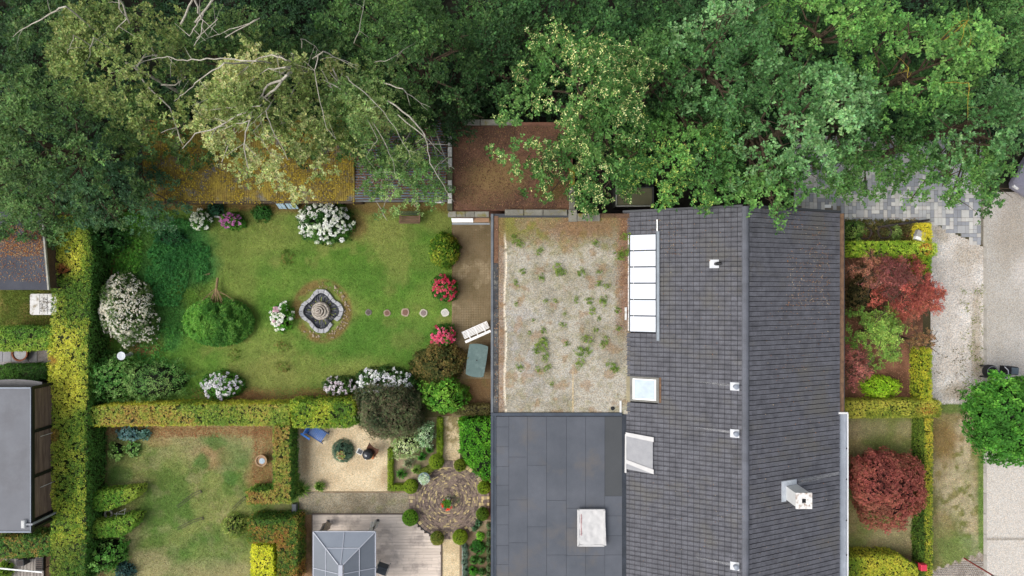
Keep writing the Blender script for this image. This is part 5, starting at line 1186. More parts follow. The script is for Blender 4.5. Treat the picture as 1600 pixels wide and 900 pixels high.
# perennial bed beside the court
shrub('variegated_shrub', 'silvery variegated shrub under the bronze shrub', 636, 698, 25, 17, .9, [(120, 150, 86), (168, 184, 128), (196, 206, 160)], .10, .045, seed=161, rough=.5, ragged=.3)
shrub('variegated_shrub', 'grey-green silvery shrub leaning toward the narrow path', 664, 682, 15, 20, 1.0, [(110, 146, 100), (156, 180, 140), (184, 200, 170)], .10, .045, seed=163, rough=.5, ragged=.3)
for (a, b, r_, p_, lb) in ((660, 712, 9, [(60, 122, 48), (82, 146, 58)], 'upright green perennial in the middle of the bed'), (628, 738, 11, [(66, 120, 46), (92, 142, 60)], 'spiky green perennial near the box edging'), (652, 732, 10, [(112, 146, 66), (140, 168, 84)], 'pale green perennial near the blue-grey urn'), (640, 722, 12, [(120, 134, 96), (150, 156, 124)], 'greyish perennial with dead stems in the bed'), (672, 700, 8, [(74, 126, 54), (96, 146, 66)], 'green perennial against the path edging')):
    tuft_plant('perennial', lb, a, b, r_, .4, p_, 70, 0, W=.025)
for (a, b, r_, p_, lb) in ((747, 855, 15, [(46, 98, 36), (62, 118, 44)], 'largest dark green perennial in the bed by the felt roof'), (750, 838, 7, [(104, 168, 46), (134, 192, 66)], 'lime green plant above the large perennial by the felt roof'), (741, 876, 8, [(64, 110, 46), (84, 128, 56)], 'small green plant below the large perennial'),
        (752, 877, 6, [(84, 122, 64), (104, 138, 80)], 'pale plant close to the roof edge, middle of the bed'), (740, 893, 9, [(60, 122, 36), (84, 144, 46)], 'bright green plant at the bottom of the bed'), (753, 895, 7, [(84, 118, 60), (66, 104, 50)], 'dull green plant at the bottom against the roof'), (748, 818, 6, [(62, 98, 66), (80, 116, 80)], 'grey-green plant just below the brick circle'), (742, 826, 5, [(62, 98, 66), (80, 116, 80)], 'tiny grey-green plant left of its neighbour below the bricks')):
    shrub('perennial', lb, a, b, r_ * .78, r_ * .74, .35, p_, .06, .04, seed=int(a * b) % 900, stems=False, rough=.4, dens=1.0)
for i, w_ in enumerate(('topmost', 'second from the top', 'middle', 'second from the bottom', 'lowest')):
    shrub('lavender', 'grey-green lavender, ' + w_ + ' of the row by the pale path', 726 + (i % 2), 856 + i * 12, 4.6, 6, .35, [(96, 122, 108), (118, 140, 124)], .05, .018, K=6, seed=300 + i, stems=False, group='lavender row by the lower path')
for i, w_ in enumerate(('topmost', 'second from the top', 'third from the top', 'middle', 'third from the bottom', 'second from the bottom', 'lowest')):
    shrub('lavender', 'small grey plant, ' + w_ + ' of the row below the felt roof', 763.5, 822 + i * 13, 3, 5.5, .3, [(78, 104, 66), (96, 120, 80)], .05, .02, K=6, seed=320 + i, stems=False, group='plants along the foot of the felt roof')
# maples and shrubs of the front bed
REDP = [(124, 58, 52), (156, 74, 66), (176, 94, 80), (146, 84, 66)]
def small_tree(name, label, px, py, rx, ry, ztop, depth, pal, **kw):
    kw.setdefault('gapth', .22); kw.setdefault('cr', (.2, .38)); kw.setdefault('L', .09); kw.setdefault('W', .04); kw.setdefault('limbs', 10)
    return tree(name, label, kw.pop('cat', 'tree'), px, py, rx, ry, ztop, depth, pal, tr=.05, **kw)
small_tree('japanese_maple', 'coral red maple leaning over the pale gravel drive', 1434, 462, 44, 50, 2.7, 1.3, REDP, seed=201, k=1.05, cover=1.0, rough=.4, K=7, W=.035)
small_tree('japanese_maple', 'dusky crimson maple top above the coral one', 1400, 432, 34, 32, 2.9, 1.0, [(106, 60, 58), (134, 74, 74), (150, 92, 86)], seed=203, k=1.0, cover=.9, rough=.4, K=7, W=.035)
small_tree('japanese_maple', 'pink-brown maple nearest the lime hedge', 1362, 422, 26, 20, 2.2, .8, [(120, 80, 62), (160, 104, 86), (140, 96, 70)], seed=205, cover=.8, rough=.45, W=.035)
shrub('dark_shrub', 'dark olive-brown shrub in the shade between the house and the maples', 1352, 462, 28, 42, 1.0, [(58, 58, 32), (86, 78, 44), (104, 84, 56)], .07, .035, seed=207, rough=.5, ragged=.35)
small_tree('green_maple', 'fresh green maple in the middle of the front bed', 1378, 520, 40, 44, 2.5, 1.2, [(92, 130, 48), (118, 152, 58), (144, 170, 74)], seed=209, cover=1.2, rough=.45, K=7, k=1.0)
small_tree('japanese_maple', 'small red maple against the house below the green one', 1338, 570, 23, 33, 2.2, .9, [(114, 60, 60), (144, 78, 76), (130, 84, 72)], seed=211, cover=.9, rough=.3, K=7)
shrub('lime_shrub', 'bright lime-green shrub above the olive-yellow hedge', 1378, 605, 30, 17, .9, [(120, 160, 34), (150, 186, 44), (176, 202, 60)], .06, .04, seed=213, rough=.4)
small_tree('brown_maple', 'thin brownish maple boughs over the narrow hedge', 1440, 532, 26, 20, 1.9, .6, [(124, 88, 60), (146, 112, 74), (110, 100, 56)], seed=215, cover=.5, rough=.5)
shrub('overgrown_shrub', 'tangled green shrub at the corner of the house by the paved drive', 1332, 362, 16, 20, 1.0, [(56, 86, 34), (84, 112, 48), (112, 134, 66)], .07, .04, seed=217, rough=.5, ragged=.3)
shrub('overgrown_shrub', 'pale green twiggy shrub right of the dark hoops', 1399, 364, 9, 13, .7, [(96, 122, 60), (130, 148, 84)], .06, .035, seed=219, rough=.5, ragged=.3, dens=.8, coresc=.5)
under('ground_cover', 1318, 344, 1434, 378, .3, 900, [(64, 68, 36), (92, 88, 50), (110, 100, 60)], .08, 'brownish ground cover between the hoops and the paved drive', seed=8)
def dome_tree(name, label, px, py, rx, ry, z0, h, pal, **kw):
    t = shrub(name, label, px, py, rx, ry, h, pal, z0=z0, round_=True, stems=False, cat='tree', **kw); b = base_of(t)
    for ch in t.children:
        if ch.name.startswith('foliage'): ch.name = 'crown'
    m_ = MB(); m_.tube([(b.x, b.y, 0), (b.x + .03, b.y, z0 * .6), (b.x, b.y + .02, z0 + h * .45)], .09, 8, .05)
    for q in range(7): a_ = q * .9; m_.tube([(b.x, b.y, z0 + h * .12), (b.x + math.cos(a_) * M(rx) * .4, b.y + math.sin(a_) * M(ry) * .4, z0 + h * .4), (b.x + math.cos(a_) * M(rx) * .7, b.y + math.sin(a_) * M(ry) * .7, z0 + h * .6)], .035, 5, .01)
    m_.build('trunk', BARK, t); t.location.z = 0
    for ch in t.children: ch.location.z = z0
    return t
dome_tree('red_maple', 'dense round red maple on the lower front lawn', 1381, 761, 54, 54, .25, 2.2, [(108, 58, 52), (134, 72, 66), (154, 88, 76), (126, 80, 64)], L=.07, W=.045, K=6, dens=1.3, seed=221, rough=.45, ragged=.14, k=1.1, tone=.2, core=(50, 26, 22))
dome_tree('street_tree', 'round bright green tree at the right edge covering the parked cart', 1576, 655, 59, 65, 1.4, 2.8, [(56, 104, 36), (76, 130, 44), (104, 156, 60)], L=.12, W=.085, K=6, dens=1.5, seed=223, rough=.5, ragged=.2, k=1.05, tone=.25, core=(20, 34, 14))
litter('leaf_litter', [(1318, 400, 1440, 628, .02, 5200), (1318, 345, 1440, 380, .02, 900)], [(150, 104, 84), (128, 84, 64), (176, 130, 104), (104, 72, 54)], .06, None, label='dry reddish leaf litter under the maples'); 
litter('leaf_litter', [(168, 664, 430, 684, .02, 1800), (395, 670, 428, 768, .02, 1300), (150, 320, 560, 330, .02, 500), (140, 345, 178, 560, .02, 1300), (300, 606, 640, 628, .02, 1500)], [(150, 96, 66), (176, 120, 84), (128, 84, 58)], .055, None, label='dry reddish leaves fallen beside the hedges')
litter('leaf_litter', [(466, 662, 610, 768, .024, 200), (692, 655, 718, 724, .026, 160), (468, 806, 489, 900, .022, 350), (716, 600, 766, 640, .03, 500), (706, 350, 766, 500, .03, 250)], [(120, 84, 56), (100, 72, 50), (140, 110, 70)], .05, None, label='scattered dry leaves on the gravel court and paths')
# ============================================================ OUTBUILDINGS
MOSS = surf('mossy_sheet', (146, 128, 50), (112, 94, 48), 2.2, .95, 14, .5, .7, .02, blotch=(96, 98, 104), bscale=1.3)
NEED = surf('needle_covered', (116, 88, 70), (92, 72, 58), 1.5, .95, 30, .45, .7, .02, blotch=(110, 92, 60), bscale=.8)
SLATEB = surf('blue_batten', (108, 122, 134), (84, 94, 104), 3, .7, 30, .3, .3, .005, blotch=(120, 92, 74), bscale=1.4)
WOODD = surf('dark_boards', (96, 76, 58), (72, 58, 46), 2, .85, 30, .3, .4, .008, stretch=(.3, 3, 3), rnd=.1)
shed = thing('garden_shed', 'long low shed with a moss covered corrugated roof along the top of the lawn', 'shed', P(390, 280, 0))
zs = 2.3; x0, x1, y0, y1 = X(226, zs), X(553, zs), Y(314, zs), Y(190, zs)
MB().box(x0 + .1, x1 - .02, y0 + .12, y1 - .1, 0, zs - .12).build('wall', WOODD, shed)
def corr(name, xa, xb, ya, yb, zlo, zhi, mat, parent, pitch=.10, amp=.008):
    n = max(4, int((xb - xa) / pitch * 4)); V = []; Fc = []
    for j, (yy, zz) in enumerate(((ya, zlo), (yb, zhi))):
        for i in range(n + 1):
            x = xa + (xb - xa) * i / n; V.append((x, yy, zz + amp * math.sin(2 * math.pi * x / pitch)))
    V += [(v[0], v[1], v[2] - .02) for v in V]; m = n + 1
    for i in range(n): Fc += [(i, i + 1, m + i + 1, m + i), (2 * m + i, 3 * m + i, 3 * m + i + 1, 2 * m + i + 1), (i, 2 * m + i, 2 * m + i + 1, i + 1)]
    return MB().add(V, Fc).build(name, mat, parent)
ns = 9; st = (x1 - x0) / ns; rr_ = MB().box(x0 + .05, x1 - .03, y0 + .08, y1, zs - .12, zs - .07).build('roof', WOODD, shed)
for i in range(ns): corr('corrugated_sheet', x0 + i * st, x0 + (i + 1) * st + .05, y0, y1, zs + .002 * (i % 2), zs + .35, MOSS, rr_)
m1 = MB(); m1.box(x0, x1, y0 - .10, y0 - .02, zs - .12, zs - .05); m1.build('gutter', surf('old_gutter', (92, 78, 62), (70, 60, 50), 3, .8, 30, .3, .3, .005), shed)
litter('moss_clumps', [(228, 232, 552, 318, zs, 9000)], [(164, 142, 50), (134, 114, 46), (176, 156, 60), (106, 86, 52), (90, 86, 80)], .09, rr_, z=lambda x, y: zs + .02 + (y - y0) / (y1 - y0) * .35, thr=.42, clump=.7)
shed2 = thing('garden_shed', 'shed with a needle strewn ribbed roof beside the row of white coping stones', 'shed', P(630, 280, 0))
zs = 2.3; x0, x1, y0, y1 = X(555, zs), X(698, zs), Y(312, zs), Y(186, zs)
MB().box(x0 + .1, x1 - .02, y0 + .15, y1 - .1, 0, zs - .14).build('wall', WOODD, shed2)
rr_ = MB().box(x0, x1, y0, y1, zs - .10, zs).build('roof', NEED, shed2)
n = 30; dy = (y1 - y0) / n
for i in range(n): MB().box(x0, x1, y0 + i * dy + .02, y0 + i * dy + .085, zs, zs + .035, bev=.01).build('roof_rib', SLATEB, rr_)
litter('needles', [(556, 200, 700, 300, zs, 4200)], [(132, 86, 64), (108, 72, 56), (160, 116, 88)], .06, rr_, z=lambda x, y: zs + .03 + 0 * x, thr=.36, clump=.8)
m1 = MB(); m1.box(x0, x1, y0 - .09, y0 - .02, zs - .12, zs - .04); m1.build('gutter', surf('gutter_b', (120, 124, 126), (90, 92, 92), 3, .7, 30, .3, .3, .005), shed2)
MB().box(X(679, zs), X(692, zs), y0 - .15, y0 - .10, zs - .1, zs - .02).build('white_board', DIRTYWHITE, shed2)
# the leaf covered flat roof with its parapets
fb = thing('outbuilding', 'square outbuilding whose flat roof is thick with brown leaves', 'outbuilding', P(800, 260, 0))
zf = 2.8; x0, x1, y0, y1 = X(699, zf), X(896, zf), Y(329, zf), Y(190, zf)
MB().box(x0 + .02, x1 - .02, y0 + .02, y1, 0, zf - .12).build('wall', BRICKW, fb)
def rbrown(px, py):
    n = len(px); c = mixc(C3((112, 82, 66), n), C3((88, 66, 54), n), sm(.35, .65, fbm(px, py, 20, 121, 4)))
    m = np.maximum(ellm(px, py, 775, 275, 44, 28, .6, 3), ellm(px, py, 750, 305, 30, 16, .6, 5) * .5); c = mixc(c, C3((134, 112, 70), n), m * .7)
    return mixc(c, C3((92, 82, 40), n), ellm(px, py, 862, 298, 22, 14, .4, 7) * .8)
lr = patch('roof', 709, 196, 889, 328, zf - .06, rbrown, SOIL, .07, parent=fb)
litter('dead_leaves', [(710, 198, 889, 327, zf - .06, 9000)], [(122, 84, 66), (98, 70, 56), (142, 108, 84), (76, 56, 46), (116, 98, 64)], .06, lr, seed=44, thr=.2)
m1 = MB(); m1.box(x0, X(706.8, zf), y0, y1, zf - .2, zf + .05); m1.build('parapet', surf('mossy_block', (96, 96, 70), (70, 72, 54), 4, .95, 30, .4, .5, .01), fb)
for a, b in ((196, 205), (213, 228), (230, 245), (247, 261), (282, 290), (291, 299), (302, 310), (311, 318)):
    MB().box(X(700, zf), X(706.4, zf), Y(b, zf), Y(a, zf), zf + .05, zf + .11 + random.random() * .02, bev=.02).build('coping_stone', PALESTONE, fb)
for a, b in ((722, 750), (751, 779), (780, 808)):
    MB().box(X(a, zf), X(b, zf), Y(195.5, zf), Y(187, zf), zf - .15, zf + .06, bev=.015).build('coping_stone', COPING, fb)
for i, (a, b) in enumerate(((700, 713), (713.5, 727), (727.5, 741), (741.5, 764))):
    MB().box(X(a, zf), X(b, zf), Y(339, zf), Y(330.5, zf), zf - .2, zf + .06, bev=.015).build('coping_stone', COPING, fb)
for a, b in ((789, 818), (819, 848), (849, 886)):
    MB().box(X(a, zf), X(b, zf), Y(337, zf), Y(327.8, zf), zf - .2, zf + .14, bev=.015).build('coping_stone', COPING, fb)
for a, b, mt_ in ((258, 282, COPINGMOSS), (282.5, 292, COPINGMOSS), (292.5, 303, COPING), (303.5, 315, COPING), (315.5, 327, COPING)):
    MB().box(X(889.3, zf), X(898, zf), Y(b, zf), Y(a, zf), zf - .2, zf + .08 + (.02 if mt_ is COPINGMOSS else 0), bev=.015).build('coping_stone', mt_, fb)
m1 = MB(); m1.box(X(888, zf), X(901, zf), Y(347, zf), Y(328, zf), zf - .2, zf + .2, bev=.015); m1.build('coping_stone', COPING, fb)
for a, b in ((901.5, 918), (918.5, 937)):
    MB().box(X(a, zf), X(b, zf), Y(346, zf), Y(334, zf), zf - .2, zf + .17, bev=.015).build('coping_stone', COPING, fb)
for a, b in ((937.5, 960), (960.5, 984)):
    MB().box(X(a, zf), X(b, zf), Y(341, zf), Y(334, zf), zf - .2, zf + .15, bev=.015).build('coping_stone', NEED, fb)
# porch shelf under the parapet with a white board
m1 = MB(); za = 2.3; m1.add([(X(705, za), Y(341, za), za), (X(739, za), Y(341, za), za), (X(739, za), Y(347, za), za - .12), (X(706, za), Y(347, za), za - .12), (X(705, za), Y(341, za), za - .03), (X(739, za), Y(341, za), za - .03), (X(739, za), Y(347, za), za - .15), (X(706, za), Y(347, za), za - .15)],
       [(3, 2, 1, 0), (4, 5, 6, 7), (0, 1, 5, 4), (1, 2, 6, 5), (2, 3, 7, 6), (3, 0, 4, 7)]); m1.build('awning', WHITE, fb)
MB().box(X(740, za), X(764, za), Y(346.5, za), Y(340, za), za - .3, za - .14).build('wooden_shelf', surf('pale_timber', (176, 142, 112), (150, 120, 96), 3, .8, 30, .2, .2, .004, stretch=(1, 8, 1)), fb)
MB().box(X(706, za), X(765, za), Y(350.5, za), Y(348, za), za - .25, za - .1).build('front_rail', surf('rail', (150, 156, 160), (128, 134, 138), 3, .6, 30, .15, .1, .003), fb)
# yard between
mb = MB().box(X(897), X(1000), Y(352), Y(232), 0, .03)
o = mb.build('yard_floor', surf('yard', (52, 46, 44), (36, 33, 32), 1.2, .9, 20, .3, .3, .01)); o['kind'] = 'structure'
sx = thing('trailer', 'olive topped box trailer standing in the dark yard', 'trailer', P(985, 305, 0)); zt = 1.5
MB().box(X(962, zt), X(1022, zt), Y(323, zt), Y(292, zt), .5, zt - .05).build('body', surf('trailer_side', (78, 80, 78), (62, 64, 62), 2, .6, 20, .2, .1, .005), sx)
MB().box(X(965, zt), X(1019, zt), Y(320, zt), Y(294, zt), zt - .05, zt + .0, bev=.01).build('lid', surf('olive_lid', (112, 108, 84), (96, 94, 72), 1.5, .6, 30, .15, .1, .004), sx)
m1 = MB(); m1.box(X(962, zt), X(1022, zt), Y(323, zt), Y(321, zt), zt - .05, zt + .03); m1.box(X(962, zt), X(964, zt), Y(320.8, zt), Y(292, zt), zt - .05, zt + .03); m1.build('rim', surf('rim_alu', (168, 168, 160), (140, 140, 134), 3, .5, 30, .1, .1, .003), sx)
for a, b in ((972, 323), (1012, 323), (972, 292), (1012, 292)): MB().tube([(X(a, .3), Y(b, .3) - .1, .3), (X(a, .3), Y(b, .3) + .1, .3)], .3, 14).build('wheel', BLACK, sx)
# ---- left: dark felt shed roof
ls = thing('felt_roof_shed', 'dark felt roofed shed at the left edge strewn with needles', 'shed', P(30, 410, 0)); zl = 2.3
MB().add([(X(-60, zl), Y(452, zl) + .05, 0), (X(74, zl), Y(452, zl) + .05, 0), (X(66, zl), Y(330, zl), 0), (X(-60, zl), Y(330, zl), 0), (X(-60, zl), Y(452, zl) + .05, zl - .1), (X(74, zl), Y(452, zl) + .05, zl - .1), (X(66, zl), Y(330, zl), zl - .1), (X(-60, zl), Y(330, zl), zl - .1)],
         [(3, 2, 1, 0), (4, 5, 6, 7), (0, 1, 5, 4), (1, 2, 6, 5), (2, 3, 7, 6), (3, 0, 4, 7)]).build('wall', WOODD, ls)
rfl = MB().prism([(X(-60, zl), Y(453, zl)), (X(75, zl), Y(453, zl)), (X(66, zl), Y(330, zl)), (X(-60, zl), Y(330, zl))], zl - .1, zl, .01).build('roof', surf('grey_felt', (74, 76, 84), (60, 62, 70), 1, .8, 60, .15, .2, .003), ls)
m1 = MB(); m1.bar(P(76.5, 453, zl + .02), P(67.5, 350, zl + .02), .07, .1); m1.build('edge_trim', surf('pale_trim', (176, 174, 164), (140, 138, 126), 3, .7, 30, .2, .2, .003), ls)
litter('needles', [(0, 352, 70, 400, zl, 2600), (0, 400, 72, 440, zl, 420)], [(150, 96, 56), (176, 124, 72), (128, 84, 56), (176, 150, 110)], .06, rfl, thr=.34, clump=.8, seed=8)
# white stained garden table
wt = thing('garden_table', 'white plastic table with dirty middle, half under the tall hedge', 'table', P(68, 476, 0)); zt = .72
def rrect(cx, cy, w, h, r, n=4, rot=0.0):
    pts = []
    for qx, qy, a0 in ((1, 1, 0), (-1, 1, 90), (-1, -1, 180), (1, -1, 270)):
        for i in range(n + 1):
            a = R(a0 + 90 * i / n); x = qx * (w / 2 - r) + r * math.cos(a); y = qy * (h / 2 - r) + r * math.sin(a)
            pts.append((cx + x * math.cos(rot) - y * math.sin(rot), cy + x * math.sin(rot) + y * math.cos(rot)))
    return pts
tw, th = M(43, zt), M(33, zt); tcx, tcy = X(68, zt), Y(475.5, zt)
MB().prism(rrect(tcx, tcy, tw, th, .1), zt - .05, zt, .01).build('table_top', DIRTYWHITE, wt)
for a in (-.14, .14): MB().box(tcx + a * tw - .006, tcx + a * tw + .006, tcy - th * .46, tcy + th * .46, zt + .001, zt + .006).build('joint', DARKGREY, wt)
litter('dirt', [(62, 465, 76, 487, zt, 160)], [(90, 74, 58), (60, 52, 44)], .05, wt, thr=.3, clump=.25)
for sx_ in (-1, 1):
    for sy_ in (-1, 1): MB().tube([(tcx + sx_ * tw * .4, tcy + sy_ * th * .4, 0), (tcx + sx_ * tw * .4, tcy + sy_ * th * .4, zt - .05)], .025, 8).build('leg', WHITE, wt)
# terrace strip with a terracotta bowl
patch('terrace', -40, 545, 80, 576, .03, lambda x, y: mixc(C3((140, 136, 136), len(x)), C3((124, 118, 114), len(x)), sm(.4, .6, fbm(x, y, 9, 3, 3))), FINEGRAVEL, .1)
for i in range(5): o = MB().box(X(-8 + i * 13.5), X(-8 + i * 13.5 + 13), Y(565), Y(549), .032, .06, bev=.006).build('paving_slab', surf('slab%d' % i, (146, 144, 146), (130, 128, 130), 2, .85, 40, .15, .2, .004)); o['kind'] = 'structure'
bowl = thing('planter_bowl', 'round terracotta bowl of pale gravel on the terrace between two hedges', 'bowl', P(31.5, 552, 0))
bx_, by_ = X(31.5, .3), Y(552, .3)
TER = surf('terracotta', (150, 92, 66), (120, 72, 52), 6, .85, 30, .25, .3, .005)
MB().lathe(bx_, by_, [(.28, .06), (.36, .3), (.39, .36), (.33, .36), (.31, .30)], 22).build('bowl', TER, bowl, smooth=True)
MB().lathe(bx_, by_, [(.315, .27), (.3, .31), (.05, .31)], 18).build('filling', surf('grey_fill', (176, 176, 178), (150, 150, 152), 10, .8, 40, .2, .2, .003), bowl)
# ---- left: grey flat roofed garden building
gb = thing('garden_building', 'garden building with a smooth grey flat roof and a brown planked side wall', 'building', P(20, 715, 0)); zb = 3.0
xa, xb, ya, yb = X(-60, zb), X(49.5, zb), Y(833, zb), Y(604, zb)
MB().box(xa, xb - .13, ya + .12, yb - .12, 0, zb - .2).build('wall', surf('inner_wall', (60, 54, 50), (48, 44, 42), 2, .9, 20, .2, .2, .01), gb)
rf2 = MB().box(xa, xb, ya, yb, zb - .2, zb - .02, bev=.01).build('roof', BLACK, gb)
MB().box(xa, xb - .035, ya + .035, yb - .035, zb - .02, zb - .004).build('roof_membrane', surf('membrane', (108, 110, 116), (96, 98, 104), .6, .6, 40, .08, .08, .002, blotch=(96, 97, 102), bscale=.5), rf2)
m1 = MB(); m1.box(xa, xb - .03, yb - .09, yb - .03, zb - .004, zb + .03); m1.box(xa, xb - .03, ya + .03, ya + .09, zb - .004, zb + .03); m1.box(xb - .06, xb - .03, ya + .1, yb - .1, zb - .004, zb + .02); m1.build('roof_edge', surf('membrane_edge', (140, 148, 160), (124, 132, 144), 1, .5, 30, .05, .05, .002), rf2)
bays = [(609, 673), (678, 744), (749, 812)]
for a, b in bays:
    y1_, y0_ = Y(a, zb - .1), Y(b, zb - .1); nb = 16
    for i in range(nb):
        za_ = .1 + i * (zb - .35) / nb
        MB().box(xb - .12, xb - .08 + .006 * (i % 2), y0_, y1_, za_ + .004, za_ + (zb - .35) / nb - .006).build('plank', surf('cedar', (132, 112, 98), (96, 78, 68), 2, .85, 14, .3, .3, .005, stretch=(1, .4, 5), rnd=.16) if 'cedar' not in bpy.data.materials else bpy.data.materials['cedar'], gb)
for a in (606.5, 675.5, 746.5, 817, 829): MB().box(xb - .12, xb - .03, Y(a, zb) - .06, Y(a, zb) + .06, 0, zb - .21).build('post', BLACK, gb)
for a in (676, 757): MB().tube([(xb - .02, Y(a, zb) - .3, .2), (xb - .02, Y(a, zb) - .3, 2.4)], .012, 6).build('cable_conduit', DIRTYWHITE, gb)
MB().box(X(36, zb), X(42, zb), Y(824, zb), Y(812, zb), zb, zb + .15, bev=.03).build('rain_hopper', surf('hopper', (206, 206, 204), (180, 180, 178), 4, .6, 30, .15, .1, .003), gb)
m1 = MB(); m1.tube([(X(42.5, zb), Y(818.5, zb), zb + .06), (xb + .06, Y(818.5, zb), zb + .05), (xb + .08, Y(818, zb), zb - .2), (xb + .08, Y(818, zb), .2)], .05, 10); m1.build('drainpipe', surf('drain', (150, 152, 156), (128, 130, 134), 4, .5, 30, .15, .1, .003), gb)
cn = thing('canopy', 'curved pale grey canopy at the upper end of the garden building', 'canopy', P(20, 596, 0)); m1 = MB(); V = []; zc_ = 2.2
for j, (dy_, dz_) in enumerate(((0, 0), (.12, .12), (.3, .2), (.45, .22))):
    for i in range(13): x = X(-40, zc_) + (X(66, zc_) - X(-40, zc_)) * i / 12; V.append((x, Y(608, zc_) + dy_ * (1 - ((i - 7) / 9.0) ** 2 * .9), zc_ - .1 + dz_ * .6))
Fc = [(j * 13 + i, j * 13 + i + 1, (j + 1) * 13 + i + 1, (j + 1) * 13 + i) for j in range(3) for i in range(12)]; n0 = len(V)
m1.add(V + [(a, b, c - .03) for a, b, c in V], Fc + [tuple(n0 + q for q in f[::-1]) for f in Fc]); m1.build('sheet', surf('canopy_sheet', (150, 148, 146), (128, 126, 124), 2, .6, 30, .1, .1, .003), cn, smooth=True)
for a in (0, 60): MB().tube([(X(a, 1), Y(600, 2), 0), (X(a, 1), Y(600, 2), 2.15)], .03, 8).build('post', BLACK, cn)
# ---- bottom left corner: planks, steps, grill
dk = thing('deck', None, None, P(40, 890, 0), kind='structure'); GW = surf('grey_plank', (168, 160, 152), (128, 120, 112), 2, .85, 20, .25, .3, .005, stretch=(6, .5, 1), rnd=.14)
for i in range(12): MB().box(X(8 + i * 5.2), X(8 + i * 5.2 + 4.7), Y(925), Y(872), .05, .1, bev=.005).build('plank', GW, dk)
o = MB().bar(P(-10, 887, .9), P(66, 894, .9), .06, .05).build('rail', WHITE); tag(o, 'white rail crossing the grey planks in the bottom left corner', 'rail')
pt = thing('square_planter', 'dark grey square pot on the grey planks in the bottom left corner', 'planter', P(31, 880, .1)); m1 = MB(); m1.prism(rrect(X(31, .5), Y(880, .5), .38, .32, .04, rot=.15), .1, .5, .02); m1.build('pot', DARKGREY, pt)
MB().prism(rrect(X(31, .5), Y(880, .5), .3, .25, .03, rot=.15), .5, .508).build('soil', surf('pot_soil', (84, 78, 76), (66, 62, 60), 8, .9, 40, .3, .3, .005), pt)
gr = thing('garden_grill', 'black slatted grill beside the tall hedge in the bottom left corner', 'grill', P(60, 884, .1)); m1 = MB(); zg = .8
m1.box(X(54, zg), X(66, zg), Y(893, zg), Y(872, zg), zg - .25, zg - .06); m1.build('body', BLACK, gr)
for i in range(6): MB().box(X(55, zg), X(65.4, zg), Y(874.5 + i * 3.0, zg) - .02, Y(874.5 + i * 3.0, zg) + .02, zg - .05, zg - .02).build('slat', surf('grill_slat', (86, 70, 60), (66, 56, 50), 4, .7, 30, .2, .2, .003) if 'grill_slat' not in bpy.data.materials else bpy.data.materials['grill_slat'], gr)
for a in (55, 65):
    for b in (874, 891): MB().tube([(X(a, zg), Y(b, zg), .1), (X(a, zg), Y(b, zg), zg - .25)], .02, 6).build('leg', BLACK, gr)
shrub('round_bush', 'yellow-green bush at the very bottom left corner', 4, 893, 12, 14, .8, [(96, 130, 44), (140, 160, 56)], .07, .045, seed=401)

# ============================================================ GARDEN FURNITURE AND ORNAMENTS
# stone basin with spiral fountain
fo = thing('fountain_basin', 'lozenge shaped stone basin with a black liner and a spiral stone fountain', 'fountain', P(503, 486, 0)); cx, cy = X(503), Y(486)
def rb(th): return M(31.3) * (1 + .115 * math.cos(4 * th))
segs = 22
for i in range(segs):
    a0, a1 = 2 * math.pi * i / segs, 2 * math.pi * (i + 1) / segs - .012; pts = []
    for k_ in range(4): a = a0 + (a1 - a0) * k_ / 3; r_ = rb(a) * (1 + .02 * math.sin(i * 2.3)); pts.append((cx + r_ * math.cos(a), cy + r_ * math.sin(a)))
    for k_ in range(3, -1, -1): a = a0 + (a1 - a0) * k_ / 3; r_ = rb(a) * .80 * (1 + .015 * math.sin(i * 3.1)); pts.append((cx + r_ * math.cos(a), cy + r_ * math.sin(a)))
    if i == 19: continue
    MB().prism(pts, 0, .15 + .012 * math.sin(i * 5.1), .02).build('rim_stone', surf('basin_stone', (182, 182, 184), (150, 150, 152), 7, .85, 30, .25, .5, .01, rnd=.08) if 'basin_stone' not in bpy.data.materials else bpy.data.materials['basin_stone'], fo)
m1 = MB(); V = []; nn = 64
prof = [(.80, .13), (.74, .06), (.64, .03), (.45, .028), (.2, .026)]
for j, (q, z) in enumerate(prof):
    for i in range(nn):
        a = 2 * math.pi * i / nn; w_ = .018 * math.sin(a * 13 + j) + .014 * math.sin(a * 29 + j * 2); V.append((cx + rb(a) * q * math.cos(a), cy + rb(a) * q * math.sin(a), z + (w_ if 0 < j < 4 else 0)))
Fc = [(j * nn + i, j * nn + (i + 1) % nn, (j + 1) * nn + (i + 1) % nn, (j + 1) * nn + i) for j in range(len(prof) - 1) for i in range(nn)]
Fc.append(tuple(range((len(prof) - 1) * nn, len(prof) * nn)))
m1.add(V, Fc); lm = surf('pond_liner', (50, 54, 62), (34, 36, 42), 5, .4, 20, .2, .4, .01, spec=.5); m1.build('liner', lm, fo)
litter('dead_leaves', [(486, 470, 520, 502, .05, 260)], [(110, 86, 66), (84, 70, 56)], .05, fo, mask=lambda x, y: np.hypot(x - cx, y - cy) < .62, thr=.3, clump=.5)
sx0, sy0 = X(500, .3), Y(486, .3); SPS = surf('spiral_stone', (206, 198, 186), (130, 118, 106), 10, .85, 30, .3, .5, .01)
m1 = MB(); m1.lathe(sx0, sy0, [(.44, .04), (.44, .22), (.42, .25), (.02, .25)], 28); m1.build('fountain_base', SPS, fo)
m1 = MB(); pts = []
for i in range(110): a = i / 110 * 2 * math.pi * 3.6; r_ = .39 * (1 - i / 115); pts.append((sx0 - .02 + r_ * math.cos(a) - .05 * i / 110, sy0 + r_ * math.sin(a) + .03 * i / 110, .25 + .24 * i / 110))
m1.tube(pts, .05, 6, .03); m1.build('spiral', SPS, fo, smooth=True)
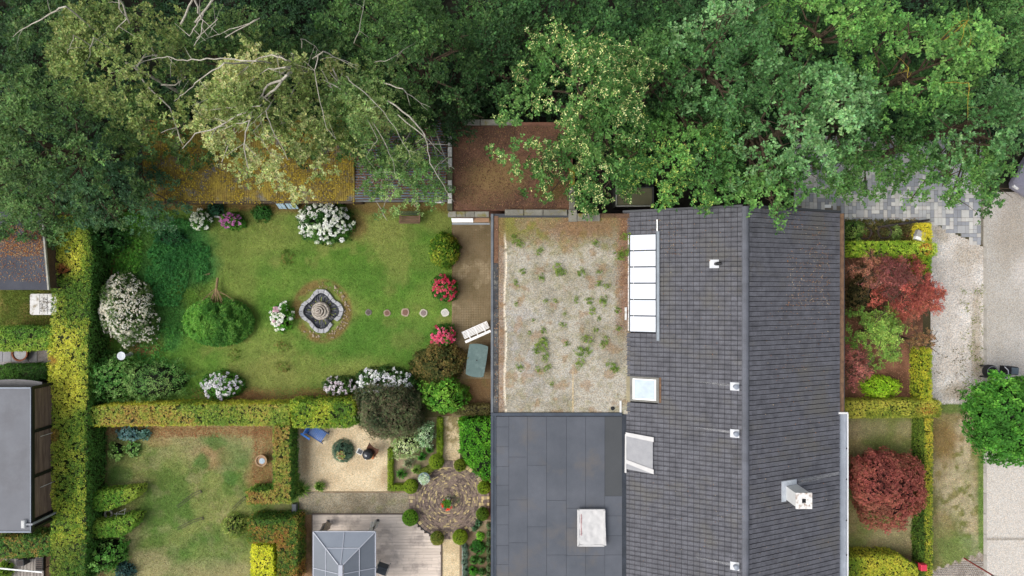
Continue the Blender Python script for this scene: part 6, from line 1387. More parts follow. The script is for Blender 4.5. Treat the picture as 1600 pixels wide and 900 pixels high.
m1 = MB(); m1.lathe(sx0 - .06, sy0 + .02, [(.3, .25), (.2, .36), (.08, .46), (.03, .5)], 16); m1.build('cone', surf('cone_stone', (150, 138, 126), (110, 100, 92), 10, .85, 30, .3, .4, .01), fo)
for i in range(26):
    a = random.uniform(-1.3, 1.0) if i < 18 else random.random() * 6.28; r_ = M(random.uniform(34, 44)); s_ = random.uniform(.03, .08)
    pass
rk = MB()
for i in range(90):
    a = random.gauss(-.2, 1.0); r_ = M(random.uniform(35, 45)); s_ = random.uniform(.02, .06) * (1.6 if i < 8 else 1)
    rk.prism([(cx + r_ * math.cos(a) + s_ * random.uniform(.7, 1.1) * math.cos(q), cy + r_ * math.sin(a) + s_ * random.uniform(.7, 1.1) * math.sin(q)) for q in (0, 1.1, 2.2, 3.2, 4.3, 5.3)], .01, .02 + s_ * .8, s_ * .3)
o = rk.build('rubble', surf('rubble_stone', (170, 156, 136), (140, 120, 98), 9, .9, 40, .3, .4, .008)); tag(o, 'small stones scattered around the rim of the stone basin', 'stones', None, 'stuff')
# stepping stones
SST = [((132, 128, 118), (96, 88, 80)), ((168, 148, 130), (126, 98, 84)), ((180, 160, 140), (128, 98, 84)), ((196, 190, 170), (140, 124, 120)), ((222, 220, 206), (200, 198, 190))]
for i, (a, b, r_, lb) in enumerate(((576, 488, 5.2, 'small dark round stepping stone nearest the basin'), (605, 489, 5.6, 'reddish round stepping stone, second from the basin'), (633.5, 488, 6.8, 'widest brownish round stepping stone in the middle of the row'), (662, 489, 6.4, 'pale-rimmed round stepping stone, second from the patio'), (695.5, 488.5, 6.4, 'nearly white round stepping stone beside the patio'))):
    st_ = thing('stepping_stone', lb, 'stepping stone', P(a, b, 0), 'round stepping stones across the lawn'); r_ = M(r_)
    pts = [(X(a) + r_ * (1 + .08 * math.sin(q * 2.3 + i * 2)) * math.cos(q / 12 * 6.283), Y(b) + r_ * (1 + .08 * math.sin(q * 2.3 + i * 2)) * math.sin(q / 12 * 6.283)) for q in range(12)]
    MB().prism(pts, 0, .06, .012).build('slab', surf('step_rim%d' % i, SST[i][0], [v * .85 for v in SST[i][0]], 12, .9, 40, .3, .4, .005), st_)
    pts = [(X(a) + (p[0] - X(a)) * .68, Y(b) + (p[1] - Y(b)) * .68) for p in pts]
    MB().prism(pts, .06, .066).build('worn_top', surf('step_top%d' % i, SST[i][1], [v * .85 for v in SST[i][1]], 14, .9, 40, .3, .4, .005), st_)
# white slatted bench
bn = thing('garden_bench', 'white slatted bench set askew on the patio against the house', 'bench', P(744, 520, 0)); zb = .45
c0 = Vector((X(744.5, zb), Y(518.5, zb))); ra = R(24.0); ux = Vector((math.cos(ra), math.sin(ra))); uy = Vector((-ux.y, ux.x)); BL, BD = M(43, zb), M(18, zb)
def bb(name, u0, u1, v0, v1, z0, z1, mat=WHITE, parent=bn):
    m_ = MB(); cs = [(u0, v0), (u1, v0), (u1, v1), (u0, v1)]; ps = [c0 + ux * a + uy * b for a, b in cs]; m_.prism([(p.x, p.y) for p in ps], z0, z1, .004); return m_.build(name, mat, parent)
sl = BD * .68 / 6
for i in range(6): v = BD / 2 - i * sl; bb('seat_slat', -BL / 2, BL / 2, v - sl * .72, v, zb - .03, zb)
bb('back_rail', -BL / 2, BL / 2, -BD / 2, -BD / 2 + BD * .22, .78, .82)
for i in range(4): bb('back_slat', -BL / 2, BL / 2, -BD / 2 + .02, -BD / 2 + .045, .5 + i * .07, .55 + i * .07)
for u in (-BL * .3, 0, BL * .3): bb('cross_bar', u - .03, u + .03, -BD / 2 + .05, BD / 2 - .01, zb - .001, zb + .012)
for u in (-BL / 2 + .08, BL / 2 - .08):
    bb('leg', u - .03, u + .03, BD / 2 - .1, BD / 2 - .04, .03, zb - .03); bb('leg', u - .03, u + .03, -BD / 2 + .05, -BD / 2 + .10, .03, .78)
# green-grey patio table
tb = thing('patio_table', 'grey-green patio table with bowed short ends and a parasol hole', 'table', P(745, 563, 0)); zt = .73
cor = [(733.5, 538), (763, 541.5), (755.5, 589), (727.5, 584.5)]
def edge(p, q, bulge, n=6):
    out = []; dx, dy = q[0] - p[0], q[1] - p[1]; l = math.hypot(dx, dy); nx_, ny_ = dy / l, -dx / l
    for i in range(n): t_ = i / n; k_ = bulge * 4 * t_ * (1 - t_); out.append((p[0] + dx * t_ + nx_ * k_, p[1] + dy * t_ + ny_ * k_))
    return out
ol = edge(cor[0], cor[1], 2.6) + edge(cor[1], cor[2], .8) + edge(cor[2], cor[3], 2.6) + edge(cor[3], cor[0], .8)
MB().prism([(X(a, zt), Y(b, zt)) for a, b in ol[::-1]], zt - .045, zt, .012).build('table_top', surf('green_plastic', (96, 118, 116), (84, 106, 104), 4, .55, 30, .1, .1, .003, blotch=(108, 130, 128), bscale=3), tb)
m1 = MB(); m1.lathe(X(745, zt), Y(563, zt), [(.035, zt + .001), (.035, zt + .008), (.012, zt + .009)], 12); m1.build('parasol_hole', BLACK, tb)
for a, b in cor: 
    q = P(a, b, zt).lerp(P(745, 563, zt), .18); MB().tube([(q.x, q.y, .03), (q.x, q.y, zt - .045)], .03, 8, .035).build('leg', surf('green_leg', (84, 108, 104), (70, 92, 90), 4, .6, 30, .1, .1, .003) if 'green_leg' not in bpy.data.materials else bpy.data.materials['green_leg'], tb)
# old wooden bench under the birch sprays
ob = thing('wooden_bench', 'old brown wooden bench with a mossy back under the shed eave', 'bench', P(640, 338, 0)); zb = .45
OW = surf('old_wood', (124, 98, 78), (92, 74, 60), 4, .9, 30, .3, .4, .006, stretch=(.5, 4, 1), rnd=.12)
for i in range(5): MB().box(X(624, zb), X(656, zb), Y(337.2 + i * 2.5, zb) - .065, Y(337.2 + i * 2.5, zb), zb - .03, zb + random.random() * .006, bev=.005).build('seat_slat', OW, ob)
for i in range(3): MB().box(X(624, .8), X(656, .8), Y(330.5 + i * 1.6, .8) - .03, Y(330.5 + i * 1.6, .8), .5 + (2 - i) * .12, .6 + (2 - i) * .12, bev=.005).build('back_slat', surf('green_slat', (70, 84, 66), (56, 68, 54), 4, .9, 30, .3, .4, .006) if 'green_slat' not in bpy.data.materials else bpy.data.materials['green_slat'], ob)
for a in (626, 654):
    for b, h_ in ((348, zb), (333, .85)): MB().box(X(a) - .03, X(a) + .03, Y(b), Y(b) + .06, 0, h_ - .03).build('leg', OW, ob)
for a in (624.3, 655): MB().box(X(a, .6), X(a + 1.6, .6), Y(347, .6), Y(331, .6), .6, .64).build('armrest', OW, ob)
po = thing('flower_pot', 'small round clay pot behind the old wooden bench', 'pot', P(650.5, 320.5, 0)); m1 = MB(); m1.lathe(X(650.5, .2), Y(320.5, .2), [(.07, 0), (.11, .2), (.115, .22), (.06, .22), (.05, .16)], 14); m1.build('pot', surf('pale_clay', (196, 176, 150), (170, 150, 128), 8, .8, 30, .2, .2, .003), po)
m1 = MB(); m1.lathe(X(650.5, .2), Y(320.5, .2), [(.05, .15), (.045, .17), (.005, .17)], 10); m1.build('soil', BLACK, po)
# leaning pale blue panes by the eave
gp = thing('stacked_panes', 'row of pale blue glass panes leaning below the shed eave', 'panes', P(449, 322, 0)); BG = glass('pale_blue_glass', (176, 200, 216), .15)
for a, b in ((431.5, 437), (437.6, 443.6), (446, 451), (451.6, 457), (457.5, 462.5)):
    z0_ = .55; MB().add([(X(a, z0_), Y(324.5, z0_), .12), (X(b, z0_), Y(324.5 + random.random(), z0_), .12), (X(b, z0_), Y(317, z0_), .75), (X(a, z0_), Y(317, z0_), .75), (X(a, z0_), Y(324.5, z0_), .09), (X(b, z0_), Y(324.5, z0_), .09), (X(b, z0_), Y(317, z0_), .72), (X(a, z0_), Y(317, z0_), .72)],
        [(0, 1, 2, 3), (7, 6, 5, 4), (0, 4, 5, 1), (1, 5, 6, 2), (2, 6, 7, 3), (3, 7, 4, 0)]).build('pane', BG, gp)
o = MB().bar(P(335, 337.5, .1), P(346.5, 340.5, .1), .09, .05).build('white_stick', DIRTYWHITE); tag(o, 'short white stick lying between the small white and mauve hydrangeas', 'stick')
o = MB().bar(P(313, 431, .06), P(328, 427.5, .06), .05, .05).build('grey_stick', TWIG); tag(o, 'grey stick lying on the dark grass above the felled bush', 'stick')
# felled bush
fbsh = thing('felled_bush', 'uprooted leafy bush lying on the lawn with its bare stem pointing up the picture', 'bush', P(342, 495, 0))
mx = Mix(); T = 4200; a = rng.uniform(0, 6.283, T); q = np.sqrt(rng.random(T))
pxs = 342 + 56 * q * np.cos(a); pys = 503 + 40 * q * np.sin(a) * np.where(np.sin(a) < 0, .95, .95)
kp = ~((np.abs(pxs - 339) < 9) & (pys < 474)) & (pys > 466); pxs, pys, q = pxs[kp], pys[kp], q[kp]; n = len(pxs)
zz = .15 + .75 * np.sqrt(np.clip(1 - q ** 2, 0, 1)) * (.35 + 1.2 * fbm(pxs, pys, 11, 5, 3)); zz *= np.where(rng.random(n) < .3, rng.random(n), 1)
pp = np.stack([(pxs - 800) / F * (H - zz), (450 - pys) / F * (H - zz), zz], 1); colr = pick([(60, 104, 42), (78, 124, 50), (104, 144, 62)], pp[:, 0] * -1, pp[:, 1], .9, 7, 1.0) * (1 + .35 * sm(350, 300, pxs))[:, None]  # leaves brightened toward the left: light from that side put into their colour
mx.add(*tufts(pp, np.stack([rng.normal(0, .4, n), rng.normal(0, .4, n), np.ones(n)], 1), 6, .065, .05, colr, .5)); mx.build('foliage', LEAF, fbsh)
m1 = MB(); s0 = P(340, 434, .25); s1 = P(338, 450, .3); m1.tube([s0, s1, P(337, 462, .35)], .06, 8, .05)
for e in ((305, 482), (322, 500), (330, 478), (335, 505), (342, 490), (350, 488), (357, 500), (348, 470), (366, 470), (328, 470)):
    mid = ((338 + e[0]) / 2 + (e[0] - 338) * .1, 455 + (e[1] - 455) * .45); m1.tube([s1 if e[0] != 366 else P(341, 455, .3), P(mid[0], mid[1], .42), P(e[0], e[1], .5)], .028, 5, .01)
m1.build('stem', surf('pale_bark', (150, 128, 92), (116, 98, 72), 6, .9, 30, .25, .3, .006), fbsh)
# birdbath
bd = thing('birdbath', 'small white birdbath standing among the shrubs at the left', 'birdbath', P(190, 556, 0)); m1 = MB(); bx, by = X(190, .8), Y(556, .8)
m1.lathe(bx, by, [(.14, 0), (.06, .1), (.05, .7)], 14); m1.build('pedestal', PALESTONE, bd)
m1 = MB(); m1.lathe(bx, by, [(.06, .7), (.18, .8), (.2, .84), (.17, .84), (.02, .8)], 18); m1.build('bowl', surf('birdbath_bowl', (226, 230, 236), (196, 200, 206), 8, .7, 30, .15, .2, .003), bd, smooth=True)
# barrel pot
bp = thing('terracotta_pot', 'round pot of water standing near the rust-topped hedge arm', 'pot', P(408, 720, 0)); bx, by = X(408, .4), Y(720, .4)
MB().lathe(bx, by, [(.2, 0), (.26, .38), (.285, .42), (.23, .42), (.21, .36)], 24).build('pot', surf('pot_rim', (176, 146, 112), (140, 112, 88), 8, .8, 30, .2, .2, .004), bp, smooth=True)
MB().lathe(bx, by, [(.225, .33), (.22, .35), (.01, .35)], 20).build('water', glass('dull_water', (84, 96, 108), .1), bp)
MB().lathe(bx + .03, by - .02, [(.13, .35), (.14, .37), (.01, .38)], 16).build('lid', surf('pale_lid', (172, 188, 200), (150, 166, 178), 6, .5, 20, .1, .1, .002), bp)
# wire goal frames on the lower lawn
WG = surf('rusty_wire', (92, 88, 72), (70, 66, 56), 6, .8, 30, .2, .2, .003)
for (pts, lb) in (([(276, 791), (300, 772), (313, 766)], 'upper thin wire hoop lying on the lower left lawn'), ([(277, 825), (300, 813), (316, 808)], 'lower thin wire hoop lying on the lower left lawn'), ([(362, 795), (382, 776)], 'thin wire rod near the corner of the hedge arm')):
    wf = thing('wire_frame', lb, 'wire frame', P(pts[0][0], pts[0][1], 0)); m1 = MB(); m1.tube([P(a, b, .06) for a, b in pts], .014, 5); m1.tube([P(a + 1.5, b + 3, .06) for a, b in pts], .012, 5); m1.bar(P(*pts[-1], .06), P(pts[-1][0] + 2, pts[-1][1] + 4, .06), .04, .04); m1.build('rods', WG, wf)
# ring and rack between the hedge tongues
rg_ = thing('life_ring', 'pale round ring between the two hedge tongues', 'ring', P(169.5, 803, 0)); m1 = MB(); m1.tube([(X(169.5, .4) + .17 * math.cos(q * .3927), Y(803, .4) + .17 * math.sin(q * .3927), .4) for q in range(17)], .05, 6); m1.build('ring', surf('ring_grey', (150, 146, 138), (126, 122, 116), 5, .7, 20, .15, .1, .003), rg_, smooth=True)
MB().tube([(X(169.5, .4), Y(803, .4) + .17, 0), (X(169.5, .4), Y(803, .4) + .17, .4)], .02, 6).build('stand', WG, rg_)
rc = thing('metal_rack', 'thin grey metal rack beside the pale ring', 'rack', P(188, 805, 0)); m1 = MB(); STL = plain('steel_tube', (142, 144, 140), .5)
for p, q in (((178, 803), (194, 803)), ((180, 815), (183, 800)), ((192, 818), (196, 794)), ((186, 800), (197, 795)), ((181, 810), (193, 811))): m1.tube([P(*p, .6), P(*q, .6)], .012, 5)
m1.build('frame', STL, rc)
for a, b in ((180, 815), (192, 818), (194, 803)): MB().tube([P(a, b, .6), (X(a, .6), Y(b, .6), 0)], .012, 5).build('leg', STL, rc)

# ============================================================ COURT, BRICK CIRCLE, TERRACE
# brick circle
bc = thing('brick_circle', None, None, P(700, 780, 0), kind='structure'); cx, cy = X(700), Y(780)
BRKS = [surf('brick_' + str(i), c, [v * .85 for v in c], 8, .9, 40, .25, .4, .004, rnd=.12) for i, c in enumerate([(138, 122, 110), (172, 156, 126), (212, 192, 140), (112, 98, 92), (148, 130, 118)])]
m1 = MB(); m1.lathe(cx, cy, [(M(59), 0), (M(59), .03), (.01, .031)], 48); m1.build('joint_sand', surf('joint_sand', (86, 76, 66), (70, 62, 54), 4, .95, 40, .3, .4, .005), bc)
bins = [MB() for _ in BRKS]; outer = []
def arcbrick(r0, r1, a0, a1, z, target):
    pts = [(cx + r * math.cos(a), cy + r * math.sin(a)) for r, a in ((r0, a0), (r1, a0), (r1, a1), (r0, a1))]; target.prism(pts, .025, z, .005)
r = .18; ring = 0
while r < M(51):
    n = max(8, int(2 * math.pi * (r + .03) / .16)); wd = .058
    if ring % 9 == 4: n = int(2 * math.pi * r / .07); wd = .12
    off = random.random()
    for i in range(n):
        a0 = (i + off) / n * 6.283; a1 = (i + 1 + off) / n * 6.283 - .012 / r; arcbrick(r + .005, r + wd - .005, a0, a1, .05 + random.random() * .012, random.choices(bins, [5, 3, 2, 4, 4])[0])
    r += wd; ring += 1
for m_, q in zip(bins, BRKS):
    o = m_.build('bricks', q, bc); o['kind'] = 'stuff'
n = 58; r0 = r + .01
for i in range(n):
    a0 = i / n * 6.283; a1 = (i + 1) / n * 6.283 - .014
    m_ = MB(); arcbrick(r0, r0 + .2, a0, a1, .055 + random.random() * .01, m_); m_.build('brick', random.choices(BRKS, [4, 3, 2, 3, 3])[0], bc)
# aprons of bricks to the four paths
for (a, b, c, d) in ((691, 719, 718, 730), (692, 833, 719, 842), (641, 770, 651, 800), (748, 772, 766, 800)):
    x_ = X(a)
    while x_ < X(c) - .05:
        y_ = Y(d)
        while y_ < Y(b) - .05: MB().box(x_ + .005, x_ + .125, y_ + .005, y_ + .15, .02, .058 + random.random() * .01, bev=.005).build('brick', random.choice(BRKS), bc); y_ += .157
        x_ += .132
# dark curved edging at the terrace corner
m1 = MB(); m1.tube([(cx + M(60.3) * math.cos(R(q)), cy + M(60.3) * math.sin(R(q)), .07) for q in range(203, 250, 4)], .025, 5); o = m1.build('edging_strip', DARKGREY); o['kind'] = 'structure'
# plank terrace
dk2 = thing('terrace', None, None, P(590, 850, 0), kind='structure')
TP = surf('terrace_board', (222, 208, 194), (196, 182, 168), 1.2, .75, 9, .16, .12, .003, stretch=(.35, 9, 1), rnd=.08, blotch=(172, 160, 150), bscale=1.2)
MB().box(X(489), X(640), Y(925), Y(803), 0, .045).build('base', DARKGREY, dk2)
y_ = Y(803.5); row = 0; hgt = .150
while y_ > Y(922):
    x_ = X(489) - random.random() * 1.0
    xr_full = X(689)
    # the circle bites the upper right corner
    ymid = y_ - hgt / 2; xr_ = xr_full
    rr2 = M(62); dy_ = abs(ymid - cy)
    if dy_ < rr2 and ymid > cy - rr2:
        xr_ = min(xr_, cx - math.sqrt(rr2 ** 2 - dy_ ** 2))
    while x_ < xr_ - .05:
        l = random.uniform(.9, 1.25); a_ = max(x_, X(489)); b_ = min(x_ + l, xr_)
        if b_ - a_ > .04: MB().box(a_ + .003, b_ - .003, y_ - hgt + .003, y_ - .003, .045, .075 + random.random() * .003, bev=.003).build('terrace_board', TP, dk2)
        x_ += l
    y_ -= hgt; row += 1
m1 = MB(); m1.box(X(487.6), X(489), Y(925), Y(803), 0, .085); m1.box(X(487.6), X(640), Y(802.8), Y(801.6), 0, .085); m1.box(X(689.3), X(690.6), Y(925), Y(850), 0, .085); m1.build('edging', surf('edging', (120, 106, 96), (96, 86, 78), 3, .8, 30, .2, .2, .004), dk2)
m1 = MB(); m1.box(X(722), X(723.3), Y(925), Y(852), 0, .10); o = m1.build('edging_board', surf('pale_edging', (176, 176, 172), (150, 150, 146), 3, .8, 30, .2, .2, .004)); o['kind'] = 'structure'
m1 = MB(); m1.box(X(459), X(465.5), Y(806), Y(785), 0, .3); o = m1.build('gate_post', surf('grey_post', (112, 116, 122), (92, 96, 102), 3, .7, 30, .15, .2, .004)); tag(o, 'grey low wall stub at the left end of the grey gravel path', 'wall stub')
m1 = MB(); m1.box(X(508), X(612), Y(769.6), Y(768), 0, .07); o = m1.build('edging_board', surf('timber_edging', (150, 132, 108), (112, 98, 80), 3, .85, 30, .25, .2, .004)); o['kind'] = 'structure'
# gazebo
gz_ = thing('gazebo', 'grey metal gazebo with a hipped panel roof on the plank terrace', 'gazebo', (-7.67, -12.9, 0))
ZEa, ZAp = 2.1, 2.75; gx0, gx1 = X(489.5, ZEa), X(586.5, ZEa); gy1 = (Y(832.5, ZEa) + Y(829, ZEa)) / 2; gy0 = gy1 - 3.3; rx = X(532.5, ZAp); ryn = Y(882, ZAp); rys = gy0 + (gy1 - ryn)
PANN = surf('gazebo_panel', (134, 141, 151), (124, 131, 142), .8, .45, 30, .05, .05, .002, spec=.4)
PAND = surf('gazebo_panel_shaded', (108, 114, 122), (98, 104, 112), .8, .45, 30, .05, .05, .002, spec=.4)  # same panel in a darker copy: weaker sky reflection put into the colour
FRM = plain('gazebo_frame', (160, 163, 172), .4)
def quadpanel(ps, mat, parent, name='roof_panel'):
    ps = [Vector(p) for p in ps]; nrm = (ps[1] - ps[0]).cross(ps[2] - ps[0]).normalized()
    if nrm.z < 0: ps = ps[::-1]; nrm = -nrm
    c = sum(ps, Vector()) / len(ps); ps = [p + (c - p) * .012 for p in ps]; n_ = len(ps)
    return MB().add([p for p in ps] + [p - nrm * .012 for p in ps], [tuple(range(n_)), tuple(range(2 * n_ - 1, n_ - 1, -1))] + [(i, n_ + i, n_ + (i + 1) % n_, (i + 1) % n_) for i in range(n_)]).build(name, mat, parent)
NW, NE, SW, SE = Vector((gx0, gy1, ZEa)), Vector((gx1, gy1, ZEa)), Vector((gx0, gy0, ZEa)), Vector((gx1, gy0, ZEa)); AN, AS = Vector((rx, ryn, ZAp)), Vector((rx, rys, ZAp))
ANl, ANr = AN + Vector((-.11, 0, 0)), AN + Vector((.11, 0, 0)); ASl, ASr = AS + Vector((-.11, 0, 0)), AS + Vector((.11, 0, 0))
grf = MB().bar(NW + Vector((.1, -.04, -.02)), NE + Vector((-.1, -.04, -.02)), .05, .06).build('roof', FRM, gz_)
def hipface(a, b, ta, tb, mat):
    # a,b eave corners; ta,tb top corners: split in 2x2
    m0 = (a + b) / 2; mt = (ta + tb) / 2; L1 = a.lerp(ta, .5); R1 = b.lerp(tb, .5); M1 = m0.lerp(mt, .5)
    for q in ([a, m0, M1, L1], [m0, b, R1, M1], [L1, M1, mt, ta], [M1, R1, tb, mt]): quadpanel(q, mat, grf)
    for p, q in ((m0, mt), (L1, R1)): MB().bar(p + Vector((0, 0, .012)), q + Vector((0, 0, .012)), .03, .03).build('rafter', FRM, grf)
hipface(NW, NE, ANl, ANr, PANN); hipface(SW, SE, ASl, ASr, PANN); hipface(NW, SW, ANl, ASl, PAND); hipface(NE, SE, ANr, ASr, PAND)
for p, q in ((NW, ANl), (NE, ANr), (SW, ASl), (SE, ASr)): MB().bar(p + Vector((0, 0, .02)), q + Vector((0, 0, .02)), .04, .04).build('hip_rail', FRM, grf)
for p, q in ((NW, NE), (NE, SE), (SE, SW), (SW, NW)): MB().bar(p + Vector((0, 0, -.03)), q + Vector((0, 0, -.03)), .05, .08).build('eave_beam', FRM, grf)
MB().box(rx - .10, rx + .10, rys, ryn, ZAp - .02, ZAp + .06, bev=.02).build('ridge_vent', FRM, grf)
GP = plain('gazebo_post', (70, 70, 74), .5)
for a, b in ((X(513.5), Y(813.5)), (X(591), Y(812.5)), (X(513.5), Y(813.5) - 3.4), (X(591), Y(812.5) - 3.4)):
    p = MB().box(a - .04, a + .04, b - .04, b + .04, .075, 2.08).build('post', GP, gz_); MB().box(a - .07, a + .07, b - .07, b + .07, .075, .09).build('foot_plate', GP, p)
def drape(name, label, px, py, z0, z1, w, mat, ang0=0.0):
    t_ = thing(name, label, 'curtain', (px, py, 0)); m_ = MB(); V = []; n_ = 20
    for j, (q, z) in enumerate(((1.3, z0), (.9, z0 + (z1 - z0) * .35), (.35, z0 + (z1 - z0) * .45), (.8, z0 + (z1 - z0) * .6), (1.0, z1))):
        for i in range(n_): a = 6.283 * i / n_; r_ = w * q * (1 + .35 * math.sin(a * 5 + j)); V.append((px + r_ * math.cos(a) * 1.2, py + r_ * math.sin(a), z))
    m_.add(V, [(j * n_ + i, j * n_ + (i + 1) % n_, (j + 1) * n_ + (i + 1) % n_, (j + 1) * n_ + i) for j in range(4) for i in range(n_)]); m_.build('cloth', mat, t_, smooth=True)
drape('tied_curtain', 'white curtain tied round the right post of the gazebo', X(591) - .06, Y(812.5) - .02, .4, 2.0, .11, CLOTHW)
drape('tied_curtain', 'beige curtain tied round the left post of the gazebo', X(513.5) + .02, Y(813.5) - .1, .3, 2.0, .12, surf('beige_cloth', (176, 162, 148), (150, 138, 126), 4, .9, 40, .1, .1, .003))
for i, (a, lb) in enumerate(((X(547), 'wooden chair just showing under the gazebo edge, the left one'), (X(557), 'wooden chair just showing under the gazebo edge, the right one'))):
    c_ = thing('garden_chair', lb, 'chair', (a, Y(836), 0)); wd_ = surf('chair_wood%d' % i, (176, 146, 120), (140, 114, 94), 3, .8, 20, .2, .2, .003); y_ = Y(832) 
    for s_ in (-.2, .2): MB().tube([(a + s_, y_ + .12, .9), (a + s_ * .8, y_ - .02, .45), (a + s_, y_ - .02, .075)], .02, 6).build('leg', wd_, c_); MB().tube([(a + s_, y_ - .42, .45), (a + s_, y_ - .45, .075)], .02, 6).build('leg', wd_, c_)
    MB().box(a - .22, a + .22, y_ - .45, y_, .43, .46).build('seat', wd_, c_)
ac = thing('patio_chair', 'dark cushioned chair partly under the right side of the gazebo roof', 'chair', P(596, 890, 0)); ra = R(-20)
cc = Vector((X(597, .5), Y(890, .5)))
def cb2(name, u0, u1, v0, v1, z0, z1, mat, bev=.02):
    m_ = MB(); m_.box(cc.x + u0, cc.x + u1, cc.y + v0, cc.y + v1, z0, z1, ra, (cc.x, cc.y), bev=bev); return m_.build(name, mat, ac)
CUSH = surf('slate_cushion', (78, 84, 90), (66, 72, 78), 4, .85, 50, .12, .2, .003)
cb2('seat', -.24, .24, -.26, .22, .40, .50, CUSH, .04); cb2('backrest', -.24, .24, .22, .30, .42, .9, CUSH, .03)
for u in (-.29, .26): cb2('armrest', u, u + .04, -.26, .26, .6, .64, plain('chair_frame', (150, 150, 146), .4) if 'chair_frame' not in bpy.data.materials else bpy.data.materials['chair_frame'], .01)
for u in (-.27, .25):
    for v in (-.24, .22): cb2('leg', u, u + .03, v, v + .03, .075, .6, bpy.data.materials['chair_frame'], 0)
# blue deck chair
bl = thing('deck_chair', 'blue slatted folding chair in the corner of the sandy court', 'chair', P(490, 678, 0)); BLU = surf('blue_paint', (46, 112, 188), (34, 92, 166), 4, .5, 40, .12, .1, .003, rnd=.1); c0 = Vector((X(495, .4), Y(677, .4))); ra = R(-33); ux = Vector((math.cos(ra), math.sin(ra))); uy = Vector((-ux.y, ux.x))
for i in range(9): u = -.34 + i * .085; bb('seat_slat', u, u + .056, -.26, .26, .36 + .02 * i / 9, .39 + .02 * i / 9, BLU, bl) 
for v in (-.29, .26): bb('side_rail', -.42, .52, v, v + .035, .33, .37, surf('blue_dark', (30, 66, 120), (24, 54, 100), 4, .5, 40, .1, .1, .002) if 'blue_dark' not in bpy.data.materials else bpy.data.materials['blue_dark'], bl)
for i in range(4): bb('back_slat', -.42 - .03 * i, -.38 - .03 * i, -.25, .25, .42 + .11 * i, .50 + .11 * i, BLU, bl)
bb('armrest', -.62, -.1, -.40, -.31, .60, .63, BLU, bl); bb('armrest', -.62, -.1, .30, .38, .60, .63, BLU, bl)
for u in (-.4, .4):
    for v in (-.27, .25): bb('leg', u, u + .035, v, v + .035, 0, .34, bpy.data.materials['blue_dark'], bl)
# kettle barbecue and leather sling chair
kb = thing('kettle_barbecue', 'black kettle barbecue with a white-edged side shelf on the sandy court', 'barbecue', P(573, 711, 0)); bx, by = X(573.5, .9), Y(711, .9)
m1 = MB(); m1.lathe(bx, by, [(.05, .52), (.2, .6), (.255, .75), (.26, .78), (.255, .80), (.22, .93), (.12, 1.01), (.01, 1.03)], 26); m1.build('kettle', surf('enamel', (50, 52, 56), (42, 44, 48), 3, .25, 20, .05, .02, .002, spec=.6), kb, smooth=True)
m1 = MB(); m1.lathe(bx, by, [(.035, 1.03), (.04, 1.07), (.01, 1.09)], 10); m1.build('lid_knob', plain('knob', (176, 178, 180), .4), kb); m1 = MB(); m1.lathe(bx - .06, by - .2, [(.022, .93), (.02, .96), (.003, .965)], 8); m1.build('lid_vent', WHITE, kb)
MB().box(bx - .52, bx - .24, by + .0, by + .26, .74, .76, R(-28), (bx - .38, by + .12)).build('shelf', DIRTYWHITE, kb); MB().box(bx - .48, bx - .26, by + .03, by + .23, .762, .768, R(-28), (bx - .38, by + .12)).build('shelf_mat', DARKGREY, kb)
for a in (R(90), R(210), R(330)): MB().tube([(bx + .12 * math.cos(a), by + .12 * math.sin(a), .6), (bx + .28 * math.cos(a), by + .28 * math.sin(a), 0)], .015, 6).build('leg', BLACK, kb)
bf = thing('sling_chair', 'brown leather butterfly chair behind the kettle barbecue', 'chair', P(584, 702, 0)); LTH = surf('leather', (92, 62, 46), (70, 48, 38), 4, .6, 30, .15, .2, .003); LTO = surf('tan_leather', (186, 112, 60), (166, 96, 50), 4, .6, 30, .1, .1, .003)
c_ = [P(577, 691.5, .95), P(592, 702.5, .95), P(583.5, 717, .55), P(570, 706, .55)]; mid = P(581, 704, .42); V = []; n_ = 6
for j in range(n_ + 1):
    for i in range(n_ + 1):
        u, v = i / n_, j / n_; p = (c_[0] * (1 - u) + c_[1] * u) * (1 - v) + (c_[3] * (1 - u) + c_[2] * u) * v; k_ = 16 * u * (1 - u) * v * (1 - v); q = p.lerp(mid, k_ * .55 + .25 * (4 * u * (1 - u)) * (1 - k_)); V.append(q)
Fc = [(j * (n_ + 1) + i, j * (n_ + 1) + i + 1, (j + 1) * (n_ + 1) + i + 1, (j + 1) * (n_ + 1) + i) for j in range(n_) for i in range(n_)]; n0 = len(V)
MB().add(V + [v - Vector((0, 0, .02)) for v in V], Fc + [tuple(n0 + q for q in f[::-1]) for f in Fc]).build('sling', LTH, bf, smooth=True)
MB().add([P(592, 703, .9), P(590, 708, .7), P(583, 718, .56), P(578, 716, .5), P(586, 706, .6), P(592, 703, .87), P(590, 708, .67), P(583, 718, .53), P(578, 716, .47), P(586, 706, .57)], [(0, 1, 2, 3, 4), (9, 8, 7, 6, 5), (0, 5, 6, 1), (1, 6, 7, 2), (2, 7, 8, 3), (3, 8, 9, 4), (4, 9, 5, 0)]).build('seat_flap', LTO, bf)
for p, q in (((577, 691.5, .95), (588, 715, 0)), ((592, 702.5, .95), (572, 704, 0)), ((583.5, 717, .55), (578, 694, 0)), ((570, 706, .55), (590, 706, 0))): MB().tube([P(*p), P(*q)], .012, 6).build('leg', BLACK, bf)
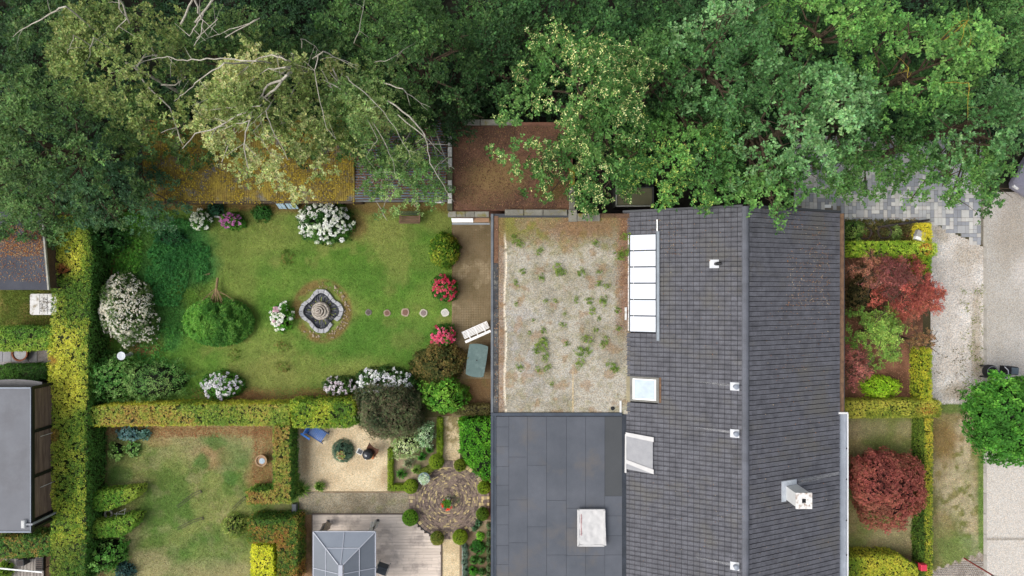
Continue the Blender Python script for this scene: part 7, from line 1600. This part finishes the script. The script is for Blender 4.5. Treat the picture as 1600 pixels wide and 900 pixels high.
# pot in the blue-green mound, urn, centre urn
cp = thing('flower_pot', 'clay pot of pale succulents sitting in the blue-green mound', 'pot', P(532, 711, 0)); bx, by = X(532, .5), Y(711, .5)
m1 = MB(); m1.lathe(bx, by, [(.12, .2), (.19, .5), (.2, .53), (.16, .53)], 18); m1.build('pot', TER, cp); mx = Mix(); T = 46; a = rng.random(T) * 6.28; q = np.sqrt(rng.random(T)) * .2
mx.add(*tufts(np.stack([bx + q * np.cos(a), by + q * np.sin(a), np.full(T, .55) + rng.random(T) * .06], 1), np.tile([0, 0, 1.0], (T, 1)) + rng.normal(0, .3, (T, 3)), 6, .07, .045, pick([(150, 170, 120), (196, 200, 176), (170, 96, 64), (130, 150, 80)], a, q * 9, 1, 3), .5)); mx.build('succulents', LEAF, cp)
ur = thing('garden_urn', 'blue-grey round urn of pale foliage at the edge of the brick circle', 'urn', P(662.5, 748, 0)); bx, by = X(662.5, .5), Y(748, .5)
MB().lathe(bx, by, [(.14, .0), (.18, .08), (.27, .38), (.29, .46), (.24, .46), (.22, .4)], 22).build('urn', surf('urn_glaze', (140, 160, 164), (120, 140, 144), 5, .5, 30, .15, .1, .003), ur, smooth=True)
mx = Mix(); T = 110; a = rng.random(T) * 6.28; q = np.sqrt(rng.random(T)) * .24
mx.add(*tufts(np.stack([bx + q * np.cos(a), by + q * np.sin(a) - .02, .5 + .08 * (1 - q / .25) + rng.random(T) * .03], 1), np.tile([0, 0, 1.0], (T, 1)) + rng.normal(0, .4, (T, 3)), 5, .06, .03, pick([(190, 200, 184), (150, 172, 130), (206, 212, 206)], a, q * 9, 1, 3), .5)); mx.build('foliage', LEAF, ur)
cu = thing('flower_urn', 'urn of red flowers on a white stone in the middle of the brick circle', 'urn', P(700, 786, 0)); bx, by = X(698, .5), Y(787, .5)
MB().lathe(bx, by, [(.1, .05), (.08, .15), (.17, .42), (.19, .46), (.15, .46)], 16).build('urn', TER, cu); MB().box(X(698.5), X(703.5), Y(784.5), Y(777), .05, .22, R(-20), bev=.03).build('stone_block', PALESTONE, cu)
mx = Mix(); T = 60; a = rng.random(T) * 6.28; q = np.sqrt(rng.random(T)) * .2
mx.add(*tufts(np.stack([bx + q * np.cos(a), by + q * np.sin(a), .5 + rng.random(T) * .08], 1), np.tile([0, 0, 1.0], (T, 1)) + rng.normal(0, .4, (T, 3)), 5, .07, .05, pick([(64, 110, 36), (90, 136, 46)], a, q * 9, 1, 3), .5)); mx.build('foliage', LEAF, cu)
mx = Mix(); ang = np.concatenate([rng.normal(3.3, .5, 14), rng.normal(4.95, .25, 16)]); q = rng.uniform(.14, .26, 30); q[14:] += .06
mx.add(*tufts(np.stack([bx + q * np.cos(ang), by + q * np.sin(ang), .5 + rng.random(30) * .06], 1), np.tile([0, 0, 1.0], (30, 1)), 5, .045, .04, np.tile(lin((214, 62, 50)), (30, 1)), .3)); mx.build('flowers', PETAL, cu)
shrub('ground_shrub', 'grey-green creeping plant around the urn in the brick circle', 706, 783, 11, 10, .15, [(104, 116, 84), (124, 134, 100)], .05, .02, seed=411, stems=False, coresc=0, dens=.5, rough=.6)
# weeds on the gravel roof
wp = [(845, 540, 11, 1), (852, 556, 8, 1), (848, 532, 7, 1), (838, 548, 6, .8), (872, 420, 9, 1), (877, 426, 7, 1), (908, 427, 8, 1), (936, 443, 6, 1), (948, 447, 5, 1), (900, 468, 5, 1), (921, 470, 7, 1), (942, 470, 8, 1), (925, 485, 7, 1), (879, 507, 5, 1), (931, 515, 5, .9), (966, 513, 5, 1), (917, 530, 8, 1), (944, 535, 8, 1), (905, 549, 10, 1), (918, 548, 8, 1), (906, 567, 8, 1.1), (957, 573, 9, 1), (961, 577, 6, 1), (812, 574, 6, .8), (841, 577, 5, .7), (855, 574, 6, .7), (849, 517, 6, .8), (885, 537, 5, .8), (852, 470, 4, .8), (806, 442, 5, .8), (817, 424, 6, 1), (846, 434, 6, .8), (806, 475, 4, .8), (936, 425, 4, .8), (975, 395, 9, 1), (968, 400, 9, 1), (978, 370, 8, 1), (985, 385, 7, 1), (827, 520, 4, .7), (936, 498, 4, .7), (862, 600, 4, .6), (810, 380, 8, .8), (803, 370, 5, .7), (930, 380, 6, .8), (868, 470, 4, .6), (843, 392, 6, .7), (965, 485, 6, .8), (833, 500, 3, .6), (882, 490, 3, .6)]
protos = []
for i in range(4):
    wpx, wpy = wp[i][:2]; t_ = thing('weed_tuft', 'green weed tuft growing in the gravel of the flat roof', 'weed', (X(wpx, ZF), Y(wpy, ZF), ZF), 'weed tufts on the gravel roof')
    T = 42; a = rng.random(T) * 6.28; q = np.sqrt(rng.random(T)) * .24 * (1 + .4 * np.sin(a * 2 + i)); b_ = base_of(t_)
    mx = Mix(); mx.add(*tufts(np.stack([b_.x + q * np.cos(a), b_.y + q * np.sin(a), ZF + .03 + .1 * rng.random(T)], 1), np.tile([0, 0, 1.0], (T, 1)) + rng.normal(0, .5, (T, 3)), 5, .07, .028, pick([(84, 108, 44), (104, 132, 52), (130, 146, 70)], a, q * 9, 1, i), .6)); mx.build('leaves', LEAF, t_); protos.append(t_)
for i, (a, b, s_, g_) in enumerate(wp):
    if i < 4: protos[i].scale = (s_ / 9,) * 3; protos[i].rotation_euler[2] = i * 1.3; continue
    copyt(protos[i % 4], (X(a, ZF), Y(b, ZF), ZF), i * 1.9, None, s_ / 9)
# ============================================================ RIGHT SIDE OBJECTS
for i, (a, b, lb) in enumerate(((1351, 364, 'dark twisted hoop nearest the house in the overgrown bed'), (1382, 363, 'dark twisted hoop next to the pale twiggy shrub'))):
    h_ = thing('plant_hoop', lb, 'hoop', P(a, b, 0), 'dark hoops in the overgrown bed'); m1 = MB()
    for k_ in range(3):
        m1.tube([(X(a, .4) + (.32 + .03 * math.sin(q + k_)) * math.cos(q * .35), Y(b, .4) + (.29 + .03 * math.cos(q * 2 + k_)) * math.sin(q * .35), .4 + .05 * math.sin(q * 1.3 + k_ * 2)) for q in range(19)], .02, 5)
    m1.build('hoop', surf('dark_vine%d' % i, (84, 74, 66), (60, 52, 48), 6, .9, 20, .3, .3, .004), h_)
    for q in (0.4, 2.5, 4.6): MB().tube([(X(a, .4) + .32 * math.cos(q), Y(b, .4) + .29 * math.sin(q), .4), (X(a, .4) + .32 * math.cos(q), Y(b, .4) + .29 * math.sin(q), 0)], .015, 5).build('stake', BLACK, h_)
o = MB().bar(P(1370, 355, .3), P(1452, 343.5, .5), .1, .1).build('fallen_beam', surf('charred', (62, 56, 54), (40, 38, 38), 4, .8, 30, .3, .3, .006)); tag(o, 'long dark beam lying along the edge of the paved drive', 'beam')
mbx = thing('letterbox', 'grey letterbox with a white front beside the yellow hedge stub', 'letterbox', P(1436, 368, 0)); zz_ = 1.0
MB().tube([(X(1436, .5), Y(368, .5), 0), (X(1437, zz_), Y(368, zz_), zz_ - .2)], .04, 8).build('post', DARKGREY, mbx); MB().box(X(1432, zz_), X(1446, zz_), Y(371, zz_), Y(361, zz_), zz_ - .2, zz_ + .1, R(-22), bev=.05).build('box', surf('zinc_box', (170, 168, 164), (140, 138, 134), 6, .6, 20, .2, .2, .004), mbx); MB().box(X(1430, zz_), X(1447, zz_), Y(376.5, zz_), Y(371.5, zz_), zz_ - .18, zz_ + .05, R(-22), bev=.01).build('white_front', WHITE, mbx)
stn = MB(); stn.prism([(X(1425 + 6 * math.cos(q)), Y(367 + 4 * math.sin(q))) for q in (0, -1, -2, -3.1, -4, -5.2)], 0, .2, .05); o = stn.build('boulder', surf('boulder_grey', (128, 122, 112), (100, 96, 88), 5, .9, 30, .3, .4, .01)); tag(o, 'grey stone lying left of the grey letterbox', 'stone')
o = MB().box(X(1287.5), X(1297.5), Y(325), Y(320), .035, .08, bev=.01).build('white_cover', WHITE); tag(o, 'small white cover plate on the paved drive above the roof corner', 'cover plate')
for (a, b, lb) in ((1435, 620.5, 'small grey box at the top of the olive-yellow hedge'),):
    o = MB().box(X(a - 3, .4), X(a + 3, .4), Y(b + 2, .4), Y(b - 2.5, .4), .0, .4, bev=.02).build('utility_box', surf('utility_grey', (150, 156, 166), (130, 136, 146), 4, .5, 20, .1, .1, .002)); tag(o, lb, 'utility box')
# red letterbox on its post
RED = surf('red_paint', (206, 60, 80), (190, 50, 70), 4, .5, 30, .08, .1, .002)
rp = thing('red_letterbox', 'red letterbox on a slanted red post at the end of the broad low hedge', 'letterbox', P(1427, 875, 0)); tx, ty = X(1445, 1.3), Y(888, 1.3)
MB().box(X(1427) - .05, X(1427) + .05, Y(875) - .05, Y(875) + .05, 0, .06).build('foot', surf('dark_red', (130, 40, 52), (110, 34, 44), 4, .6, 30, .1, .1, .002), rp)
MB().tube([P(1427, 875, .03), (tx - .05, ty + .05, 1.05)], .05, 8).build('post', bpy.data.materials['dark_red'], rp); MB().box(tx - .16, tx + .12, ty - .14, ty + .16, 1.03, 1.3, bev=.02).build('box', RED, rp); MB().box(tx - .12, tx + .08, ty - .146, ty - .141, 1.2, 1.23).build('slot', BLACK, rp)
# street sign post
sp = thing('sign_post', 'tall thin red-brown post on the verge with a small grey head at the bottom right', 'sign post', P(1506, 872, 0)); px0, py0 = X(1506), Y(872)
MB().tube([(px0, py0, 0), (px0, py0, 2.15)], .035, 8).build('post', surf('rust_red', (150, 62, 52), (128, 52, 44), 4, .6, 30, .15, .1, .002), sp); MB().tube([(px0 - .16, py0, 2.17), (px0 + .18, py0 - .03, 2.19)], .07, 8).build('head', surf('head_grey', (96, 108, 110), (80, 90, 92), 4, .5, 20, .1, .1, .002), sp)
# parked cart half under the street tree
ct_ = thing('handcart', 'black wheeled cart with a round hood and a lidded box, half under the street tree', 'cart', P(1563, 582, 0)); NVY = surf('navy_cloth', (52, 60, 78), (42, 50, 66), 3, .8, 40, .12, .2, .003); DKB = surf('charcoal_cloth', (40, 40, 44), (32, 32, 36), 4, .75, 40, .15, .2, .003)
hx_, hy_ = X(1552, .8), Y(581, .8)
m1 = MB(); m1.lathe(hx_, hy_, [(.30, .45), (.32, .62), (.29, .74), (.20, .76), (.18, .66), (.02, .6)], 22); m1.build('hood', DKB, ct_, smooth=True)
m1 = MB(); m1.tube([(hx_ + .25 * math.cos(q * .35 + .4), hy_ + .25 * math.sin(q * .35 + .4), .77) for q in range(10)], .018, 6); m1.build('hood_trim', plain('hood_grey', (110, 112, 116), .5), ct_)
MB().box(hx_ + .12, hx_ + .52, hy_ - .34, hy_ + .02, .4, .74, R(-8), bev=.05).build('seat', NVY, ct_)
MB().box(hx_ + .17, hx_ + .42, hy_ - .32, hy_ - .06, .741, .75, R(-8)).build('seat_cover', surf('blue_grey_cloth', (96, 104, 122), (84, 92, 108), 4, .8, 40, .1, .1, .002), ct_)
MB().box(hx_ + .62, hx_ + 1.22, hy_ - .14, hy_ + .24, .35, .80, R(-4), bev=.05).build('box', DKB, ct_)
MB().box(hx_ + .86, hx_ + 1.2, hy_ - .12, hy_ + .20, .80, .83, R(-4), bev=.01).build('box_lid', surf('lid_grey', (92, 104, 112), (80, 92, 100), 4, .5, 30, .1, .1, .002), ct_)
m1 = MB(); m1.tube([(hx_ + .5, hy_ + .25, .85), (hx_ + .6, hy_ + .1, .95), (hx_ + .62, hy_ - .2, .95), (hx_ + .5, hy_ - .38, .85)], .02, 6); m1.build('handlebar', plain('chrome', (196, 196, 200), .2, .6), ct_)
MB().tube([(hx_ + .55, hy_ - .1, .2), (hx_ + .6, hy_ - .05, .9)], .03, 6).build('frame', BLACK, ct_)
for a, b in ((.0, -.3), (.0, .22), (1.0, .03)): MB().tube([(hx_ + a, hy_ + b - .03, .2), (hx_ + a, hy_ + b + .03, .2)], .2, 16).build('wheel', BLACK, ct_)
# parked car, its corner in view
car = thing('parked_car', 'grey car whose windscreen corner shows under the oaks at the right edge', 'car', P(1640, 270, 0))
CP = surf('car_paint', (132, 130, 142), (122, 120, 132), 1, .3, 60, .04, .02, .001, metal=.2, spec=.6); CG = glass('car_glass', (64, 78, 88), .05)
ca = Vector((X(1641, .8), Y(246, .8))); th_ = R(58); fx = Vector((-math.cos(th_), -math.sin(th_))); sy_ = Vector((-fx.y, fx.x))   # nose points down-left
def cpt(u, v, z): p = ca + fx * u + sy_ * v; return (p.x, p.y, z)
m1 = MB(); prof = [(-2.1, .75, .8), (-2.0, .95, .86), (-1.2, 1.0, .9), (.9, .98, .9), (1.9, .86, .84), (2.1, .6, .7)]; V = []
for u, z, w_ in prof:
    for v, q in ((-w_, .45), (-w_, z * .85), (-w_ * .86, z), (w_ * .86, z), (w_, z * .85), (w_, .45)): V.append(cpt(u, v, q))
Fc = [(j * 6 + i, j * 6 + i + 1, (j + 1) * 6 + i + 1, (j + 1) * 6 + i) for j in range(5) for i in range(5)] + [tuple(range(6)), tuple(range(35, 29, -1))] + [(j * 6 + 5, j * 6, j * 6 + 6, j * 6 + 11) for j in range(5)]
m1.add(V, Fc); m1.build('body', CP, car, smooth=True)
m1 = MB(); V = [cpt(-1.6, -.7, 1.0), cpt(-1.6, .7, 1.0), cpt(1.05, .78, .98), cpt(1.05, -.78, .98), cpt(-1.0, -.58, 1.45), cpt(-1.0, .58, 1.45), cpt(.35, .6, 1.45), cpt(.35, -.6, 1.45)]
m1.add(V, [(0, 4, 5, 1), (2, 6, 7, 3), (1, 5, 6, 2), (3, 7, 4, 0)]); m1.build('windows', CG, car)
MB().add([V[4], V[5], V[6], V[7], cpt(-1.0, -.58, 1.49), cpt(-1.0, .58, 1.49), cpt(.35, .6, 1.49), cpt(.35, -.6, 1.49)], [(3, 2, 1, 0), (4, 5, 6, 7), (0, 1, 5, 4), (1, 2, 6, 5), (2, 3, 7, 6), (3, 0, 4, 7)]).build('roof', CP, car)
for s_ in (-1, 1): m1 = MB(); m1.bar(cpt(1.07, .79 * s_, .99), cpt(.35, .61 * s_, 1.47), .06, .05); m1.build('pillar', plain('silver_trim', (170, 172, 176), .4) if 'silver_trim' not in bpy.data.materials else bpy.data.materials['silver_trim'], car)
m1 = MB(); m1.bar(cpt(1.1, -.5, 1.03), cpt(.98, .1, 1.08), .03, .02); m1.build('wiper', BLACK, car)
for u in (-1.35, 1.35):
    for s_ in (-1, 1): m1 = MB(); m1.tube([cpt(u, .72 * s_, .32), cpt(u, .9 * s_, .32)], .32, 18); m1.build('wheel', BLACK, car)
for s_ in (-1, 1): m1 = MB(); m1.bar(cpt(2.02, .45 * s_, .68), cpt(2.0, .72 * s_, .68), .12, .12); m1.build('headlight', DIRTYWHITE, car)
